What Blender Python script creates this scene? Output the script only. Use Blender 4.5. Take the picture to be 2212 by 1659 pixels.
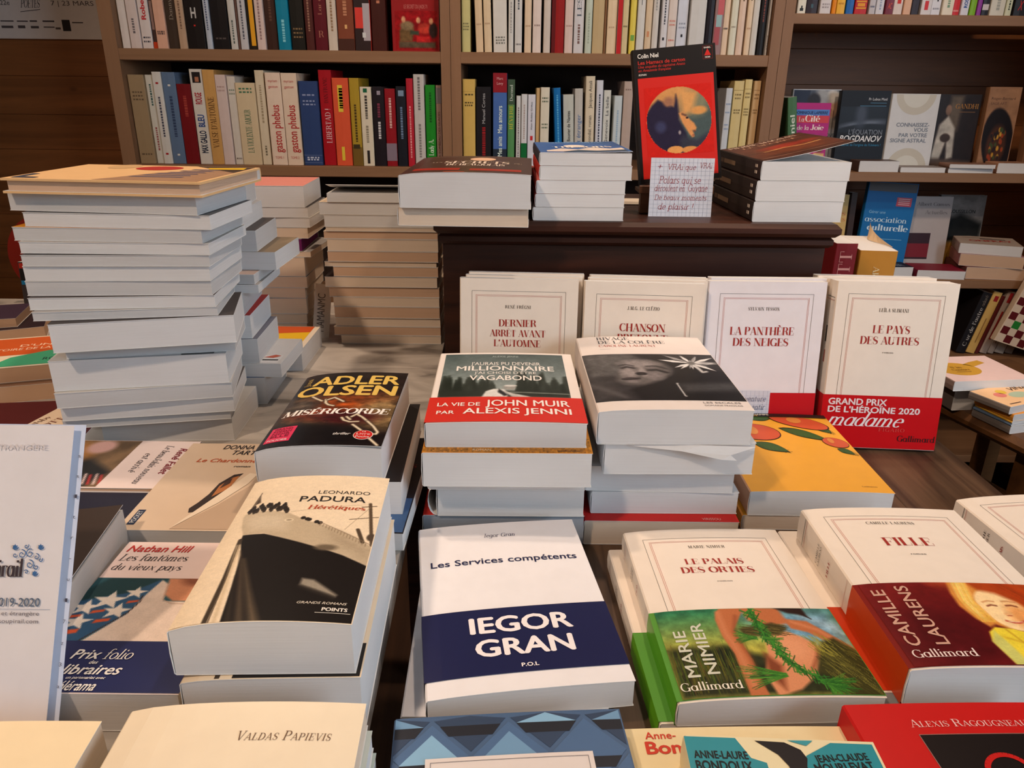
# Bookshop tables piled with paperbacks in front of a filled bookcase. Units: metres.
import bpy, math, random
import numpy as np
from mathutils import Matrix, Vector

random.seed(7)
rng = np.random.RandomState(11)
for o in list(bpy.data.objects):
    bpy.data.objects.remove(o)
scn = bpy.context.scene
COL = scn.collection

# ------------------------------------------------------------------ camera
EYE = 1.166                       # eye height; heights below are given relative to the eye
PITCH, ROLL = math.radians(21.4), math.radians(0.65)
cam_d = bpy.data.cameras.new('camera')
cam = bpy.data.objects.new('camera', cam_d)
COL.objects.link(cam)
cp, sp, cr, sr = math.cos(PITCH), math.sin(PITCH), math.cos(ROLL), math.sin(ROLL)
fw, up0, rt0 = Vector((0, cp, -sp)), Vector((0, sp, cp)), Vector((1, 0, 0))
rt = rt0 * cr + up0 * sr
upv = -rt0 * sr + up0 * cr
cam.matrix_world = Matrix(((rt.x, upv.x, -fw.x, 0), (rt.y, upv.y, -fw.y, 0), (rt.z, upv.z, -fw.z, EYE), (0, 0, 0, 1)))
cam_d.sensor_width = 36.0
cam_d.lens = 1640.0 * 36.0 / 2212.0
cam_d.clip_start = 0.02
scn.camera = cam

# ------------------------------------------------------------------ world, lights, exposure
scn.view_settings.view_transform = 'Standard'
scn.view_settings.look = 'None'
scn.view_settings.gamma = 1.0
scn.view_settings.use_curve_mapping = False
scn.view_settings.exposure = 0.0
W = bpy.data.worlds.new('world')
scn.world = W
W.use_nodes = True
W.node_tree.nodes['Background'].inputs[0].default_value = (0.75, 0.85, 1.0, 1)
W.node_tree.nodes['Background'].inputs[1].default_value = 0.25

def area(name, loc, target, sx, sy, power, col, spread=180):
    d = bpy.data.lights.new(name, 'AREA')
    d.shape = 'RECTANGLE'; d.size = sx; d.size_y = sy; d.energy = power; d.color = col
    d.spread = math.radians(spread)
    o = bpy.data.objects.new(name, d); COL.objects.link(o)
    o.location = loc
    o.rotation_euler = (Vector(target) - Vector(loc)).to_track_quat('-Z', 'Y').to_euler()
    return o

def spot(name, loc, target, power, col, size, blend, radius):
    d = bpy.data.lights.new(name, 'SPOT')
    d.energy = power; d.color = col; d.spot_size = math.radians(size); d.spot_blend = blend; d.shadow_soft_size = radius
    o = bpy.data.objects.new(name, d); COL.objects.link(o)
    o.location = loc
    o.rotation_euler = (Vector(target) - Vector(loc)).to_track_quat('-Z', 'Y').to_euler()
    return o

WARM = (1.0, 0.75, 0.56)
COOL = (0.72, 0.85, 1.0)
area('window_daylight', (2.56, -1.05, 1.7), (-0.1, 0.75, 0.8), 1.7, 1.45, 78, COOL)
spot('ceiling_lamp_light', (-0.75, 1.45, 2.62), (-0.25, 0.55, 0.8), 54, WARM, 95, 0.7, 0.05)
spot('ceiling_lamp_light.001', (0.45, 1.25, 2.62), (0.25, 0.45, 0.8), 52, WARM, 95, 0.7, 0.05)
spot('ceiling_lamp_light.002', (-0.9, -0.5, 2.62), (-0.2, 1.4, 0.85), 88, WARM, 66, 0.7, 0.07)
spot('ceiling_lamp_light.003', (0.8, 0.1, 2.62), (0.62, 1.95, 1.1), 68, WARM, 70, 0.7, 0.07)

# ------------------------------------------------------------------ materials
def lin(c):
    return tuple(((v / 255.0) / 12.92 if v / 255.0 <= 0.04045 else ((v / 255.0 + 0.055) / 1.055) ** 2.4) for v in c)

MATS = {}
def _new(name):
    m = bpy.data.materials.new(name); m.use_nodes = True
    nt = m.node_tree
    return m, nt, nt.nodes['Principled BSDF']

def paint(rgb, rough=0.5, var=0.05, spec=0.22, scale=60):
    """card, ink or lacquer of one colour with faint mottling"""
    key = ('p', tuple(rgb), rough, var, spec)
    if key in MATS: return MATS[key]
    m, nt, b = _new('card_%02x%02x%02x' % tuple(int(v) for v in rgb))
    c = lin(rgb)
    tc = nt.nodes.new('ShaderNodeTexCoord'); n = nt.nodes.new('ShaderNodeTexNoise')
    n.inputs['Scale'].default_value = scale; n.inputs['Detail'].default_value = 4
    mx = nt.nodes.new('ShaderNodeMix'); mx.data_type = 'RGBA'
    mx.inputs[6].default_value = tuple(v * (1 - var) for v in c) + (1,)
    mx.inputs[7].default_value = tuple(min(1, v * (1 + var)) for v in c) + (1,)
    nt.links.new(tc.outputs['Object'], n.inputs['Vector'])
    nt.links.new(n.outputs['Fac'], mx.inputs[0])
    nt.links.new(mx.outputs[2], b.inputs['Base Color'])
    b.inputs['Roughness'].default_value = rough
    b.inputs['Specular IOR Level'].default_value = spec
    MATS[key] = m
    return m

def pages(rgb):
    """cut edges of a block of sheets: fine lines across the thickness"""
    key = ('pg', tuple(rgb))
    if key in MATS: return MATS[key]
    m, nt, b = _new('paper_edges_%02x%02x%02x' % tuple(rgb))
    c = lin(rgb)
    tc = nt.nodes.new('ShaderNodeTexCoord'); mp = nt.nodes.new('ShaderNodeMapping')
    mp.inputs['Scale'].default_value = (9, 9, 2300)
    n = nt.nodes.new('ShaderNodeTexNoise'); n.inputs['Scale'].default_value = 1.0; n.inputs['Detail'].default_value = 3
    n2 = nt.nodes.new('ShaderNodeTexNoise'); n2.inputs['Scale'].default_value = 22
    mx = nt.nodes.new('ShaderNodeMix'); mx.data_type = 'RGBA'
    mx.inputs[6].default_value = tuple(v * 0.80 for v in c) + (1,)
    mx.inputs[7].default_value = tuple(min(1, v * 1.08) for v in c) + (1,)
    bu = nt.nodes.new('ShaderNodeBump'); bu.inputs['Strength'].default_value = 0.25; bu.inputs['Distance'].default_value = 0.0004
    ad = nt.nodes.new('ShaderNodeMath'); ad.operation = 'MULTIPLY_ADD'; ad.inputs[1].default_value = 0.7
    nt.links.new(tc.outputs['Object'], mp.inputs['Vector']); nt.links.new(mp.outputs[0], n.inputs['Vector'])
    nt.links.new(tc.outputs['Object'], n2.inputs['Vector'])
    nt.links.new(n.outputs['Fac'], ad.inputs[0]); 
    m3 = nt.nodes.new('ShaderNodeMath'); m3.operation = 'MULTIPLY'; m3.inputs[1].default_value = 0.3
    nt.links.new(n2.outputs['Fac'], m3.inputs[0]); nt.links.new(m3.outputs[0], ad.inputs[2])
    nt.links.new(ad.outputs[0], mx.inputs[0]); nt.links.new(mx.outputs[2], b.inputs['Base Color'])
    nt.links.new(n.outputs['Fac'], bu.inputs['Height']); nt.links.new(bu.outputs[0], b.inputs['Normal'])
    b.inputs['Roughness'].default_value = 0.85; b.inputs['Specular IOR Level'].default_value = 0.15
    MATS[key] = m
    return m

def print_mat(rough=0.35):
    """printed picture: colours come from the print's own colour layer, with fine grain"""
    key = ('art', rough)
    if key in MATS: return MATS[key]
    m, nt, b = _new('printed_picture')
    a = nt.nodes.new('ShaderNodeAttribute'); a.attribute_name = 'Col'
    tc = nt.nodes.new('ShaderNodeTexCoord'); n = nt.nodes.new('ShaderNodeTexNoise')
    n.inputs['Scale'].default_value = 900
    mr = nt.nodes.new('ShaderNodeMapRange'); mr.inputs[3].default_value = 0.85; mr.inputs[4].default_value = 1.15
    mx = nt.nodes.new('ShaderNodeVectorMath'); mx.operation = 'MULTIPLY'
    nt.links.new(tc.outputs['Object'], n.inputs['Vector']); nt.links.new(n.outputs['Fac'], mr.inputs[0])
    nt.links.new(a.outputs['Color'], mx.inputs[0]); nt.links.new(mr.outputs[0], mx.inputs[1])
    nt.links.new(mx.outputs[0], b.inputs['Base Color'])
    b.inputs['Roughness'].default_value = rough; b.inputs['Specular IOR Level'].default_value = 0.12
    MATS[key] = m
    return m

def wood(name, dark, light, axis='X', scale=1.0, rough=0.5, knots=False, contrast=1.0, spec=0.35, coat=0.0):
    key = ('w', name)
    if key in MATS: return MATS[key]
    m, nt, b = _new(name)
    tc = nt.nodes.new('ShaderNodeTexCoord'); mp = nt.nodes.new('ShaderNodeMapping')
    s = {'X': (1.2, 22, 22), 'Y': (22, 1.2, 22), 'Z': (22, 22, 1.2)}[axis]
    mp.inputs['Scale'].default_value = tuple(v * scale for v in s)
    n = nt.nodes.new('ShaderNodeTexNoise'); n.inputs['Scale'].default_value = 1.6; n.inputs['Detail'].default_value = 8
    n.inputs['Roughness'].default_value = 0.65; n.inputs['Distortion'].default_value = 0.7
    cr_ = nt.nodes.new('ShaderNodeValToRGB')
    cr_.color_ramp.elements[0].position = 0.5 - 0.2 / contrast; cr_.color_ramp.elements[0].color = lin(dark) + (1,)
    cr_.color_ramp.elements[1].position = 0.5 + 0.2 / contrast; cr_.color_ramp.elements[1].color = lin(light) + (1,)
    nt.links.new(tc.outputs['Object'], mp.inputs['Vector']); nt.links.new(mp.outputs[0], n.inputs['Vector'])
    nt.links.new(n.outputs['Fac'], cr_.inputs[0])
    out = cr_.outputs[0]
    if knots:
        mp2 = nt.nodes.new('ShaderNodeMapping'); mp2.inputs['Scale'].default_value = (3.2, 3.2, 5.5)
        v = nt.nodes.new('ShaderNodeTexVoronoi'); v.inputs['Scale'].default_value = 1.6
        r2 = nt.nodes.new('ShaderNodeValToRGB')
        r2.color_ramp.elements[0].position = 0.03; r2.color_ramp.elements[0].color = (0.22, 0.16, 0.12, 1)
        r2.color_ramp.elements[1].position = 0.10; r2.color_ramp.elements[1].color = (1, 1, 1, 1)
        mm = nt.nodes.new('ShaderNodeMix'); mm.data_type = 'RGBA'; mm.blend_type = 'MULTIPLY'; mm.inputs[0].default_value = 1
        nt.links.new(tc.outputs['Object'], mp2.inputs['Vector']); nt.links.new(mp2.outputs[0], v.inputs['Vector'])
        nt.links.new(v.outputs['Distance'], r2.inputs[0]); nt.links.new(out, mm.inputs[6]); nt.links.new(r2.outputs[0], mm.inputs[7])
        out = mm.outputs[2]
    nt.links.new(out, b.inputs['Base Color'])
    bu = nt.nodes.new('ShaderNodeBump'); bu.inputs['Strength'].default_value = 0.15; bu.inputs['Distance'].default_value = 0.002
    nt.links.new(n.outputs['Fac'], bu.inputs['Height']); nt.links.new(bu.outputs[0], b.inputs['Normal'])
    b.inputs['Roughness'].default_value = rough; b.inputs['Specular IOR Level'].default_value = spec
    b.inputs['Coat Weight'].default_value = coat
    MATS[key] = m
    return m

def marble():
    if 'marble' in MATS: return MATS['marble']
    m, nt, b = _new('veined_marble')
    tc = nt.nodes.new('ShaderNodeTexCoord'); mp = nt.nodes.new('ShaderNodeMapping')
    mp.inputs['Rotation'].default_value = (0, 0, 0.5); mp.inputs['Scale'].default_value = (4, 11, 4)
    n = nt.nodes.new('ShaderNodeTexNoise'); n.inputs['Scale'].default_value = 1.7; n.inputs['Detail'].default_value = 9; n.inputs['Distortion'].default_value = 1.2
    r_ = nt.nodes.new('ShaderNodeValToRGB'); e = r_.color_ramp.elements
    e[0].position = 0.36; e[0].color = lin((118, 112, 106)) + (1,)
    e[1].position = 0.62; e[1].color = lin((190, 182, 172)) + (1,)
    x = r_.color_ramp.elements.new(0.46); x.color = lin((166, 158, 149)) + (1,)
    nt.links.new(tc.outputs['Object'], mp.inputs['Vector']); nt.links.new(mp.outputs[0], n.inputs['Vector'])
    nt.links.new(n.outputs['Fac'], r_.inputs[0]); nt.links.new(r_.outputs[0], b.inputs['Base Color'])
    b.inputs['Roughness'].default_value = 0.4
    MATS['marble'] = m
    return m

PG_WHITE, PG_GREY, PG_CREAM = pages((216, 214, 212)), pages((200, 198, 196)), pages((222, 202, 180))
PG_TAN = pages((206, 172, 144))
WHITE_CARD = paint((228, 226, 222))

# ------------------------------------------------------------------ scene helpers
LABELS = {}
def tag(o, label, cat, group=None):
    o['label'] = label; o['category'] = cat
    if group: o['group'] = group
    if label in LABELS and LABELS[label] != group:
        print('DUPLICATE LABEL', label)
    LABELS[label] = group
    return o

def empty(name, M):
    o = bpy.data.objects.new(name, None); COL.objects.link(o)
    o.empty_display_size = 0.02
    o.matrix_world = M
    return o

def mesh_obj(name, verts, faces, mats, parent=None, idx=None, smooth=False, L=None):
    me = bpy.data.meshes.new(name)
    me.from_pydata([tuple(v) for v in verts], [], faces)
    for m in (mats if isinstance(mats, (list, tuple)) else [mats]): me.materials.append(m)
    if idx is not None: me.polygons.foreach_set('material_index', idx)
    if smooth: me.polygons.foreach_set('use_smooth', [True] * len(me.polygons))
    me.update()
    o = bpy.data.objects.new(name, me); COL.objects.link(o)
    if parent is not None: o.parent = parent
    if L is not None: o.matrix_local = L
    return o

def box_geo(x0, x1, y0, y1, z0, z1, bev=0.0):
    if bev <= 0:
        v = [(x0, y0, z0), (x1, y0, z0), (x1, y1, z0), (x0, y1, z0), (x0, y0, z1), (x1, y0, z1), (x1, y1, z1), (x0, y1, z1)]
        f = [(0, 3, 2, 1), (4, 5, 6, 7), (0, 1, 5, 4), (1, 2, 6, 5), (2, 3, 7, 6), (3, 0, 4, 7)]
        return v, f
    b = bev
    ring = lambda a, z: [(x0 + a + c, y0 + a, z) if k == 0 else (x1 - a, y0 + a + c, z) if k == 1 else (x1 - a - c, y1 - a, z) if k == 2 else (x0 + a, y1 - a - c, z) for k in range(4) for c in (0.0,)]
    v = ring(b, z0) + ring(0, z0 + b) + ring(0, z1 - b) + ring(b, z1)
    f = [(3, 2, 1, 0), (12, 13, 14, 15)]
    for l in range(3):
        for k in range(4):
            a, c = l * 4 + k, l * 4 + (k + 1) % 4
            f.append((a, c, c + 4, a + 4))
    return v, f

class Geo:
    def __init__(s): s.v = []; s.f = []
    def add(s, vf):
        n = len(s.v); s.v += list(vf[0]); s.f += [tuple(i + n for i in f) for f in vf[1]]
        return s
    def box(s, *a, **k): return s.add(box_geo(*a, **k))
    def obj(s, name, mat, parent=None, **k): return mesh_obj(name, s.v, s.f, mat, parent, **k)

def struct(o):
    o['kind'] = 'structure'
    return o

# ------------------------------------------------------------------ lettering
_txt = {}
def sans(s, bold=0.0, shear=0.0, space=1.0):
    """outline letters -> (verts 2d, faces), capital height 1"""
    key = (s, bold, shear, space)
    if key in _txt: return _txt[key]
    cu = bpy.data.curves.new('t', 'FONT'); cu.body = s; cu.size = 1.0
    cu.shear = shear; cu.space_character = space; cu.resolution_u = 3; cu.fill_mode = 'FRONT'
    ob = bpy.data.objects.new('t', cu)
    me = ob.to_mesh()
    v = np.empty(len(me.vertices) * 3); me.vertices.foreach_get('co', v); v = v.reshape(-1, 3)[:, :2].copy()
    f = [tuple(p.vertices) for p in me.polygons]
    ob.to_mesh_clear(); bpy.data.objects.remove(ob); bpy.data.curves.remove(cu)
    v /= 0.69
    v = np.concatenate([v, np.zeros((len(v), 1))], 1)
    if bold:                       # heavier weight: the outline laid down several times, slightly shifted
        n0 = len(v); sh = [(-bold, 0), (bold, 0), (0, bold * .8), (0, -bold * .8)]
        v = np.concatenate([v + np.array(d_ + (1.2e-5 * k,)) for k, d_ in enumerate(sh)]); f = [tuple(i + n0 * k for i in q) for k in range(len(sh)) for q in f]
    _txt[key] = (v, f)
    return v, f

def arc(cx, cy, rx, ry, a0, a1, n=14):
    return [(cx + rx * math.cos(math.radians(a0 + (a1 - a0) * i / n)), cy + ry * math.sin(math.radians(a0 + (a1 - a0) * i / n))) for i in range(n + 1)]

def bez(*p, n=14):
    p = np.array(p, float); out = []
    for i in range(n + 1):
        q = p.copy(); t = i / n
        while len(q) > 1: q = q[:-1] * (1 - t) + q[1:] * t
        out.append(tuple(q[0]))
    return out

# each glyph: advance, list of strokes (kind, points). kinds: n nib, t thick, h hair, e heavy-in-the-middle
def _glyphs():
    G = {}
    def st(x, y0=0.0, y1=1.0, k='t', s=3):
        r_ = [(k, [(x, y0), (x, y1)])]
        if s & 1: r_.append(('h', [(x - .15, y0 + .012), (x + .15, y0 + .012)]))
        if s & 2: r_.append(('h', [(x - .15, y1 - .012), (x + .15, y1 - .012)]))
        return r_
    H = lambda *p: [('h', list(p))]
    N = lambda p: [('n', p)]
    G['A'] = .80, [('h', [(.08, 0), (.40, 1)]), ('t', [(.40, 1), (.70, 0)])] + H((.19, .32), (.60, .32)) + H((-.02, .012), (.2, .012)) + H((.55, .012), (.85, .012))
    G['B'] = .74, st(.17) + N([(.17, .985), (.4, .985)] + arc(.4, .755, .2, .23, 90, -90) + [(.17, .525)]) + N([(.17, .525), (.42, .525)] + arc(.42, .27, .23, .255, 90, -90) + [(.17, .015)])
    G['C'] = .76, N(arc(.42, .5, .34, .485, 50, 310, 24)) + H((.70, .70), (.70, .97)) + H((.70, .05), (.70, .3))
    G['D'] = .82, st(.17) + N([(.17, .985), (.36, .985)] + arc(.36, .5, .36, .485, 90, -90, 20) + [(.17, .015)])
    G['E'] = .70, st(.17) + H((.17, .985), (.62, .985), (.62, .72)) + H((.17, .51), (.46, .51)) + H((.46, .40), (.46, .62)) + H((.17, .015), (.64, .015), (.64, .30))
    G['F'] = .66, st(.17) + H((.17, .985), (.62, .985), (.62, .72)) + H((.17, .49), (.46, .49)) + H((.46, .38), (.46, .60))
    G['G'] = .82, N(arc(.42, .5, .34, .485, 50, 320, 24)) + H((.70, .70), (.70, .97)) + st(.68, 0, .42, s=2)
    G['H'] = .88, st(.17) + st(.71) + H((.17, .51), (.71, .51))
    G['I'] = .38, st(.19)
    G['J'] = .56, st(.36, .2, 1, s=2) + N([(.36, .25)] + arc(.2, .2, .16, .19, 0, -180))
    G['L'] = .68, st(.17) + H((.17, .015), (.62, .015), (.62, .32))
    G['M'] = 1.0, st(.14, k='h') + [('t', [(.17, 1), (.46, .02)]), ('h', [(.47, .02), (.78, 1)])] + st(.82)
    G['N'] = .86, st(.14, k='h') + [('t', [(.17, .98), (.70, .04)])] + st(.73, k='h')
    G['O'] = .84, N(arc(.42, .5, .34, .485, 0, 360, 30))
    G['P'] = .72, st(.17) + N([(.17, .985), (.4, .985)] + arc(.4, .73, .22, .255, 90, -90) + [(.17, .475)])
    G['Q'] = .84, N(arc(.42, .5, .34, .485, 0, 360, 30)) + [('t', [(.42, .1), (.7, -.18)])]
    G['R'] = .80, st(.17) + N([(.17, .985), (.4, .985)] + arc(.4, .745, .21, .24, 90, -90) + [(.17, .505)]) + N([(.36, .505)] + bez((.40, .505), (.62, .48), (.60, .2), (.64, 0), (.78, .06)))
    G['S'] = .62, [('e', arc(.31, .74, .22, .245, 35, 200, 12) + bez((.12, .62), (.22, .52), (.42, .48), (.51, .36), n=6) + arc(.30, .26, .225, .245, 20, -150, 12))] + H((.52, .70), (.52, .97)) + H((.09, .04), (.09, .32))
    G['T'] = .74, st(.37, s=1) + H((.06, .68), (.06, .985), (.68, .985), (.68, .68))
    G['U'] = .84, st(.17, .3, 1, s=2) + N([(.17, .32)] + arc(.42, .27, .25, .26, 180, 360) + [(.67, .3)]) + st(.67, .27, 1, k='h', s=2)
    G['V'] = .78, [('t', [(.12, 1), (.40, 0)]), ('h', [(.41, 0), (.68, 1)])] + H((0, .988), (.25, .988)) + H((.56, .988), (.8, .988))
    G['X'] = .80, [('t', [(.14, 1), (.66, 0)]), ('h', [(.12, 0), (.64, 1)])]
    G['Y'] = .78, [('t', [(.12, 1), (.38, .48)]), ('h', [(.39, .46), (.66, 1)])] + st(.39, 0, .5, s=1) + H((0, .988), (.25, .988)) + H((.54, .988), (.8, .988))
    G['Z'] = .68, [('t', [(.56, .98), (.10, .02)])] + H((.10, .68), (.08, .985), (.58, .985)) + H((.08, .015), (.60, .015), (.62, .32))
    G['.'] = .26, [('t', [(.13, 0), (.13, .14)])]
    G["'"] = .24, [('t', [(.12, .74), (.14, 1)])]
    G['+'] = .7, [('c', [(.1, .4), (.6, .4)]), ('c', [(.35, .15), (.35, .65)])]
    G['!'] = .34, [('c', [(.15, .3), (.17, 1)]), ('c', [(.15, 0), (.15, .08)])]
    G[' '] = .34, []
    G['-'] = .4, H((.05, .4), (.35, .4))
    x = .62
    def lo(k, adv, s): G[k] = adv, s
    O = lambda cx=.29: N(arc(cx, .31, .23, .305, 0, 360, 22))
    lo('o', .58, O()); lo('a', .62, N(arc(.27, .31, .21, .305, 0, 360, 20)) + st(.49, 0, x, s=1)); lo('d', .62, N(arc(.27, .31, .21, .305, 0, 360, 20)) + st(.49, 0, 1.03, s=1))
    lo('b', .62, st(.13, 0, 1.03, s=0) + N(arc(.34, .31, .21, .305, 0, 360, 20))); lo('p', .62, st(.13, -.3, x, s=1) + N(arc(.34, .31, .21, .305, 0, 360, 20)))
    lo('q', .62, N(arc(.27, .31, .21, .305, 0, 360, 20)) + st(.49, -.3, x, s=1)); lo('e', .56, H((.08, .34), (.5, .34)) + N(arc(.29, .31, .21, .305, 5, 315, 20)))
    lo('g', .60, N(arc(.27, .33, .2, .285, 0, 360, 20)) + [('t', [(.48, .6), (.48, -.1)])] + N(arc(.27, -.1, .21, .2, 0, -160))); lo('c', .54, N(arc(.29, .31, .22, .305, 45, 315, 20)))
    lo('i', .30, st(.15, 0, x, s=1) + [('t', [(.15, .80), (.15, .93)])]); lo('l', .30, st(.15, 0, 1.03, s=1)); lo('t', .38, st(.17, 0, .85, s=0) + H((.03, .6), (.34, .6)) + N(arc(.27, .1, .1, .1, 180, 300, 6)))
    arch = lambda a, b_: N(arc((a + b_) / 2, .38, (b_ - a) / 2, .22, 180, 0)) + st(b_, 0, .4, s=1)
    lo('n', .66, st(.14, 0, x, s=1) + arch(.14, .48)); lo('m', 1.0, st(.14, 0, x, s=1) + arch(.14, .46) + arch(.46, .80)); lo('h', .66, st(.14, 0, 1.03, s=1) + arch(.14, .48))
    lo('r', .46, st(.14, 0, x, s=1) + N(arc(.31, .42, .17, .19, 180, 40))); lo('u', .66, st(.14, .2, x, s=0) + N(arc(.31, .21, .17, .2, 180, 360)) + st(.48, 0, x, s=0))
    lo('s', .48, [('e', arc(.24, .46, .16, .15, 40, 200, 8) + arc(.24, .16, .17, .15, 20, -150, 8))]); lo('v', .56, [('t', [(.06, x), (.27, 0)]), ('h', [(.28, 0), (.48, x)])])
    lo('x', .56, [('t', [(.08, x), (.46, 0)]), ('h', [(.08, 0), (.46, x)])]); lo('y', .56, [('t', [(.06, x), (.27, 0)]), ('h', [(.48, x), (.27, 0), (.12, -.28)])])
    lo('f', .40, st(.16, 0, .8, s=1) + N(arc(.3, .82, .14, .2, 180, 40)) + H((.02, .6), (.34, .6)))
    for b_, acc, src in (('É', 1, 'E'), ('È', -1, 'E'), ('Ê', 0, 'E'), ('Ï', 2, 'I'), ('é', 1, 'e'), ('è', -1, 'e'), ('ô', 0, 'o'), ('Ô', 0, 'O')):
        adv, s = G[src]; y = 1.08 if src.isupper() else .74; c = adv / 2 - .02
        if acc == 1: e = [('t', [(c - .02, y), (c + .10, y + .17)])]
        elif acc == -1: e = [('t', [(c + .04, y), (c - .08, y + .17)])]
        elif acc == 2: e = [('t', [(c - .12, y), (c - .12, y + .12)]), ('t', [(c + .14, y), (c + .14, y + .12)])]
        else: e = [('h', [(c - .14, y), (c, y + .15), (c + .14, y)])]
        G[b_] = adv, s + e
    return G
GLY = _glyphs()

def serif(s, thick=.17, thin=.035, shear=0.0, track=0.0, small=None):
    """contrasted roman letters drawn with a broad nib -> (verts, faces)"""
    key = ('#', s, thick, thin, shear, track, small)
    if key in _txt: return _txt[key]
    V, Fc = [], []
    x = 0.0; ns_ = 0
    for ch in s:
        sc = 1.0; c = ch
        if small and ch.islower(): sc = small; c = ch.upper()
        adv, strokes = GLY.get(c, GLY.get(c.upper(), GLY[' ']))
        for k, pts in strokes:
            p = np.array(pts, float); n = len(p)
            d = np.zeros_like(p)
            d[1:-1] = p[2:] - p[:-2]; d[0] = p[1] - p[0]; d[-1] = p[-1] - p[-2]
            if n > 3 and np.allclose(p[0], p[-1], atol=1e-3): d[0] = d[-1] = p[1] - p[-2]
            ln = np.hypot(d[:, 0], d[:, 1]) + 1e-9; d = d / ln[:, None]
            if k == 'n': w = thin + (thick - thin) * np.abs(d[:, 1]) ** 1.6
            elif k == 't': w = np.full(n, thick)
            elif k == 'h': w = np.full(n, thin)
            elif k == 'c': w = np.full(n, thick)
            else:
                t = np.linspace(-1, 1, n); w = thin + (thick - thin) * np.clip(1.15 - 1.5 * np.abs(t), 0, 1)
            if k == 't' and abs(d[0, 0]) > .05 and abs(d[0, 1]) > .05:
                off = np.stack([w / 2 / np.maximum(np.abs(d[:, 1]), .3) * .92, np.zeros(n)], 1)
            else:
                off = np.stack([-d[:, 1], d[:, 0]], 1) * w[:, None] / 2
            a, b_ = (p + off) * sc, (p - off) * sc
            base = len(V)
            dz = 8e-6 * (ns_ % 12); ns_ += 1
            for q1, q2 in zip(a, b_): V.append((q1[0] + x, q1[1], dz)); V.append((q2[0] + x, q2[1], dz))
            for i in range(n - 1): Fc.append((base + 2 * i, base + 2 * i + 1, base + 2 * i + 3, base + 2 * i + 2))
        x += adv * sc + track
    v = np.array(V, float).reshape(-1, 3)
    if shear: v[:, 0] += shear * v[:, 1]
    _txt[key] = (v, Fc)
    return v, Fc

def hand(s, thick=.06): return serif(s, thick, thick, .18)

def glyphs(s, f):
    if f == 's': return sans(s)
    if f == 'b': return sans(s, .02)
    if f == 'B': return sans(s, .045)
    if f == 'bi': return sans(s, .025, .25)
    if f == 'i': return sans(s, 0, .25)
    if f == 'd': return serif(s, .15, .045, 0, .10)
    if f == 'D': return serif(s, .19, .03, 0, .0)
    if f == 'g': return serif(s, .13, .04, 0, .0)
    if f == 'si': return serif(s, .10, .045, .22, .0)
    if f == 'sb': return serif(s, .17, .06, .15, .0)
    if f == 'sc': return serif(s, .13, .045, 0.0, .02, .76)
    if f == 'sci': return serif(s, .11, .045, 0.15, .06, .76)
    if f == 'ss': return serif(s, .19, .05, .12, -.03)
    if f == 'hand': return hand(s)
    if f == 'script': return serif(s, .13, .04, .42, -.02)
    return sans(s)

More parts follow.
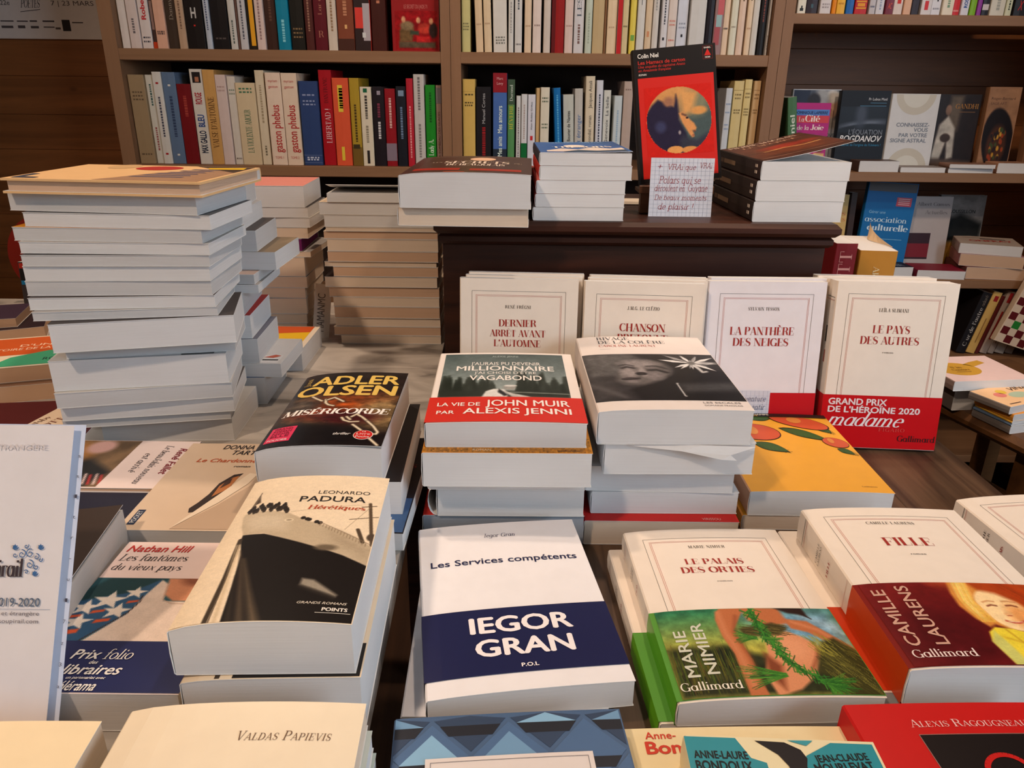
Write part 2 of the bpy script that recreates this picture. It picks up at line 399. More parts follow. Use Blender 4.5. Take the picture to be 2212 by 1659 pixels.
def fit(v, w, c, center=False):
    """scale letters to width w and capital height c, left at 0"""
    v = v.copy(); x0, x1 = v[:, 0].min(), v[:, 0].max()
    v[:, 0] = (v[:, 0] - x0) * (w / max(1e-6, x1 - x0)); v[:, 1] *= c
    return v
DATA = {'LL': [(-0.9225, 0.05, 0.206), (-0.8876, 0.0198, 0.206), (-0.8667, 0.022, 0.213), (-0.8397, 0.0321, 0.2125), (-0.8056, 0.0349, 0.1865), (-0.7709, 0.0314, 0.22), (-0.7399, 0.0292, 0.219),
        (-0.7123, 0.0261, 0.208), (-0.6884, 0.0204, 0.2045), (-0.6547, 0.0471, 0.1905), (-0.6193, 0.0224, 0.219), (-0.5856, 0.0377, 0.214), (-0.5468, 0.0383, 0.2135), (-0.5025, 0.0464, 0.196),
        (-0.4616, 0.0316, 0.2215), (-0.4247, 0.0399, 0.204), (-0.3908, 0.024, 0.204), (-0.3637, 0.0279, 0.1845), (-0.3336, 0.029, 0.185), (-0.3053, 0.026, 0.181), (-0.2786, 0.0251, 0.1865),
        (-0.2566, 0.0167, 0.2045), (-0.234, 0.0262, 0.214), (-0.2069, 0.0246, 0.1905), (-0.1868, 0.0134, 0.19)],
 'LM': [(-0.1131, 0.0317, 0.2045), (-0.0771, 0.0375, 0.1875), (-0.0371, 0.0341, 0.219), (-0.0096, 0.018, 0.205), (0.0085, 0.0117, 0.168), (0.0224, 0.015, 0.172), (0.0405, 0.0189, 0.1715),
        (0.056, 0.0099, 0.1865), (0.0726, 0.0221, 0.188), (0.1116, 0.0174, 0.187), (0.1361, 0.0262, 0.172), (0.1598, 0.0201, 0.186), (0.1854, 0.0229, 0.214), (0.2071, 0.0165, 0.205),
        (0.2262, 0.0179, 0.183), (0.2502, 0.0199, 0.171), (0.2737, 0.0227, 0.2035), (0.5177, 0.0157, 0.191), (0.5423, 0.0247, 0.2075), (0.5649, 0.0178, 0.211), (0.5905, 0.0239, 0.208)],
 'RU': [(0.6652, 0.0205, 0.205), (0.6905, 0.0274, 0.205), (0.7199, 0.026, 0.205), (0.7394, 0.0101, 0.205), (0.7582, 0.0205, 0.205), (0.7785, 0.0183, 0.205), (0.8043, 0.0295, 0.205),
        (0.8293, 0.015, 0.205), (0.8478, 0.0191, 0.205), (0.8677, 0.0191, 0.205), (0.8889, 0.0216, 0.205), (0.9098, 0.018, 0.205), (0.9292, 0.0175, 0.205), (0.9544, 0.0246, 0.205),
        (0.9787, 0.0224, 0.205), (1.0043, 0.026, 0.205), (1.0275, 0.0178, 0.205), (1.0473, 0.0191, 0.205), (1.0657, 0.015, 0.205), (1.0791, 0.0107, 0.205), (1.0947, 0.0172, 0.205),
        (1.1217, 0.0341, 0.205), (1.1476, 0.015, 0.205), (1.1718, 0.0295, 0.205)],
 'UL': [(-0.9297, 0.0263, 0.205), (-0.9017, 0.0254, 0.205), (-0.8756, 0.0251, 0.205), (-0.8571, 0.0107, 0.205), (-0.8383, 0.0257, 0.205), (-0.8114, 0.0269, 0.205), (-0.788, 0.0188, 0.205),
        (-0.7562, 0.0418, 0.205), (-0.7256, 0.0134, 0.205), (-0.698, 0.0388, 0.205), (-0.6678, 0.017, 0.205), (-0.656, 0.0054, 0.205), (-0.6432, 0.0185, 0.205), (-0.6235, 0.0179, 0.205),
        (-0.6029, 0.0203, 0.205), (-0.5784, 0.0274, 0.205), (-0.5478, 0.0292, 0.205), (-0.5153, 0.0332, 0.205), (-0.4864, 0.0194, 0.205), (-0.4605, 0.0313, 0.205), (-0.4328, 0.022, 0.205),
        (-0.4013, 0.0384, 0.205), (-0.3622, 0.0371, 0.205), (-0.324, 0.035, 0.205)],
 'UM': [(-0.1185, 0.022, 0.205), (-0.0853, 0.018, 0.205), (-0.0654, 0.018, 0.205), (-0.0366, 0.0331, 0.205), (-0.0119, 0.0127, 0.205), (0.0055, 0.0177, 0.205), (0.028, 0.0167, 0.205),
        (0.0492, 0.0204, 0.205), (0.073, 0.0167, 0.205), (0.0983, 0.0297, 0.205), (0.1244, 0.0199, 0.205), (0.1481, 0.0238, 0.205), (0.1706, 0.0159, 0.205), (0.1931, 0.0265, 0.205),
        (0.21, 0.0064, 0.205), (0.2259, 0.0233, 0.205), (0.2436, 0.0111, 0.205), (0.2573, 0.0146, 0.205), (0.2758, 0.0146, 0.205), (0.2936, 0.0185, 0.205), (0.3111, 0.0153, 0.205),
        (0.3274, 0.0145, 0.205), (0.3483, 0.0154, 0.205), (0.3664, 0.0199, 0.205), (0.3916, 0.0251, 0.205), (0.4253, 0.037, 0.205), (0.4538, 0.0172, 0.205), (0.4745, 0.0217, 0.205),
        (0.495, 0.0151, 0.205), (0.5113, 0.0159, 0.205), (0.5285, 0.0159, 0.205), (0.5483, 0.0132, 0.205), (0.5635, 0.0145, 0.205), (0.5801, 0.0159, 0.205), (0.5957, 0.01, 0.205)],
 'big': [(-0.3119, 0.772, -0.375, 0.0282, 0.1849, 2.1686), (-0.3108, 0.7686, -0.3468, 0.01, 0.1716, 10.6338), (-0.3052, 0.7674, -0.3368, 0.0182, 0.1748, 10.9813),
         (-0.3041, 0.7652, -0.3187, 0.0173, 0.1749, 12.8531), (-0.3053, 0.7631, -0.3014, 0.0337, 0.1745, 10.4373), (-0.2972, 0.759, -0.2677, 0.0142, 0.1669, 11.5534),
         (-0.2894, 0.7573, -0.2536, 0.0303, 0.1744, 13.8705), (-0.3038, 0.7537, -0.2232, 0.0093, 0.1762, 9.4287), (-0.3046, 0.7526, -0.214, 0.0128, 0.1797, 6.5867),
         (-0.3056, 0.751, -0.2011, 0.0152, 0.1817, 3.6886), (-0.3048, 0.7492, -0.186, 0.0151, 0.1817, 2.966), (-0.3026, 0.7474, -0.1708, 0.0116, 0.1822, 2.9371),
         (-0.3009, 0.746, -0.1592, 0.0118, 0.1869, 0.4), (-0.3058, 0.7445, -0.1474, 0.0138, 0.1879, -1.3064), (-0.295, 0.7429, -0.1337, 0.0141, 0.1866, -2.4092),
         (-0.3057, 0.7412, -0.1196, 0.0179, 0.1936, -5.5878), (-0.2954, 0.7389, -0.1017, 0.0147, 0.2005, -4.8535)],
 'flats': {'anne': {'h': 0.2, 'q': (0.1457, 0.2718, -0.38, 0.0304), 't': [('Anne-', 'b', 0.0136, 0.1913, 0.0193, 0.0053, 0.815), ('Bon', 'B', 0.0124, 0.18, 0.0223, 0.0091, 2.2383)], 'w': 0.1411},
           'bondoux': {'h': 0.18,
                       'q': (0.1558, 0.2507, -0.356, -0.0336),
                       't': [('ANNE-LAURE', 'B', 0.0, 0.1632, 0.031, 0.0047, 4.0661), ('BONDOUX', 'B', -0.0009, 0.1572, 0.0311, 0.005, 5.5209),
                             ('JEAN-CLAUDE', 'B', 0.0703, 0.1662, 0.033, 0.0038, 10.9803), ('MOURLEVAT', 'B', 0.0672, 0.1604, 0.0358, 0.0045, 10.9643)],
                       'w': 0.1105},
           'fille': {'h': 0.205,
                     'q': (0.3363, 0.5038, -0.3572, 0.0039),
                     't': [('CAMILLE LAURENS', 'd', 0.0473, 0.1764, 0.0421, 0.004, -2.0827), ('FILLE', 'D', 0.0496, 0.1434, 0.0406, 0.0118, -1.6062),
                           ('roman', 'd', 0.0634, 0.13, 0.013, 0.0022, -2.3559), ('band', '', 0.0016, 0.0019, 0.077, 0.0893, 2.5045), ('CAMILLE', '', 0.0163, 0.0195, 0.0632, 0.001, 90.0605),
                           ('LAURENS', '', 0.0377, 0.0207, 0.0667, 0.001, 90.6531), ('Gallimard', 'd', 0.006, 0.0085, 0.0434, 0.0076, 1.7965), ('c:frame', '', 0.0124, 0.1917, 0.1111, 0.001, -0.9602),
                           ('c:head', '', 0.0707, 0.071, 0.0394, 0.001, 0.8048), ('c:body', '', 0.0624, 0.0379, 0.0326, 0.001, -99.5322)],
                     'w': 0.14},
           'geo': {'h': 0.205, 'q': (0.0076, 0.2638, -0.365, 0.0762), 't': [('c:label', '', 0.0196, 0.1691, 0.1003, 0.0016, 0.167)], 'w': 0.1405},
           'hill': {'h': 0.1634,
                    'q': (-0.2537, 0.4399, -0.345, 0.0),
                    't': [('Nathan Hill', 'bi', 0.0046, 0.1491, 0.0498, 0.0083, 9.0126), ('Les fantômes', 'si', 0.0042, 0.1374, 0.0507, 0.0071, 7.4883),
                          ('du vieux pays', 'si', 0.0046, 0.1268, 0.0526, 0.0041, 6.6348), ('c:art', '', 0.0153, 0.0457, 0.0589, 0.0684, 3.6066),
                          ('Prix', 'bi', 0.0259, 0.0288, 0.0185, 0.0079, 1.7119), ('folio', 'si', 0.0462, 0.0294, 0.0183, 0.0094, 3.3175), ('des', 'bi', 0.0408, 0.0247, 0.0055, 0.0027, 4.7972),
                          ('libraires', 'bi', 0.0274, 0.0167, 0.0373, 0.0081, 2.3983), ('un partenariat avec', 'bi', 0.0323, 0.0117, 0.0244, 0.002, 3.129),
                          ('Télérama', 'bi', 0.0314, 0.0003, 0.027, 0.009, 4.0208)],
                    'w': 0.108},
           'iegor': {'h': 0.205,
                     'q': (0.0015, 0.4929, -0.37, 0.1412),
                     't': [('Iegor Gran', 'si', 0.0565, 0.1819, 0.0274, 0.0057, -3.314), ('Les Services compétents', 'b', 0.0088, 0.1436, 0.1225, 0.0077, -1.0873),
                           ('IEGOR', 'B', 0.0337, 0.0573, 0.0763, 0.0167, -0.1103), ('GRAN', 'B', 0.0359, 0.0332, 0.0707, 0.0165, -0.4489), ('P.O.L', 'B', 0.0659, 0.0203, 0.0121, 0.0034, -1.545),
                           ('band', '', -0.0021, 0.0157, 0.1437, 0.0687, 0.0125)],
                     'w': 0.14},
           'jaurais': {'h': 0.187,
                       'q': (-0.006, 0.7035, -0.277, 0.0145),
                       't': [('ALEXIS JENNI', 's', 0.0573, 0.1709, 0.0281, 0.0054, 1.113), ("J'AURAIS PU DEVENIR", 's', 0.0351, 0.1462, 0.0735, 0.0102, -0.509),
                             ('MILLIONNAIRE', 'b', 0.0205, 0.1301, 0.1018, 0.0148, -1.6986), ("J'AI CHOISI D'ÊTRE", 's', 0.0395, 0.1199, 0.0637, 0.0076, -1.1232),
                             ('VAGABOND', 'b', 0.0349, 0.1022, 0.0734, 0.0148, -1.5118), ('LA VIE DE', 'b', 0.0082, 0.0352, 0.0396, 0.0089, -0.288),
                             ('JOHN MUIR', 'b', 0.0528, 0.0351, 0.0785, 0.0152, -0.5798), ('PAR', 'b', 0.0087, 0.0173, 0.0162, 0.0081, -0.5116),
                             ('ALEXIS JENNI', 'b', 0.0326, 0.0173, 0.0989, 0.0137, -0.91), ('c:art', '', 0.006, 0.0588, 0.1321, 0.1235, -1.245),
                             ('band', '', -0.0005, -0.0013, 0.1451, 0.058, 0.3267)],
                       'w': 0.144},
           'mango': {'h': 0.19,
                     'q': (0.3099, 0.7579, -0.372, -0.0056),
                     't': [('FLAMMARION', 's', 0.1154, 0.0104, 0.0152, 0.002, 1.637), ('c:black', '', 0.0587, 0.1817, 0.0743, 0.0197, -0.2815), ('c:m1', '', 0.0376, 0.1475, 0.0358, 0.001, -29.5107),
                           ('c:m2', '', 0.0798, 0.1804, 0.0596, 0.001, -29.9808), ('c:m3', '', 0.1204, 0.1171, 0.0203, 0.001, -29.4966), ('c:leaf1', '', 0.0747, 0.1488, 0.0555, 0.001, -34.7097),
                           ('c:leaf2', '', 0.0362, 0.104, 0.0369, 0.001, -37.9821), ('c:leaf3', '', 0.1263, 0.1543, 0.0172, 0.001, -59.3802), ('c:leaf4', '', 0.1264, 0.0931, 0.0136, 0.001, -45.3335),
                           ('CHAMPS', 'B', 0.0538, 0.1968, 0.0213, 0.0047, -5.9778), ('FRUITS', 'B', 0.0517, 0.1893, 0.009, 0.005, -3.3222)],
                     'w': 0.1438},
           'miser': {'h': 0.178,
                     'q': (-0.1664, 0.675, -0.2918, -0.0822),
                     't': [('ADLER', 'B', 0.0155, 0.1365, 0.0899, 0.0232, 9.4479), ('OLSEN', 'B', 0.0104, 0.1068, 0.0962, 0.0228, 9.2019), ('Jussi', '', 0.0112, 0.1353, 0.022, 0.001, 91.3655),
                           ('MISÉRICORDE', 'ss', 0.0077, 0.0613, 0.0995, 0.0128, 8.5503), ('thriller', 'bi', 0.0621, 0.0231, 0.0163, 0.0044, 8.0731),
                           ('c:pink', '', 0.0068, 0.004, 0.0213, 0.0297, 15.8579), ('POLICIER', 'b', 0.0096, 0.0095, 0.0157, 0.0043, 15.6818), ('c:oval', '', 0.0805, 0.0256, 0.0165, 0.0101, 10.8216),
                           ('c:ch1', '', 0.0259, 0.1075, 0.0148, 0.001, -44.503), ('c:ch2', '', 0.0405, 0.0944, 0.0172, 0.001, 11.7143), ('c:ch3', '', 0.0649, 0.0602, 0.0159, 0.001, -26.6152),
                           ('c:ch4', '', 0.0754, 0.0703, 0.0426, 0.001, -53.9568), ('c:ch5', '', 0.076, 0.0471, 0.0464, 0.001, -53.0994)],
                     'w': 0.11},
           'nimier': {'h': 0.205,
                      'q': (0.1769, 0.4935, -0.3755, 0.0443),
                      't': [('MARIE NIMIER', 'd', 0.0518, 0.1745, 0.0322, 0.0037, -2.2172), ('LE PALAIS', 'D', 0.0435, 0.1509, 0.0498, 0.0076, -1.4347),
                            ('DES ORTIES', 'D', 0.0373, 0.1388, 0.0615, 0.0079, -1.0666), ('roman', 'd', 0.063, 0.1263, 0.0128, 0.0016, -1.4734), ('band', '', -0.0002, 0.0015, 0.1434, 0.0906, 0.6128),
                            ('MARIE', '', 0.0129, 0.0188, 0.0492, 0.001, 81.0667), ('NIMIER', '', 0.0342, 0.021, 0.0544, 0.001, 88.5152), ('Gallimard', 'd', 0.0042, 0.0071, 0.0422, 0.0077, 4.2228),
                            ('c:frame', '', 0.0129, 0.1898, 0.1084, 0.001, -1.3734)],
                      'w': 0.14},
           'padura': {'h': 0.178,
                      'q': (-0.1487, 0.4494, -0.2947, -0.0293),
                      't': [('LEONARDO', 's', 0.0595, 0.1489, 0.0381, 0.0059, 3.8116), ('PADURA', 'b', 0.0475, 0.1363, 0.049, 0.0087, 3.5738),
                            ('Hérétiques', 'sb', 0.0555, 0.1261, 0.0415, 0.0057, 2.9227), ('GRANDS ROMANS', 'b', 0.0716, 0.0186, 0.0292, 0.0023, 2.6994),
                            ('POINTS', 'B', 0.0868, 0.0145, 0.0153, 0.0031, 3.9722), ('c:deck0', '', 0.0116, 0.1167, 0.0328, 0.001, 7.3596), ('c:bow', '', 0.0189, 0.0927, 0.0867, 0.001, -3.9721),
                            ('c:bl', '', 0.0326, 0.0022, 0.0732, 0.001, 2.6693), ('c:wl', '', 0.0222, 0.0749, 0.0844, 0.001, -7.3548), ('c:mast', '', 0.109, 0.088, 0.0537, 0.001, 100.7712),
                            ('c:rope', '', 0.0211, 0.001, 0.0782, 0.001, 91.2152), ('c:rope2', '', 0.0252, 0.0015, 0.0648, 0.001, 92.5664), ('c:anch', '', 0.0695, 0.0366, 0.025, 0.001, -18.9432),
                            ('c:flag', '', 0.0152, 0.1298, 0.0206, 0.001, 85.9345)],
                      'w': 0.108},
           'papievis': {'h': 0.2, 'q': (-0.1439, 0.2349, -0.33, 0.0384), 't': [('Valdas Papievis', 'si', 0.0694, 0.1721, 0.0466, 0.0045, -1.3943)], 'w': 0.1331},
           'red': {'h': 0.205,
                   'q': (0.2857, 0.2762, -0.365, 0.03),
                   't': [('Alexis Ragougneau', 'sc', 0.0347, 0.1867, 0.0738, 0.0049, -3.7181), ('c:black', '', 0.0368, 0.182, 0.0642, 0.001, -2.5581)],
                   'w': 0.14},
           'rightgal': {'h': 0.205, 'q': (0.5254, 0.5722, -0.38, 0.09), 't': [], 'w': 0.14},
           'rivage': {'h': 0.215,
                      'q': (0.1469, 0.7374, -0.2711, -0.0468),
                      't': [('RIVAGE', 'sf', 0.0223, 0.1956, 0.0371, 0.0102, 12.1611), ('DE LA COLÈRE', 'sf', 0.0223, 0.1834, 0.0768, 0.008, 8.9069),
                            ('CAROLINE LAURENT', 'sf', 0.0215, 0.1705, 0.064, 0.0068, 9.5759), ('LES ESCALES', 's', 0.0984, 0.0211, 0.0349, 0.004, -2.0337),
                            ('DOMAINE FRANÇAIS', 's', 0.0977, 0.0141, 0.035, 0.0031, -1.2962), ('c:art', '', 0.0007, 0.0121, 0.1446, 0.1305, 7.4737),
                            ('c:art2', '', 0.001, 0.1426, 0.1469, 0.001, 9.3617), ('c:flower', '', 0.1179, 0.1289, 0.0227, 0.001, 4.5925), ('c:face', '', 0.0504, 0.0893, 0.0333, 0.001, 4.5169)],
                      'w': 0.142},
           'tartt': {'h': 0.1635,
                     'q': (-0.2737, 0.6208, -0.345, 0.0),
                     't': [('DONNA', 'bi', 0.0352, 0.1496, 0.0264, 0.0093, 3.6823), ('TARTT', 'bi', 0.0493, 0.1373, 0.0254, 0.0085, 3.6814),
                           ('Le Chardonneret', 'bi', 0.0201, 0.1206, 0.0723, 0.0076, 3.6875), ('POCKET', 'b', 0.0089, 0.0089, 0.0203, 0.001, 80.9186),
                           ('c:hole', '', 0.0483, 0.0259, 0.0734, 0.001, 77.5034), ('c:tear', '', 0.0414, -0.0009, 0.107, 0.001, 67.5921)],
                     'w': 0.108}},
 'levels': {'lower': -0.1895, 'r1': 0.1648, 'r3': -0.459, 'r4': -0.668, 'upper': 0.0746},
 'posts': [(-0.9712, -0.938), (-0.1768, -0.1543), (-0.1533, -0.1297), (0.5969, 0.6204), (0.6214, 0.6449)],
 's2': [(-0.3072, 0.87, -0.375, 0.0358), (-0.2853, 0.8712, -0.3392, 0.0182), (-0.3113, 0.8724, -0.321, 0.031), (-0.3173, 0.8736, -0.29, 0.0296), (-0.3232, 0.8748, -0.2604, 0.0267),
        (-0.3038, 0.876, -0.2337, 0.0105), (-0.3081, 0.8772, -0.2231, 0.012), (-0.2877, 0.8784, -0.2111, 0.0222), (-0.3087, 0.8796, -0.1889, 0.0253), (-0.3235, 0.8808, -0.1637, 0.0225),
        (-0.3247, 0.882, -0.1412, 0.0385)],
 's3': [(-0.3293, 1.165, -0.375, 0.0184), (-0.3283, 1.165, -0.3566, 0.0158), (-0.3269, 1.165, -0.3408, 0.0255), (-0.3274, 1.165, -0.3153, 0.0168), (-0.3232, 1.165, -0.2985, 0.018),
        (-0.3243, 1.165, -0.2805, 0.0306), (-0.3135, 1.165, -0.2499, 0.009), (-0.3261, 1.165, -0.2409, 0.0199), (-0.315, 1.165, -0.221, 0.0168), (-0.3109, 1.165, -0.2043, 0.0149),
        (-0.3123, 1.165, -0.1893, 0.0155), (-0.3162, 1.165, -0.1738, 0.0319)],
 's4': [(-0.2659, -0.1109, -0.375, 0.0132), (-0.2762, -0.1112, -0.3618, 0.014), (-0.2733, -0.1114, -0.3478, 0.0139), (-0.2733, -0.1119, -0.3339, 0.0179), (-0.2741, -0.1122, -0.316, 0.015),
        (-0.2796, -0.1119, -0.3011, 0.0156), (-0.2842, -0.1146, -0.2854, 0.016), (-0.2706, -0.1129, -0.2694, 0.0151), (-0.2832, -0.1151, -0.2544, 0.0079), (-0.2772, -0.1123, -0.2465, 0.0156),
        (-0.2767, -0.1119, -0.2309, 0.018), (-0.281, -0.1123, -0.2129, 0.0115), (-0.277, -0.112, -0.2014, 0.0063), (-0.2785, -0.1136, -0.1951, 0.0176), (-0.2845, -0.1195, -0.1775, 0.0181),
        (-0.2719, -0.1127, -0.1593, 0.0133)],
 'shelf_z': [(0.0746, 0.0495, -0.1978, -0.2224), (0.1653, 0.144, -0.1806, -0.2017), (-0.4598, -0.4808)],
 'ups': {'clezio': {'h': 0.205,
                    'q': (0.1517, 0.8401, -0.416, -0.0678, 0.1206),
                    't': [('J.M.G. LE CLÉZIO', 'd', 0.0512, 0.1727, 0.0374, 0.004, 1.263), ('CHANSON', 'D', 0.0432, 0.1472, 0.0538, 0.0093, 1.5158),
                          ('BRETONNE', 'D', 0.0411, 0.1346, 0.0594, 0.0091, 1.6021), ('c:frame', '', 0.0159, 0.1918, 0.1073, 0.0, -0.2974)],
                    'w': 0.14},
         'fregni': {'h': 0.205,
                    'q': (0.0059, 0.8509, -0.416, -0.0439, 0.12),
                    't': [('RENÉ FRÉGNI', 'd', 0.0541, 0.17, 0.0305, 0.0037, 1.0578), ('DERNIER', 'D', 0.0467, 0.1483, 0.0447, 0.0083, 1.2117),
                          ('ARRÊT AVANT', 'D', 0.0359, 0.136, 0.0666, 0.0082, 1.177), ("L'AUTOMNE", 'D', 0.041, 0.1239, 0.0559, 0.0083, 1.322), ('c:frame', '', 0.0146, 0.188, 0.1094, 0.0, -0.2322)],
                    'w': 0.14},
         'hamac': {'h': 0.176,
                   'q': (0.1997, 1.0736, -0.125, -0.4848, 0.2246),
                   't': [('Colin Niel', 'b', 0.003, 0.1622, 0.0302, 0.0056, 4.2881), ('Les Hamacs de carton', 'b', 0.0043, 0.1538, 0.0685, 0.0043, 4.5431),
                         ('Une enquête du capitaine Anato', 'bi', 0.0049, 0.1493, 0.0674, 0.003, 4.7356), ('en Amazonie française', 'bi', 0.0056, 0.1447, 0.0471, 0.0029, 4.4175),
                         ('ROMAN', 'bi', 0.0055, 0.1398, 0.012, 0.0023, 5.6759), ('c:red', '', 0.0066, 0.1345, 0.1076, 0.1279, 5.7731), ('c:red2', '', 0.0237, 0.0066, 0.111, 0.0, 8.28),
                         ('c:circ', '', 0.0221, 0.0789, 0.0933, 0.049, 4.6709), ('c:logo', '', 0.098, 0.1595, 0.0125, 0.0158, 4.052), ('BABEL', 'B', 0.0975, 0.1727, 0.0089, 0.0021, 5.3848),
                         ('NOIR', 'B', 0.0993, 0.1618, 0.0089, 0.0025, 7.6529)],
                   'w': 0.113},
         'slimani': {'h': 0.205,
                     'q': (0.4502, 0.8473, -0.416, -0.0651, 0.1265),
                     't': [('LEÏLA SLIMANI', 'd', 0.0519, 0.1698, 0.0338, 0.0041, 3.5153), ('LE PAYS', 'D', 0.0475, 0.1442, 0.043, 0.0095, 3.0169),
                           ('DES AUTRES', 'D', 0.0345, 0.1308, 0.0684, 0.0094, 3.6927), ('roman', 'd', 0.062, 0.1202, 0.013, 0.0018, 3.5361), ('c:frame', '', 0.0127, 0.1843, 0.1118, 0.0, 3.4372),
                           ('c:band', '', -0.0009, 0.0668, 0.1432, 0.0, 2.1429), ('GRAND PRIX', 'B', 0.0062, 0.0552, 0.0696, 0.0078, 2.1942),
                           ("DE L'HÉROÏNE 2020", 'B', 0.0069, 0.0461, 0.1097, 0.0074, 2.036), ('madame', '', 0.0073, 0.0271, 0.0936, 0.0096, 1.7296),
                           ('FIGARO', 'd', 0.0702, 0.0239, 0.0311, 0.0042, 2.3401), ('Gallimard', 'd', 0.0939, 0.0119, 0.0452, 0.0081, 2.8845)],
                     'w': 0.14},
         'tesson': {'h': 0.205,
                    'q': (0.3001, 0.851, -0.416, 0.0073, 0.1208),
                    't': [('SYLVAIN TESSON', 'd', 0.0493, 0.1708, 0.0372, 0.0039, 0.2643), ('LA PANTHÈRE', 'D', 0.0295, 0.1413, 0.0765, 0.0096, 0.2589),
                          ('DES NEIGES', 'D', 0.0339, 0.1279, 0.0667, 0.0095, 0.2131), ('c:frame', '', 0.0133, 0.1891, 0.1113, 0.0, -0.8199), ('c:band', '', 0.0507, 0.0715, 0.0897, 0.0, -3.4694),
                          ('c:note', '', 0.0498, 0.0715, 0.0354, 0.0, -3.454)],
                    'w': 0.14}},
 'yel': (-0.2932, 0.9973, -0.375, -0.2914, 1.108, -0.375, -0.3442)}

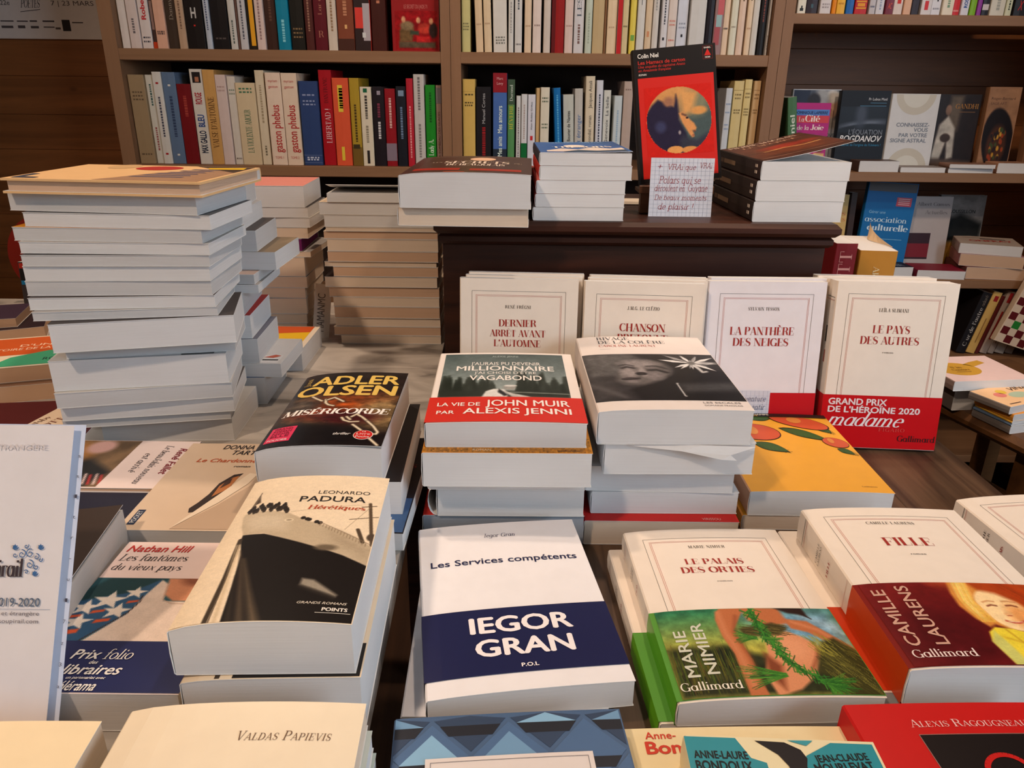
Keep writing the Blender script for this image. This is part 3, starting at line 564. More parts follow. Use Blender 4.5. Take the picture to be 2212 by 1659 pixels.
# ------------------------------------------------------------------ books
TH = 0.00045
class Book:
    """local frame: u 0..w from spine to fore-edge, v 0..h foot to head, z 0..t back to front"""
    def __init__(s, name, label, M, w, h, t, cover, pg=None, spine=None, arch=0.0, drop=0.0, lift=0.0, cat='book', group=None,
                 L=None, hard=False, n=10, lp=2.2):
        s.lp = lp
        s.w, s.h, s.t, s.arch, s.drop, s.lift = w, h, t, arch, drop, lift
        s.root = empty(name, Matrix.Translation((0, 0, .0003)) @ M)      # rests on what carries it with a hair of air
        tag(s.root, label, cat, group)
        s.L = L if L is not None else Matrix.Translation((-w / 2, -h / 2, 0))
        cover = cover if not isinstance(cover, tuple) else paint(cover)
        spine = cover if spine is None else (spine if not isinstance(spine, tuple) else paint(spine))
        th = 0.0022 if hard else TH
        ov = 0.003 if hard else 0.0004
        us = [w * i / n for i in range(1, n + 1)]
        prof = [(w, 0.0), (0.0012, 0.0), (0.0, 0.0012)]
        sidx = [0, 2]
        z0 = s.top(0.0012)
        ns = 2
        for i in range(1, ns + 1): prof.append((-0.0006 * math.sin(math.pi * i / ns), 0.0012 + (z0 - 0.0024) * i / ns))
        prof.append((0.0012, z0))
        prof += [(u, s.top(u)) for u in us]
        P = np.array(prof)
        d = np.zeros_like(P); d[1:-1] = P[2:] - P[:-2]; d[0] = P[1] - P[0]; d[-1] = P[-1] - P[-2]
        d /= np.hypot(d[:, 0], d[:, 1])[:, None] + 1e-12
        Q = P + np.stack([d[:, 1], -d[:, 0]], 1) * th
        k = len(P); V = []
        for vv in (0.0, h):
            V += [(p[0], vv, p[1]) for p in P] + [(q[0], vv, q[1]) for q in Q]
        F_, I = [], []
        for i in range(k - 1):
            is_sp = 1 <= i <= 3 + ns - 1
            F_.append((i, i + 1, 2 * k + i + 1, 2 * k + i)); I.append(1 if is_sp else 0)
            F_.append((k + i, 3 * k + i, 3 * k + i + 1, k + i + 1)); I.append(2)
            F_.append((i, k + i, k + i + 1, i + 1)); I.append(2 if not hard else 0)
            F_.append((2 * k + i, 2 * k + i + 1, 3 * k + i + 1, 3 * k + i)); I.append(2 if not hard else 0)
        for e in (0, k - 1):
            F_.append((e, k + e, 3 * k + e, 2 * k + e)); I.append(2 if not hard else 0)
        s.cover = mesh_obj('cover', V, F_, [cover, spine, WHITE_CARD], s.root, I, L=s.L)
        # block of pages
        pg = pg or PG_WHITE
        m_ = 0.0035 if hard else 0.0003
        u0, u1 = 0.0008, w - (0.004 if hard else 0.0007)
        V, F_ = [], []
        cols = [u0 + (u1 - u0) * i / n for i in range(n + 1)]
        for vv in (m_, h - m_):
            for u in cols:
                V.append((u, vv, th + 0.0001)); V.append((u, vv, s.top(u, False) - th - 0.0001))
        k = 2 * (n + 1)
        for i in range(n):
            a, b = 2 * i, 2 * i + 2
            F_ += [(a, b, b + 1, a + 1), (k + a, k + a + 1, k + b + 1, k + b), (a + 1, b + 1, k + b + 1, k + a + 1), (a, k + a, k + b, b)]
        e = 2 * n
        F_ += [(0, 1, k + 1, k), (e, k + e, k + e + 1, e + 1)]
        s.pages = mesh_obj('page_block', V, F_, pg, s.root, L=s.L)
    def top(s, u, lift=True):
        q = u / s.w
        z = s.t + s.arch * 4 * q * (1 - q) - s.drop * math.exp(-u / 0.012)
        if lift and s.lift: z += s.lift * q ** s.lp
        return z
    def onfront(s, uv, eps):
        return [(p[0], p[1], s.top(min(max(p[0], 0.0), s.w)) + eps + (p[2] if len(p) > 2 else 0.0)) for p in uv]
    def text(s, txt, f, u, v, w, c, col, name='title', eps=0.0003, rot=0.0, parent=None, on='front'):
        vv, ff = glyphs(txt, f)
        q = fit(vv, w, c)
        if rot:
            cr_, sr_ = math.cos(math.radians(rot)), math.sin(math.radians(rot))
            q = np.stack([q[:, 0] * cr_ - q[:, 1] * sr_, q[:, 0] * sr_ + q[:, 1] * cr_, q[:, 2]], 1)
        q = q + np.array([u, v, 0.0])
        mat = col if not isinstance(col, tuple) else paint(col, .5, .02)
        return mesh_obj(name, s.onfront(q, eps), ff, mat, parent or s.root, L=None if parent else s.L)
    def poly(s, pts, col, name='cover_print', eps=0.00015, parent=None, rough=.4):
        """flat printed shape(s): pts one outline, or list of (outline, colour)"""
        if col is None:
            V, F_, I, mats = [], [], [], []
            for o_, c in pts:
                m = paint(c, rough, .03)
                if m not in mats: mats.append(m)
                F_.append(tuple(range(len(V), len(V) + len(o_)))); V += s.onfront(o_, eps + 2e-6 * len(F_)); I.append(mats.index(m))
            return mesh_obj(name, V, F_, mats, parent or s.root, I, L=None if parent else s.L)
        faces = [list(pts)]
        if s.arch or s.drop or s.lift:      # cut into strips so the shape follows the bowed cover
            us = [p[0] for p in pts]; a, st = min(us), .004; faces = []
            while a < max(us):
                P = list(pts)
                for lim, sg in ((a, 1), (a + st, -1)):
                    Q = []
                    for k in range(len(P)):
                        p, q = P[k - 1], P[k]
                        ip, iq = sg * (p[0] - lim) >= 0, sg * (q[0] - lim) >= 0
                        if ip != iq:
                            t_ = (lim - p[0]) / (q[0] - p[0]); Q.append((lim, p[1] + t_ * (q[1] - p[1])))
                        if iq: Q.append(q)
                    P = Q
                    if not P: break
                if len(P) > 2: faces.append(P)
                a += st
        V, F_ = [], []
        for P in faces:
            F_.append(tuple(range(len(V), len(V) + len(P)))); V += s.onfront(P, eps)
        return mesh_obj(name, V, F_, paint(col, rough, .03) if isinstance(col, tuple) else col, parent or s.root, L=None if parent else s.L)
    def rect(s, u0, v0, u1, v1, col, name='cover_print', eps=0.00015, parent=None, n=8):
        V, F_ = [], []
        for i in range(n + 1):
            u = u0 + (u1 - u0) * i / n
            V += [(u, v0), (u, v1)]
        F_ = [(2 * i, 2 * i + 2, 2 * i + 3, 2 * i + 1) for i in range(n)]
        return mesh_obj(name, s.onfront(V, eps), F_, paint(col, .4, .03) if isinstance(col, tuple) else col, parent or s.root, L=None if parent else s.L)
    def frame(s, u0, v0, u1, v1, wd, col, name='frame_line', eps=0.0002):
        V, F_ = [], []
        n = 8
        def strip(a, b):
            base = len(V)
            for i in range(n + 1):
                t = i / n
                V.append((a[0] + (a[2] - a[0]) * t, a[1] + (a[3] - a[1]) * t)); V.append((b[0] + (b[2] - b[0]) * t, b[1] + (b[3] - b[1]) * t))
            for i in range(n): F_.append((base + 2 * i, base + 2 * i + 2, base + 2 * i + 3, base + 2 * i + 1))
        strip((u0, v0, u1, v0), (u0, v0 + wd, u1, v0 + wd)); strip((u0, v1 - wd, u1, v1 - wd), (u0, v1, u1, v1))
        strip((u0, v0, u0, v1), (u0 + wd, v0, u0 + wd, v1)); strip((u1 - wd, v0, u1 - wd, v1), (u1, v0, u1, v1))
        return mesh_obj(name, s.onfront(V, eps), F_, paint(col, .5, .02), s.root, L=s.L)
    def art(s, img, u0, v0, u1, v1, name='cover_picture', eps=0.00012, parent=None, rough=.35):
        """img (ny,nx,3) srgb 0..255, row 0 at the foot"""
        ny, nx, _ = img.shape
        us = np.linspace(u0, u1, nx + 1); vs = np.linspace(v0, v1, ny + 1)
        tz = [s.top(min(max(u, 0), s.w)) + eps for u in us]
        V = [(us[i], vs[j], tz[i]) for j in range(ny + 1) for i in range(nx + 1)]
        k = nx + 1
        F_ = [(j * k + i, j * k + i + 1, (j + 1) * k + i + 1, (j + 1) * k + i) for j in range(ny) for i in range(nx)]
        o = mesh_obj(name, V, F_, print_mat(rough), parent or s.root, L=None if parent else s.L)
        paint_faces(o, img)
        return o
    def spine_text(s, txt, f, v0, v1, c, col, z=None, name='spine_title', up=True):
        """c: letter height as part of the thickness; text runs foot to head"""
        vv, ff = glyphs(txt, f)
        ch = c * s.t
        q = fit(vv, v1 - v0, ch)
        zc = (s.t / 2 if z is None else z * s.t)
        if up: V = [(-0.0011 - d, v0 + a, zc + ch / 2 - b) for a, b, d in q]
        else: V = [(-0.0011 - d, v1 - a, zc - ch / 2 + b) for a, b, d in q]
        return mesh_obj(name, V, ff, paint(col, .5, .02), s.root, L=s.L)
    def spine_flat(s, txt, f, v, wfrac, c, col, name='spine_title'):
        """horizontal words across the spine"""
        vv, ff = glyphs(txt, f)
        q = fit(vv, wfrac * s.t, c)
        V = [(-0.0011 - d, v + b, s.t * (1 - wfrac) / 2 + a) for a, b, d in q]
        return mesh_obj(name, V, ff, paint(col, .5, .02), s.root, L=s.L)
    def spine_rects(s, rs, name='spine_print', fine=False):
        if not fine and len(rs) > 1:
            for q in rs: s.spine_rects([q], name)
            return
        V, F_, I, mats = [], [], [], []
        for v0, v1, a, b, c, *lay in rs:
            xo = -0.00085 - (4e-5 * lay[0] if lay else 0)
            m = paint(c, .5, .02)
            if m not in mats: mats.append(m)
            z0, z1 = a * s.t, b * s.t
            n = len(V)
            V += [(xo, v0, z0), (xo, v0, z1), (xo, v1, z1), (xo, v1, z0)]
            F_.append((n, n + 1, n + 2, n + 3)); I.append(mats.index(m))
        o = mesh_obj(name, V, F_, mats, s.root, I, L=s.L)
        if fine: o['kind'] = 'stuff'
        return o
    def band(s, v0, v1, col, spine=None, name='paper_band', off=0.0005, right=0.0):
        """paper band wrapped round the book"""
        n = 12
        P = [(s.w + 0.0003, -off), (-off, -off), (-off - .0004, s.top(0) * .5), (-off, s.top(0) + off)] + [(s.w * i / n + (0.0003 if i == n else 0), s.top(s.w * i / n) + off) for i in range(1, n + 1)]
        k = len(P)
        V = [(p[0], v0, p[1]) for p in P] + [(p[0], v1, p[1]) for p in P]
        F_ = [(i, i + 1, k + i + 1, k + i) for i in range(k - 1)]
        m0 = paint(col, .3, .03); m1 = m0 if spine is None else paint(spine, .3, .03)
        o = mesh_obj(name, V, F_, [m0, m1], s.root, [1 if 1 <= i <= 2 else 0 for i in range(k - 1)], L=s.L)
        return o

def paint_faces(o, img):
    me = o.data
    c = np.clip(img.reshape(-1, 3) / 255.0, 0, 1)
    c = np.where(c <= 0.04045, c / 12.92, ((c + 0.055) / 1.055) ** 2.4)
    a = me.color_attributes.new('Col', 'FLOAT_COLOR', 'CORNER')
    full = np.ones((len(c), 4, 4)); full[:, :, :3] = c[:, None, :]
    a.data.foreach_set('color', full.ravel())

class Canvas:
    """small picture painted with shapes; x,y in 0..1, y up; then printed on a cover"""
    def __init__(s, nx, ny, col, asp=None):
        s.nx, s.ny = nx, ny
        s.img = np.zeros((ny, nx, 3)); s.img[:] = col
        x, y = np.meshgrid((np.arange(nx) + .5) / nx, (np.arange(ny) + .5) / ny)
        s.x, s.y = x, y
        s.asp = asp or nx / ny
    def _mix(s, a, col):
        a = np.clip(a, 0, 1)[..., None]
        s.img = s.img * (1 - a) + np.array(col, float) * a
        return s
    def vgrad(s, c0, c1, y0=0., y1=1.):
        t = np.clip((s.y - y0) / (y1 - y0), 0, 1)[..., None]
        s.img = np.array(c0, float) * (1 - t) + np.array(c1, float) * t
        return s
    def sdist(s, pts, closed=True):
        p = np.array(pts, float); X = s.x * s.asp; p = p * np.array([s.asp, 1.0])
        d = np.full(X.shape, 1e9); ins = np.zeros(X.shape, bool)
        n = len(p)
        for i in range(n if closed else n - 1):
            a, b = p[i], p[(i + 1) % n]
            e = b - a; L2 = e @ e + 1e-12
            t = np.clip(((X - a[0]) * e[0] + (s.y - a[1]) * e[1]) / L2, 0, 1)
            d = np.minimum(d, np.hypot(X - a[0] - t * e[0], s.y - a[1] - t * e[1]))
            if closed:
                c = ((a[1] > s.y) != (b[1] > s.y)) & (X < (b[0] - a[0]) * (s.y - a[1]) / (b[1] - a[1] + 1e-12) + a[0])
                ins ^= c
        return np.where(ins, -d, d) if closed else d
    def poly(s, pts, col, soft=.008, al=1.0):
        return s._mix(al * np.clip(.5 - s.sdist(pts) / soft, 0, 1), col)
    def line(s, pts, w, col, soft=.006, al=1.0):
        return s._mix(al * np.clip(.5 - (s.sdist(pts, False) - w / 2) / soft, 0, 1), col)
    def ell(s, cx, cy, rx, ry, col, soft=.1, rot=0, al=1.0):
        dx, dy = (s.x - cx) * s.asp, s.y - cy
        c, n = math.cos(math.radians(rot)), math.sin(math.radians(rot))
        a, b = (dx * c + dy * n) / (rx * s.asp), (-dx * n + dy * c) / ry
        return s._mix(al * np.clip((1 - np.hypot(a, b)) / soft + .5, 0, 1), col)
    def noise(s, sc, amp, seed=0, tint=None, mask=None):
        r_ = np.random.RandomState(seed); z = np.zeros((s.ny, s.nx)); tot = 0
        f = sc; w = 1.0
        for _ in range(4):
            g = r_.rand(int(f / s.asp) + 3 if s.asp < 1 else int(f) + 3, int(f * max(s.asp, .3)) + 3)
            yy = s.y * (g.shape[0] - 2); xx = s.x * (g.shape[1] - 2)
            i, j = yy.astype(int), xx.astype(int); a, b = yy - i, xx - j
            z += w * (g[i, j] * (1 - a) * (1 - b) + g[i + 1, j] * a * (1 - b) + g[i, j + 1] * (1 - a) * b + g[i + 1, j + 1] * a * b)
            tot += w; w *= .55; f *= 2
        z = z / tot - .5
        if mask is not None: z = z * mask
        if tint is None: s.img = s.img * (1 + amp * 2 * z[..., None])
        else: s._mix(np.clip(z * 2 * amp * 2, 0, 1), tint)
        return s
    def out(s): return np.clip(s.img, 0, 255)

def place(x, y, z, yaw=0.0): return Matrix.Translation((x, y, z + EYE)) @ Matrix.Rotation(yaw, 4, 'Z')

def flat_book(key, name, label, t, cover, z=None, dyaw=None, **k):
    """book lying on its back whose cover top is known"""
    d = DATA['flats'][key]
    x, y, zt, a = d['q']
    if dyaw is not None: a = dyaw
    return Book(name, label, place(x, y, zt - t, a), d['w'], d['h'], t, cover, **k), d['t']

def block(name, label, fr, t, w, depth, yaw, cover, pg, group=None, spine_back=True, **k):
    """paperback lying with its fore-edge to the front; fr = front right lower corner; w = length of that edge"""
    Mx = Matrix.Translation((fr[0], fr[1], fr[2] + EYE)) @ Matrix.Rotation(yaw, 4, 'Z')
    # u (spine->fore-edge) points to the viewer, v (foot->head) to the right
    L = Matrix(((0, 1, 0, -w), (-1, 0, 0, depth), (0, 0, 1, 0), (0, 0, 0, 1)))
    # head/foot: v 0..w maps to x -w..0
    b = Book(name, label, Mx @ Matrix.Translation((-w / 2, depth / 2, 0)), depth, w, t, cover, pg, group=group, L=Matrix.Translation((w / 2, -depth / 2, 0)) @ L, **k)
    return b

def ordn(i):
    n = ['first', 'second', 'third', 'fourth', 'fifth', 'sixth', 'seventh', 'eighth', 'ninth', 'tenth', 'eleventh', 'twelfth', 'thirteenth', 'fourteenth', 'fifteenth', 'sixteenth', 'seventeenth', 'eighteenth', 'nineteenth', 'twentieth']
    if i < 20: return n[i]
    t = {20: 'twentieth', 30: 'thirtieth'}
    tens = {2: 'twenty', 3: 'thirty'}
    k = i + 1
    return t[k] if k in t else tens[k // 10] + '-' + n[k % 10 - 1]

# ================================================================== the setting
FLOOR = -EYE
WT, MT, CT = -0.416, -0.375, -0.152           # wooden table, marble table, chest top (relative to the eye)
YB = 1.95                                      # front of the bookcase
Z = lambda z: z + EYE
DARKWOOD = wood('dark_mahogany', (30, 14, 10), (66, 34, 22), 'X', 1.0, .42, spec=.3)
CASE = wood('brown_bookcase_wood', (128, 92, 64), (146, 107, 76), 'Z', .8, .55, contrast=.7)
CASEH = wood('brown_shelf_wood', (126, 90, 62), (146, 108, 76), 'X', .8, .55, contrast=.7)
PINE = wood('pine_boards', (104, 60, 28), (142, 86, 44), 'X', .7, .5, knots=True)
TABLE = wood('worn_table_wood', (54, 37, 27), (104, 79, 59), 'Y', .9, .42, contrast=1.2)
struct(Geo().box(-2.0, 2.6, -2.7, 2.5, -.05, 0).obj('floor', wood('floor_boards', (44, 28, 18), (70, 46, 30), 'Y', .5, .45)))
struct(Geo().box(-2.0, 2.6, -2.7, 2.5, 2.72, 2.78).obj('ceiling', paint((214, 206, 194), .9)))
struct(Geo().box(-2.06, -2.0, -2.7, 2.5, 0, 2.72).obj('wall_left', paint((150, 118, 88), .8)))
wf = Geo()
wf.box(2.6, 2.66, -2.7, -1.95, 0, 2.72).box(2.6, 2.66, -.15, 2.5, 0, 2.72).box(2.6, 2.66, -1.95, -.15, 0, .9).box(2.6, 2.66, -1.95, -.15, 2.5, 2.72)
struct(wf.obj('wall_right', paint((178, 160, 140), .8)))
struct(Geo().box(1.68, 2.599, .8, 2.299, 0, 2.719).obj('wall_shade_block', paint((120, 88, 62), .8)))      # unseen block, added to keep window light off the right bay
struct(Geo().box(-2.0, 2.6, -2.76, -2.7, 0, 2.72).obj('wall_front', paint((178, 160, 140), .8)))
wd = Geo()
wd.box(2.59, 2.65, -1.95, -1.89, .9, 2.5).box(2.59, 2.65, -.21, -.15, .9, 2.5).box(2.59, 2.65, -1.89, -.21, .9, .96).box(2.59, 2.65, -1.89, -.21, 2.44, 2.5)
win = struct(wd.obj('window_1', paint((90, 70, 52), .5)))
glass, gnt, gb = _new('window_glass'); gb.inputs['Transmission Weight'].default_value = 1; gb.inputs['Roughness'].default_value = 0
Geo().box(2.618, 2.624, -1.89, -.21, .96, 2.44).obj('pane', glass, win)
wb = struct(Geo().box(-2.0, 2.6, 2.3, 2.36, 0, 2.72).obj('wall_back', PINE))
zz = 0.42
for i in range(17):                             # horizontal pine boards of the back wall
    h = .088 + .014 * ((i * 7) % 5) / 4
    if i % 2 == 0: v, f = box_geo(-1.99, .62, 2.283, 2.2995, zz, zz + h - .0007, .0006)
    else: v, f = box_geo(-1.99, .62, 2.2835, 2.2995, zz, zz + h - .0007, .0006)
    mesh_obj('plank', v, f, PINE, wb)
    v, f = box_geo(.625, 1.675, 2.283, 2.2995, zz, zz + h - .0007, .0006)
    mesh_obj('plank', v, f, PINE, wb)
    zz += h

# ---- bookcase: uprights, shelves, panels
case = empty('bookcase', Matrix.Translation((0.2, 2.1, 0)))
tag(case, 'brown wooden bookcase full of books along the back wall', 'bookcase')
IC = Matrix.Translation((-0.2, -2.1, 0))
def cpart(name, mat, *b):
    v, f = box_geo(*b, bev=.0012)
    return mesh_obj(name, v, f, mat, case, L=IC)
for a, b in DATA['posts']:
    cpart('upright', CASE, a, b, YB, YB + .29, 0.0, 2.3)
xl0, xl1, xm0, xm1, xr0, xr1 = DATA['posts'][0][1], DATA['posts'][1][0], DATA['posts'][2][1], DATA['posts'][3][0], DATA['posts'][4][1], 1.62
cpart('upright', CASE, xr1, xr1 + .03, YB, YB + .29, 0.0, 2.3)
zU, zL, zR1, zR3, zR4 = [DATA['levels'][k] for k in ('upper', 'lower', 'r1', 'r3', 'r4')]
for a, b in ((xl0, xl1), (xm0, xm1)):
    for z in (zU + .36, zU, zL, zL - .36, zL - .68):
        cpart('shelf', CASEH, a, b, YB + .002, YB + .285, Z(z) - .0255, Z(z))
for z in (zR1 + .36, zR1, zL, zR3, zR4, zR4 - .3):
    cpart('shelf', CASEH, xr0, xr1, YB + (.002 if z != zR4 else -.06), YB + .285, Z(z) - .0225, Z(z))
DK = paint((44, 30, 22), .7)
for a, b in ((xl0, xl1), (xm0, xm1)):
    cpart('back_panel', DK, a, b, YB + .286, YB + .29, 0, 2.3)

# ---- wooden table and marble-topped table
tb = empty('wooden_table', Matrix.Translation((.245, .3, 0)))
tag(tb, 'worn brown wooden table carrying the cream novels and dark chest', 'table')
IT = Matrix.Translation((-.245, -.3, 0))
def tpart(par, I, name, mat, *b, bev=.003):
    v, f = box_geo(*b, bev=bev); return mesh_obj(name, v, f, mat, par, L=I)
for k in range(5):                               # boards of the top
    x0 = -.062 + .122 * k
    tpart(tb, IT, 'board', TABLE, x0, x0 + .1214, -.55, 1.22, Z(WT) - .028, Z(WT), bev=.0012)
tpart(tb, IT, 'apron', TABLE, -.03, .52, 1.15, 1.17, Z(WT) - .11, Z(WT) - .029)
tpart(tb, IT, 'apron', TABLE, .50, .52, -.5, 1.15, Z(WT) - .11, Z(WT) - .029)
tpart(tb, IT, 'apron', TABLE, -.03, -.01, -.5, 1.15, Z(WT) - .11, Z(WT) - .029)
for x in (-.035, .475):
    for y in (-.5, 1.12):
        tpart(tb, IT, 'leg', TABLE, x, x + .05, y, y + .05, 0, Z(WT) - .029)
mt = empty('marble_table', Matrix.Translation((-.7, .5, 0)))
tag(mt, 'table with a grey veined marble top under the paperback stacks', 'table')
IM = Matrix.Translation((-.7 * -1, -.5, 0))
def quad_slab(p, z0, z1):
    v = [(x, y, z0) for x, y in p] + [(x, y, z1) for x, y in p]
    return v, [(3, 2, 1, 0), (4, 5, 6, 7), (0, 1, 5, 4), (1, 2, 6, 5), (2, 3, 7, 6), (3, 0, 4, 7)]
v, f = quad_slab([(-1.32, -.45), (-.0745, -.45), (-.1115, 1.36), (-1.32, 1.36)], Z(MT) - .022, Z(MT))
mesh_obj('marble_top', v, f, marble(), mt, L=IM)
v, f = quad_slab([(-1.29, -.42), (-.1, -.42), (-.137, 1.33), (-1.29, 1.33)], Z(MT) - .10, Z(MT) - .0225)
mesh_obj('apron', v, f, DARKWOOD, mt, L=IM)
for x in (-1.25, -.2):
    for y in (-.38, 1.25):
        tpart(mt, IM, 'leg', DARKWOOD, x, x + .06, y, y + .06, 0, Z(MT) - .1005)

# ---- dark chest standing on the wooden table
ch = empty('wooden_chest', Matrix.Translation((.15, 1.05, Z(WT))))
tag(ch, 'dark mahogany chest with moulded top behind the cream novels', 'chest')
IH = Matrix.Translation((-.15, -1.05, -Z(WT)))
def hpart(name, *b, bev=.002):
    v, f = box_geo(*b, bev=bev); return mesh_obj(name, v, f, DARKWOOD, ch, L=IH)
hpart('body', -.0885, .3885, .945, 1.19, Z(WT), Z(CT) - .03)
hpart('top_board', -.0975, .3975, .925, 1.2, Z(CT) - .016, Z(CT), bev=.005)
hpart('moulding', -.0935, .3935, .934, 1.195, Z(CT) - .03, Z(CT) - .0162, bev=.004)
hpart('plinth', -.0885, .3885, .9425, .9448, Z(WT), Z(WT) + .03, bev=.0008)

# ================================================================== rows of books on the shelves
BLK, WHT, RED, GRN, BLU, GRY = (28, 26, 28), (226, 222, 214), (168, 34, 36), (40, 96, 70), (38, 62, 110), (120, 112, 104)
CRM, PNK, YEL = (222, 204, 172), (222, 204, 192), (214, 184, 104)
def shelf_row(row, z, specs, place_txt, group, depth=.14, hs=None, tops=None):
    n = len(specs)
    for i, (d, sp) in enumerate(zip(DATA[row], specs)):
        x, t, h = d
        if tops: h = tops[i % len(tops)]
        t = t - .0007
        lo_, hi_ = {'LL': (xl0, xl1), 'UL': (xl0, xl1), 'UM': (xm0, xm1), 'LM': (xm0, xm1), 'RU': (xr0, xr1)}[row]
        a_, b_ = max(x - t / 2, lo_ + .002), min(x + t / 2, hi_ - .002)
        x, t = (a_ + b_) / 2, b_ - a_
        desc, col = sp[0], sp[1]
        deco = sp[2:]
        lab = '%s, %s from the left %s' % (desc, ordn(i), place_txt)
        L = Matrix(((0, 0, 1, -t / 2), (1, 0, 0, 0), (0, 1, 0, 0), (0, 0, 0, 1)))
        lean = 0.0
        jut = random.uniform(-.004, .008)
        for e in deco:
            if e[0] == 'lean': lean = e[1]
        M_ = Matrix.Translation((x, YB + .02 + jut, Z(z) + t / 2 * abs(math.sin(lean)) + .0002)) @ Matrix.Rotation(lean, 4, 'Y')
        b = Book('shelved_book', lab, M_, depth, h, t, paint(col, .42), PG_CREAM if i % 3 else PG_GREY, group=group, L=L, n=2)
        for e in deco:
            k = e[0]
            if k == 'T': b.spine_text(e[1], e[2], e[3] * h, e[4] * h, e[5], e[6], z=e[7] if len(e) > 7 else None)
            elif k == 'F': b.spine_flat(e[1], e[2], e[3] * h, e[4], e[5], e[6])
            elif k == 'R': b.spine_rects([(r_[0] * h, r_[1] * h, r_[2], r_[3], r_[4], k2) for k2, r_ in enumerate(e[1])])
            elif k == 'D':       # unreadable small printing: rows of tiny dashes
                rs = []
                for f0 in e[1]:
                    a = .18
                    while a < .8:
                        l = random.uniform(.08, .2); rs.append((f0 * h, f0 * h + .0035, a, min(a + l, .84), e[2])); a += l + .06
                b.spine_rects(rs, 'small_print', True)
            elif k == 'V':       # unreadable small printing running up the spine
                rs = []; f0 = e[1]
                while f0 < e[2]:
                    l = random.uniform(.012, .03); rs.append((f0 * h, (f0 + l) * h, .4, .62, e[3])); f0 += l + .008
                b.spine_rects(rs, 'small_print', True)

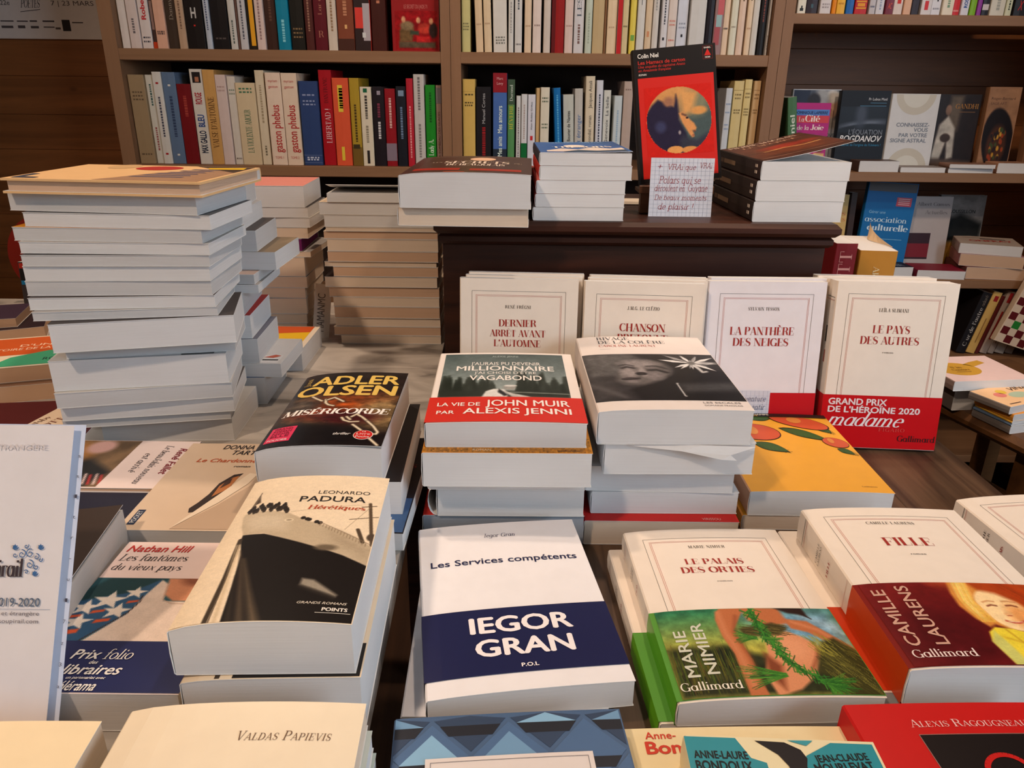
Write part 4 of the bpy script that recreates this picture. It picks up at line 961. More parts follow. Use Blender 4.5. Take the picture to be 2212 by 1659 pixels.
A_BLACK, A_RED = (40, 36, 36), (170, 44, 40)
shelf_row('LL', zL, [
 ('beige cloth-look book', (150, 126, 94), ('D', (.72, .76, .80), (96, 78, 58)), ('D', (.1,), (96, 78, 58))),
 ('thin white book with green lettering', (200, 194, 180), ('V', .66, .9, (60, 90, 84)), ('V', .15, .4, (150, 80, 76))),
 ('thin white book with two red dots', (206, 200, 190), ('R', [(.87, .89, .35, .65, (160, 30, 34)), (.1, .12, .35, .65, (160, 30, 34))]), ('V', .3, .72, (70, 70, 84))),
 ('slate blue book', (92, 112, 138), ('R', [(.85, .87, .4, .6, (210, 206, 196)), (.09, .11, .4, .6, (210, 206, 196))]), ('V', .3, .75, (50, 64, 92))),
 ('dark red shiny book', (112, 18, 24), ('V', .6, .85, (160, 60, 50))),
 ('white book with portrait stamp', (206, 198, 186), ('T', 'MAX GALLO', 'B', .12, .36, .5, (24, 36, 60)), ('T', 'BLEU', 'B', .40, .53, .5, (40, 70, 130)), ('T', 'ROUGE', 'B', .64, .76, .5, (170, 30, 40)), ('R', [(.86, .97, .2, .85, (30, 22, 22)), (.87, .92, .4, .7, (170, 110, 80))])),
 ('tan book with dark capitals', (196, 148, 84), ('T', "VALSE D'AUTOMNE", 'g', .18, .72, .5, (96, 60, 30))),
 ('pinkish white book', (206, 184, 174), ('D', (.82, .86), (170, 140, 130))),
 ('thin off-white book', (204, 194, 180), ('D', (.84, .8), (130, 140, 120)), ('D', (.06,), (120, 110, 100))),
 ('wide beige book with green title', (206, 184, 148), ('T', 'LA VIOLENTE AMOUR', 'g', .15, .68, .32, (60, 110, 80)), ('D', (.88, .92), (60, 110, 80))),
 ('narrow cream book', (208, 192, 164), ('V', .1, .2, (120, 110, 90)), ('V', .45, .85, (160, 140, 110))),
 ('left-hand cream book with red letters', (222, 198, 176), ('T', 'gaston phebus', 'b', .14, .66, .52, (178, 52, 50)), ('F', 'myriam', 's', .90, .6, .006, (190, 90, 84)), ('F', 'gaston', 's', .84, .6, .006, (190, 90, 84)), ('F', 'TOME 1', 's', .07, .55, .006, (190, 90, 84))),
 ('right-hand cream book with red letters', (220, 196, 172), ('T', 'gaston phebus', 'b', .14, .66, .52, (178, 52, 50)), ('F', 'myriam', 's', .90, .6, .006, (190, 90, 84)), ('F', 'gaston', 's', .84, .6, .006, (190, 90, 84)), ('F', 'TOME 2', 's', .07, .55, .006, (190, 90, 84))),
 ('navy blue book with a lined foot', (44, 64, 108), ('R', [(.12, .125, 0, 1, (110, 124, 160)), (.03, .035, 0, 1, (110, 124, 160))]), ('D', (.72, .76, .83), (140, 150, 180)), ('D', (.06, .085), (190, 196, 210))),
 ('tall scarlet book with white capitals', (164, 18, 30), ('T', 'LIBERTAD !', 'g', .24, .60, .42, (226, 190, 190), .55), ('T', 'DAN FRANCK', 'g', .66, .92, .3, (90, 12, 20), .5)),
 ('orange book with a yellow label', (214, 84, 52), ('R', [(.62, .92, .32, .62, (220, 190, 60)), (.06, .22, .36, .55, (220, 190, 60))]), ('V', .66, .88, (150, 120, 40))),
 ('mustard yellow book with a dark foot', (168, 138, 42), ('R', [(.0, .22, 0, 1, (112, 84, 32)), (.20, .25, .1, .8, (60, 48, 26))]), ('V', .28, .7, (70, 54, 24))),
 ('cream book with a green square', (214, 202, 178), ('R', [(.93, .98, .3, .65, (20, 96, 62)), (.03, .2, .38, .62, (40, 34, 32))]), ('V', .6, .9, (60, 54, 50)), ('V', .3, .5, (140, 130, 110))),
 ('black book with white lettering', (30, 24, 30), ('V', .35, .55, (200, 196, 196)), ('V', .62, .8, (120, 50, 70)), ('R', [(.9, .95, .4, .7, (150, 140, 150))])),
 ('red and grey book', (140, 20, 30), ('R', [(.07, .30, 0, 1, (128, 112, 124))]), ('V', .5, .88, (210, 170, 160))),
 ('glossy black book', (26, 28, 36), ('V', .35, .75, (110, 130, 160)), ('R', [(.88, .95, .25, .8, (120, 140, 160))])),
 ('thin crimson book', (176, 32, 48), ('V', .1, .7, (220, 150, 150))),
 ('tall greyish white book', (190, 184, 178), ('V', .62, .95, (110, 106, 104)), ('V', .1, .45, (130, 124, 120))),
 ('bright green book with a white title', (28, 130, 34), ('T', 'Lady A.', 'g', .14, .34, .5, (230, 240, 220)), ('V', .55, .9, (16, 84, 22))),
 ('pinkish grey book with small capitals', (176, 146, 136), ('T', 'LE TOMBEAU DES GLACES', 's', .1, .68, .42, (110, 60, 54)), ('R', [(.78, .97, 0, 1, (130, 124, 130))])),
], 'on the lower left shelf', 'books on the lower left shelf')
shelf_row('UL', zU, [
 ('wide white book', (214, 202, 192), ('V', .55, .95, (110, 100, 100))),
 ('white book with red title', (210, 192, 182), ('T', 'LA PASSION', 'g', .5, .9, .4, (180, 60, 60)), ('V', .15, .3, (110, 100, 100))),
 ('white book with heavy red lettering', (214, 200, 192), ('T', 'Robert Charlebois', 'B', .28, .95, .42, (190, 40, 44)), ('D', (.06, .1), (60, 60, 70))),
 ('narrow dark photographic book', (70, 50, 46), ('R', [(.0, .07, 0, 1, (190, 60, 24)), (.2, .5, .2, .8, (140, 110, 100))])),
 ('peach coloured book', (214, 164, 138), ('D', (.14, .16), (90, 70, 64))),
 ('dark brown book with grey lettering', (62, 48, 38), ('T', 'Danny Laurent', 'g', .3, .8, .35, (140, 126, 110))),
 ('thin beige book', (180, 148, 120), ('V', .2, .7, (120, 90, 70))),
 ('black book with big red letters', (24, 18, 18), ('T', 'EXIL', 'B', .6, .98, .42, (190, 30, 34)), ('F', 'H', 'B', .30, .3, .022, (190, 186, 180)), ('R', [(.22, .235, .45, .55, (200, 40, 30))])),
 ('very thin pale blue book', (176, 182, 192), ('V', .2, .8, (60, 70, 100))),
 ('wide black book', (22, 18, 20), ('D', (.1,), (80, 70, 66))),
 ('white book with small lettering', (196, 192, 184), ('V', .06, .3, (90, 100, 94))),
 ('sliver of a brown book', (96, 62, 46)),
 ('pale grey book', (190, 186, 186), ('V', .1, .9, (90, 90, 100))),
 ('black book with a yellow stripe', (34, 26, 18), ('R', [(.04, 1, .35, .95, (222, 156, 32))])),
 ('pinkish white book', (212, 188, 178), ('V', .1, .8, (150, 120, 116))),
 ('dark chestnut book', (58, 34, 26), ('V', .3, .9, (90, 60, 46))),
 ('teal book with pale lettering', (10, 124, 152), ('T', 'RICHARD HENNEQUIN', 's', .5, .98, .26, (150, 210, 220)), ('V', .08, .3, (130, 200, 210))),
 ('wide black book with tan lettering', (26, 24, 20), ('T', 'La Doctrine', 'g', .72, 1.0, .4, (150, 120, 80)), ('D', (.12, .16, .2), (130, 104, 70))),
 ('brown book with a rounded spine', (78, 34, 30), ('V', .2, .85, (150, 110, 90))),
 ('burgundy book', (92, 18, 30), ('T', 'Larkey-Linton Fine', 'g', .35, .95, .28, (170, 110, 90)), ('F', 'R', 'g', .13, .4, .014, (170, 110, 90))),
 ('white book with small vertical title', (206, 190, 172), ('V', .2, .95, (150, 120, 90))),
 ('brown book with a painted scene', (128, 66, 44), ('R', [(.0, .12, 0, 1, (70, 36, 26)), (.62, .85, .1, .7, (84, 40, 32)), (.22, .26, .45, .6, (220, 170, 110))]), ('V', .35, .9, (190, 130, 96))),
 ('red-orange book with photographic foot', (222, 50, 28), ('R', [(.0, .5, 0, 1, (46, 30, 30)), (.1, .46, .55, 1, (176, 166, 170)), (.22, .42, .05, .55, (214, 60, 50)), (.13, .18, .48, .7, (210, 210, 206))])),
 ('dark brown book with gilt lettering', (64, 22, 16), ('V', .5, .98, (190, 120, 90))),
], 'on the upper left shelf', 'books on the upper left shelf', tops=[.208, .215, .222, .205, .218])
shelf_row('UM', zU, [
 ('olive yellow book', (196, 188, 128), ('D', (.23, .26, .29), (120, 116, 80))),
 ('cream book leaning left', (216, 190, 154), ('D', (.28,), (180, 150, 120)), ('R', [(.56, .58, .4, .65, (120, 96, 76))]), ('lean', -.035)),
 ('cream book with a tiny monogram', (218, 194, 158), ('D', (.28,), (180, 150, 120)), ('R', [(.56, .58, .4, .65, (120, 96, 76))]), ('lean', -.03)),
 ('thick white book with a rounded spine', (212, 208, 200), ('D', (.09, .12, .15), (120, 120, 110)), ('lean', -.02)),
 ('white book with black squares', (206, 204, 198), ('R', [(.78, .86, .1, .5, (30, 30, 32)), (.72, .8, .55, .9, (30, 30, 32))]), ('V', .2, .5, (150, 150, 146))),
 ('white book with fine vertical lettering', (208, 206, 202), ('V', .45, .98, (90, 96, 104)), ('D', (.08,), (110, 110, 110))),
 ('cream book', (220, 196, 166), ('D', (.27,), (190, 160, 130)), ('R', [(.56, .58, .4, .65, (120, 96, 76))])),
 ('pale pink book', (220, 204, 194), ('D', (.27,), (150, 130, 120)), ('R', [(.56, .58, .4, .65, (120, 96, 76))])),
 ('off-white book', (206, 194, 182)),
 ('dark red book with a rounded spine', (150, 24, 24), ('R', [(0, 1, 0, .3, (96, 10, 14))])),  # darker left strip: shading of the rounded spine put into the colour
 ('pale rose book', (214, 192, 182), ('D', (.28,), (180, 150, 140)), ('R', [(.56, .58, .4, .65, (120, 96, 76))])),
 ('white book with blue-grey capitals', (206, 204, 206), ('T', 'LES NOCES', 'g', .38, .98, .42, (80, 92, 104)), ('V', .1, .3, (120, 90, 84))),
 ('pale green book', (190, 200, 184), ('V', .1, .4, (160, 172, 154))),
 ('wide straw coloured book', (190, 166, 124), ('R', [(.56, .58, .45, .6, (110, 90, 70))])),
 ('sliver of a tan book', (128, 88, 54)),
 ('wide cream book', (220, 196, 162), ('D', (.27,), (190, 160, 130)), ('R', [(.58, .60, .4, .6, (120, 96, 76))])),
 ('thin book half red, half white', (206, 200, 206), ('R', [(.0, .68, 0, 1, (190, 26, 32))])),
 ('straw coloured book', (208, 190, 144), ('D', (.27,), (120, 110, 80)), ('R', [(.56, .58, .4, .65, (120, 96, 76))])),
 ('yellow book with a green mark', (220, 200, 84), ('R', [(.14, .2, .2, .8, (110, 160, 70))])),
 ('white book with a fine vertical line', (208, 206, 200), ('R', [(.5, 1.0, .45, .52, (70, 76, 84))])),
 ('thin cream book with an orange mark', (214, 190, 158), ('R', [(.18, .24, .3, .65, (206, 140, 100))])),
 ('grey-white book with faint lettering', (206, 200, 192), ('V', .45, .9, (150, 150, 146))),
 ('white book with a black dot', (212, 210, 212), ('R', [(.14, .17, .3, .6, (30, 30, 36))]), ('V', .3, .55, (70, 74, 84))),
 ('white book with faint red lettering', (216, 202, 192), ('D', (.14, .3, .34), (206, 130, 116))),
 ('bluish white book with a black dot', (204, 208, 218), ('R', [(.18, .21, .42, .6, (30, 30, 36))]), ('D', (.27, .31), (150, 156, 170))),
 ('very thick plain white book', (206, 204, 200)),
 ('black book with a dark violet head', (28, 22, 30), ('R', [(.6, 1, 0, 1, (52, 40, 62))])),
 ('book with colourful illustrated spine', (150, 120, 118), ('R', [(.1, .35, .1, .7, (170, 84, 90)), (.4, .62, .3, .95, (196, 96, 100)), (.28, .4, .2, .8, (150, 180, 180)), (.75, 1, 0, 1, (206, 204, 196)), (.72, .75, 0, 1, (60, 120, 90))])),
 ('cream book beside it', (222, 196, 168), ('D', (.27,), (60, 50, 44)), ('R', [(.6, .62, .4, .65, (120, 96, 76))])),
 ('greenish cream book', (216, 212, 190), ('D', (.28,), (150, 140, 120)), ('R', [(.56, .58, .4, .65, (90, 86, 76))])),
 ('rose cream book', (220, 192, 170), ('R', [(.56, .58, .4, .65, (120, 96, 76))])),
 ('narrow cream book', (222, 196, 164), ('D', (.27,), (190, 150, 120)), ('R', [(.56, .58, .4, .65, (120, 96, 76))])),
 ('white book with a folded spine', (206, 200, 190)),
 ('black book with red lettering', (26, 22, 22), ('V', .35, .95, (120, 60, 50))),
 ('thin white book against the upright', (212, 210, 208), ('V', .06, .2, (90, 90, 90))),
], 'on the upper middle shelf', 'books on the upper middle shelf', tops=[.205, .208, .214, .206, .21])
shelf_row('LM', zL, [
 ('yellow book with a folded band', (206, 172, 92), ('R', [(.86, .862, 0, 1, (150, 120, 60))]), ('D', (.82, .7, .73), (90, 76, 40)), ('D', (.06,), (130, 104, 50))),
 ('black book with white and red lettering', (26, 24, 28), ('T', 'Manuel Cortes', 's', .55, .92, .2, (180, 180, 180)), ('V', .12, .5, (150, 26, 30))),
 ('blue book with red head', (70, 104, 168), ('R', [(.80, 1, 0, 1, (140, 24, 36)), (.0, .2, 0, 1, (34, 46, 60))]), ('T', 'Mes amis  Mes amours', 'b', .12, .66, .32, (220, 234, 220)), ('F', 'Marc', 's', .93, .45, .006, (220, 170, 170)), ('F', 'Levy', 's', .88, .45, .006, (220, 170, 170))),
 ('green book with a yellow title', (84, 140, 84), ('R', [(.72, 1, 0, 1, (62, 84, 64))]), ('T', 'RÉVERIE', 'g', .44, .72, .5, (206, 196, 60)), ('T', 'Durand', 'g', .76, .94, .4, (210, 220, 206))),
 ('very thin white paperback', (204, 204, 202), ('V', .1, .85, (110, 100, 100))),
 ('thin white paperback with a green foot', (208, 208, 208), ('R', [(0, .34, 0, 1, (10, 104, 50))]), ('V', .4, .85, (170, 150, 140))),
 ('white paperback with a red stamp', (210, 210, 218), ('R', [(.38, .44, .35, .7, (196, 40, 44))]), ('T', 'Alain Robbe Grillet', 's', .52, .9, .22, (40, 40, 60))),
 ('narrow tan book', (196, 164, 116)),
 ('cream book with two small green titles', (216, 208, 188), ('D', (.82, .86), (90, 104, 84)), ('D', (.5, .54), (90, 104, 84))),
 ('bright blue book leaning left', (16, 104, 170), ('V', .2, .9, (90, 170, 214)), ('lean', -.06)),
 ('pale grey paperback with black title', (190, 192, 182), ('T', 'Le Bouvier de Nantes', 'b', .3, .78, .3, (50, 50, 46)), ('lean', -.04)),
 ('pale paperback with blue title', (190, 186, 178), ('T', 'ant étranger', 's', .25, .68, .5, (70, 110, 160)), ('lean', -.03)),
 ('tall cream book with grey lettering', (214, 200, 174), ('T', 'Jacques Attali', 's', .66, .95, .35, (80, 76, 70)), ('T', 'mondial, roman', 's', .28, .58, .35, (80, 76, 70)), ('lean', -.02)),
 ('white book with thin blue lettering', (206, 208, 216), ('V', .3, .85, (60, 66, 84)), ('lean', -.015)),
 ('white book titled in grey capitals', (206, 206, 196), ('T', 'oix Genevoix  La belle', 's', .2, .92, .42, (70, 72, 76)), ('lean', -.01)),
 ('pale bluish white paperback', (196, 206, 208), ('V', .3, .8, (150, 176, 196))),
 ('pinkish beige book beside the red cover', (182, 162, 150), ('D', (.9,), (140, 120, 110))),
 ('bluish white book behind the dark stack', (198, 202, 206), ('D', (.5, .55, .7, .8), (130, 150, 180))),
 ('straw yellow book with two small titles', (208, 186, 128), ('D', (.84, .8, .67, .64), (130, 112, 70)), ('R', [(.895, .9, 0, 1, (170, 146, 90))])),
 ('yellow book with a red foot band', (214, 192, 130), ('R', [(0, .17, 0, 1, (190, 30, 34)), (.895, .9, 0, 1, (170, 146, 90))]), ('D', (.84, .8, .67, .64, .61), (130, 112, 70))),
 ('peach book against the upright', (214, 180, 134), ('D', (.84, .8, .67, .64), (150, 120, 84)), ('R', [(.895, .9, 0, 1, (180, 140, 100))])),
], 'on the lower middle shelf', 'books on the lower middle shelf')
shelf_row('RU', zR1, [
 ('cream book with a black triangle', (222, 214, 196), ('R', [(.03, .06, .3, .7, (40, 40, 40)), (.05, .085, .42, .58, (40, 40, 40))])),
 ('dark book with a bluish mark', (44, 26, 30), ('R', [(.06, .1, .4, .6, (60, 90, 100))])),
 ('white book with a small red heart', (210, 202, 200), ('R', [(.15, .17, .45, .6, (170, 40, 54))]), ('D', (.06, .09), (160, 150, 150))),
 ('thin orange book', (226, 134, 26)),
 ('golden yellow book', (230, 172, 44), ('D', (.1,), (190, 130, 30))),
 ('blue book', (30, 96, 166)),
 ('red book with yellow stripes', (186, 24, 24), ('R', [(.06, .075, .1, .9, (226, 160, 40)), (.13, .145, .1, .9, (226, 160, 40)), (.085, .12, .2, .8, (226, 150, 40))])),
 ('grey-white book', (190, 184, 186), ('D', (.07,), (70, 80, 110))),
 ('white book with faint lettering', (206, 204, 208), ('V', .05, .2, (150, 160, 180))),
 ('burgundy book', (116, 38, 54), ('F', 'AC', 'bi', .06, .5, .012, (214, 90, 70))),
 ('white book with a red disc', (216, 198, 188), ('R', [(.11, .17, .35, .75, (206, 44, 34))])),
 ('peach book', (218, 170, 138)),
 ('charcoal book', (50, 42, 50)),
 ('white book with a red label', (212, 204, 202), ('R', [(.05, .14, .3, .65, (206, 50, 54))])),
 ('white book with small dark mark', (214, 212, 216), ('R', [(.14, .17, .5, .65, (50, 40, 44))]), ('D', (.06,), (150, 150, 160))),
 ('cream book with green lettering', (224, 212, 190), ('V', .08, .2, (120, 150, 120))),
 ('scarlet book', (198, 34, 38), ('D', (.04,), (226, 160, 150))),
 ('white book with blue lettering', (210, 208, 214), ('T', 'ROSES', 'B', .08, .22, .4, (40, 80, 150))),
 ('lime green book', (120, 170, 30)),
 ('thin purple book', (140, 60, 150)),
 ('black book with a white label', (34, 30, 36), ('R', [(.06, .12, .05, .9, (200, 190, 190))])),
 ('wide cream book with grey lettering', (206, 200, 184), ('V', .06, .24, (160, 160, 150))),
 ('pale green book with a black mark', (200, 200, 170), ('V', .06, .2, (40, 50, 40))),
 ('black book with a red letter', (28, 22, 24), ('F', 'X', 'bi', .06, .4, .02, (180, 40, 40))),
], 'on the top right shelf', 'books on the top right shelf', tops=[.2, .212, .206])

# ---- red illustrated book standing cover-out at the end of the upper left shelf
def facing(name, label, x, y, z, w, h, t, cover, yaw=0.0, tilt=0.08, roll=0.0, group=None, **k):
    """book standing with its front cover to the viewer, foot resting at z"""
    z = z + t * math.sin(max(tilt, 0)) + w / 2 * abs(math.sin(roll)) + .0002
    M_ = Matrix.Translation((x, y, Z(z))) @ Matrix.Rotation(yaw, 4, 'Z') @ Matrix.Rotation(-tilt, 4, 'X') @ Matrix.Rotation(roll, 4, 'Y')
    L = Matrix(((1, 0, 0, -w / 2), (0, 0, -1, t), (0, 1, 0, 0), (0, 0, 0, 1)))
    return Book(name, label, M_, w, h, t, cover, group=group, L=L, **k)
b = facing('illustrated_book', 'red illustrated book standing cover-out at the end of the upper left shelf', -.238, YB + .03, zU, .112, .2, .018, (150, 20, 24), tilt=0)
c = Canvas(46, 40, (150, 22, 26)).noise(6, .2, 3)
c.poly([(.08, .05), (.95, .05), (.95, .2), (.08, .22)], (92, 78, 60), .05).poly([(.1, .2), (.4, .22), (.45, .55), (.2, .62), (.1, .5)], (110, 84, 52), .06)
c.poly([(.5, .2), (.82, .2), (.8, .34), (.5, .36)], (196, 40, 40), .04).ell(.28, .62, .16, .12, (140, 116, 84), .4).ell(.7, .55, .16, .14, (190, 60, 46), .4).ell(.9, .5, .1, .2, (50, 36, 34), .4)
for x, y in ((.2, .78), (.55, .76), (.85, .74)): c.ell(x, y, .05, .08, (206, 150, 110), .5)
c.poly([(.35, .4), (.56, .38), (.56, .48), (.36, .5)], (60, 70, 54), .05)
b.art(c.noise(14, .25, 5).out(), .008, .004, .108, .088)
b.text('LE SECRET DU JADE 71', 's', .03, .093, .055, .008, (200, 120, 110))

# ---- poster on the pine wall
def card(name, label, cat, M_, w, h, mat, th=.0006, group=None):
    o = empty(name, M_); tag(o, label, cat, group)
    v, f = box_geo(-w / 2, w / 2, -th, 0, 0, h)
    mesh_obj('sheet', v, f, mat, o)
    return o
def on_card(o, s, f, x, y, w, c, col, name='lettering', th=.0006, rot=0):
    v, ff = glyphs(s, f); q = fit(v, w, c)
    if rot:
        a = math.radians(rot); q = np.stack([q[:, 0] * math.cos(a) - q[:, 1] * math.sin(a), q[:, 0] * math.sin(a) + q[:, 1] * math.cos(a), q[:, 2]], 1)
    return mesh_obj(name, [(x + a, -th - .0003 - d, y + b) for a, b, d in q], ff, paint(col, .6, .02), o)
def rect_card(o, x0, y0, x1, y1, col, name='print', th=.0006, e=.0002):
    return mesh_obj(name, [(x0, -th - e, y0), (x1, -th - e, y0), (x1, -th - e, y1), (x0, -th - e, y1)], [(0, 1, 2, 3)], paint(col, .6, .02), o)
po = card('poster', 'white poetry festival poster pinned on the pine boards at top left', 'poster', Matrix.Translation((-1.36, 2.2815, Z(.108))), .56, .42, paint((205, 192, 184), .7))
on_card(po, 'LE PRINTEMPS DES POÈTES | 22e', 's', -.365 + .1, .083, .255, .0115, (70, 60, 60))
on_card(po, '7 | 23 MARS', 's', .102, .083, .115, .0115, (70, 60, 60))
on_card(po, 'Printemps', 'script', .012, .104, .062, .021, (40, 34, 36)); on_card(po, 'POÈTES', 'script', .018, .077, .056, .02, (40, 34, 36))
mesh_obj('lettering', [(.015, -.001, .066), (.07, -.001, .072), (.07, -.001, .0735), (.015, -.001, .0675)], [(0, 1, 2, 3)], paint((40, 34, 36), .6, .02), po)
for x, y, w_, h_ in ((-.10, .028, .022, .008), (-.075, .034, .018, .004), (-.045, .026, .032, .006), (-.045, .042, .036, .003), (.0, .026, .02, .007), (.0, .042, .03, .003), (.035, .026, .022, .006), (.035, .042, .02, .004), (.07, .028, .03, .003), (.07, .042, .032, .004), (.102, .024, .014, .005), (.122, .02, .022, .028), (.15, .04, .03, .003)):
    rect_card(po, x, y, x + w_, y + h_, (78, 68, 68) if h_ < .02 else (40, 34, 34), 'logo')

# ================================================================== right bay: books shown cover-out and lying
def on_y(px_dummy): pass
def fb(label, x0, x1, h, cover, y=2.03, z=zL, t=.014, tilt=.06, roll=0.0, name='paperback', yaw=0.0, **k):
    return facing(name, label, (x0 + x1) / 2, y, z, x1 - x0, h, t, cover, yaw=yaw, tilt=tilt, roll=roll, group='books shown cover-out in the right bay', **k)
b = Book('shelved_book', 'green book with white spine letters leaning against the right upright', Matrix.Translation((.698, YB + .03, Z(zL) + .0018)) @ Matrix.Rotation(-.13, 4, 'Y'), .14, .172, .022, (70, 110, 74), group='books shown cover-out in the right bay', L=Matrix(((0, 0, 1, -.011), (1, 0, 0, 0), (0, 1, 0, 0), (0, 0, 0, 1))), n=2)
b.spine_text('Daniel', 'b', .05, .13, .5, (214, 220, 206), up=True)
b = fb('paperback with a grey-haired man on its cover behind the magenta paperback', .712, .835, .19, (186, 190, 196), y=2.075, t=.016)
c = Canvas(56, 76, (70, 76, 90)).poly([(0, .5), (.35, .5), (.35, 1), (0, 1)], (34, 40, 60), .02).poly([(.55, 0), (1, 0), (1, .56), (.6, .6)], (196, 198, 204), .03)
c.ell(.84, .78, .15, .17, (196, 156, 130), .3).ell(.84, .92, .16, .09, (206, 204, 200), .4).ell(.62, .86, .16, .2, (150, 150, 150), .6).ell(.45, .86, .14, .1, (36, 30, 34), .4)
c.poly([(.6, .5), (1, .5), (1, .62), (.75, .66)], (160, 150, 140), .05)
b.art(c.noise(10, .12, 2).out(), .002, .002, .121, .188)
b.text('QUE', 'b', .098, .075, .02, .008, (90, 100, 116)); b.text('NS', 'b', .104, .062, .014, .008, (90, 100, 116)); b.text('ME', 'b', .102, .045, .016, .008, (90, 100, 116))
b = fb('magenta paperback with children on its cover, in the right bay', .704, .800, .158, (176, 34, 120), y=2.04)
b.rect(.002, .128, .094, .142, (70, 120, 190)); b.rect(.002, .11, .094, .127, (200, 44, 52))
b.text('DOMINIQUE LAPIERRE', 'B', .006, .131, .084, .007, (24, 40, 90))
b.text('La', 'g', .018, .113, .014, .011, (240, 226, 216)); b.text('Cité', 'D', .034, .113, .038, .016, (240, 226, 216)); b.text('de la', 'g', .016, .093, .03, .011, (240, 226, 216)); b.text('joie', 'D', .05, .093, .034, .013, (240, 226, 216))
c = Canvas(44, 38, (170, 34, 118))
for x, y, r_ in ((.3, .82, .13), (.36, .5, .2), (.82, .62, .15), (.1, .6, .1)): c.ell(x, y, r_, r_ * 1.25, (120, 76, 52), .25).ell(x, y + r_ * .7, r_ * 1.05, r_ * .7, (34, 22, 24), .3)
c.poly([(.05, 0), (.5, 0), (.55, .3), (.1, .34)], (70, 110, 190), .05).poly([(.6, 0), (1, 0), (1, .4), (.7, .42)], (214, 180, 110), .06).ell(.85, .55, .1, .12, (130, 80, 54), .3)
b.art(c.noise(9, .15, 4).out(), .003, .003, .093, .085)
b = fb('black paperback with a white comet title in the right bay', .821, .945, .188, (16, 18, 26), y=2.035, t=.02)
c = Canvas(50, 30, (14, 16, 24)).ell(.5, .3, .5, .16, (120, 130, 146), .9, 8, .8).ell(.5, .12, .55, .2, (14, 16, 24), .25, 6).ell(.45, .7, .12, .5, (60, 66, 80), 1.0)
b.art(c.out(), .003, .088, .121, .15)
b.text("L'ÉQUATION", 's', .03, .083, .085, .012, (130, 136, 146)); b.text('BOGDANOV', 'bi', .008, .066, .108, .0145, (230, 230, 230)); b.text("Le secret de l'origine de l'Univers ?", 's', .006, .055, .11, .006, (40, 130, 170))
b.text('Pr Lubos Motl', 's', .07, .165, .046, .006, (220, 220, 220)); b.rect(.075, .158, .116, .1595, (60, 110, 140)); b.rect(.05, .151, .116, .1525, (60, 110, 140))
b = fb('white paperback with two zodiac wheels and grey title, in the right bay', .947, 1.067, .182, (206, 206, 206), y=2.03)
for cy, r_ in ((.182, .05), (.0, .052)):
    pts = [(.06 + r_ * math.cos(a), min(.1805, max(.0015, cy + r_ * math.sin(a)))) for a in np.linspace(0, 2 * math.pi, 48)]
    b.poly(pts, (190, 182, 166)); pts = [(.06 + r_ * .66 * math.cos(a), min(.1805, max(.0015, cy + r_ * .66 * math.sin(a)))) for a in np.linspace(0, 2 * math.pi, 40)]; b.poly(pts, (204, 200, 188), eps=.0002)
for s_, v, u, w_ in (('CONNAISSEZ-', .104, .02, .084), ('VOUS', .092, .066, .036), ('PAR VOTRE', .079, .03, .072), ('SIGNE ASTRAL', .066, .01, .092)): b.text(s_, 'B', u, v, w_, .009, (122, 130, 142))
b = fb('dark biography with a white-robed man, in the right bay', 1.072, 1.184, .182, (34, 24, 22), y=2.05)
c = Canvas(54, 72, (36, 26, 24)).poly([(.3, .5), (.55, .52), (.6, 1), (.3, 1)], (90, 78, 66), .08).poly([(.02, .1), (.12, .6), (.3, .72), (.5, .55), (.55, .15), (.4, .12), (.34, .4), (.24, .12)], (176, 170, 160), .04).ell(.28, .8, .07, .07, (120, 92, 76), .3).ell(.3, .42, .12, .06, (60, 46, 40), .3).poly([(0, 0), (1, 0), (1, .1), (0, .14)], (80, 64, 54), .05)
b.art(c.noise(9, .2, 8).out(), .002, .002, .11, .18)
b.text('GANDHI', 'g', .048, .148, .058, .011, (176, 120, 50)); b.rect(.06, .139, .1, .1405, (120, 80, 40))
b = fb('brown book with a painter palette cover at the right end of the bay', 1.188, 1.268, .2, (150, 108, 78), y=2.03, t=.02)
c = Canvas(48, 80, (150, 110, 80)).ell(.52, .36, .5, .42, (26, 18, 18), .08, 20).ell(.5, .3, .32, .26, (70, 40, 26), .3)
for i in range(40): c.ell(.3 + .45 * rng.rand(), .12 + .4 * rng.rand(), .04, .03, [(150, 60, 30), (190, 140, 50), (60, 70, 40), (40, 30, 30)][i % 4], .5)
b.art(c.noise(8, .15, 3).out(), .002, .002, .078, .195); b.text('Roger-Bernard', 's', .008, .17, .06, .006, (70, 46, 36)); b.text('SAGE ART', 's', .008, .158, .04, .006, (90, 60, 46))
b = fb('brown speckled book at the far right of the cover-out books', 1.29, 1.39, .205, (116, 80, 56), y=2.02, t=.02, yaw=.25)
def lying(label, x, y, z, yaw, w, h, t, cover, pg=None, name='lying_book', group=None, **k):
    return Book(name, label, place(x, y, z, yaw), w, h, t, cover, pg or PG_WHITE, group=group, **k)
G1 = 'books lying flat in the right bay'
b = lying('thick white book lying under the black paperback in the right bay', .908, YB + .04, zL, 0.02, .1, .055, .026, (90, 70, 62), group=G1)
b = lying('thin white book lying under the zodiac paperback', 1.018, YB + .04, zL, 0, .112, .06, .012, (150, 140, 136), group=G1)
b = lying('open-edged thin book lying askew over its neighbour in the right bay', 1.137, YB + .032, zL + .0122, -.07, .11, .06, .009, (150, 110, 90), group=G1)
b = lying('flat book under the askew thin book in the right bay', 1.137, YB + .04, zL, 0.0, .112, .06, .0118, (120, 96, 84), group=G1)
b = lying('white book with a tan cover lying at the right end of the bay', 1.272, YB + .045, zL, -.03, .13, .06, .024, (196, 146, 116), group=G1)
b.rect(.02, .01, .1, .018, (90, 60, 50)); b.rect(.02, .036, .1, .042, (90, 60, 50))

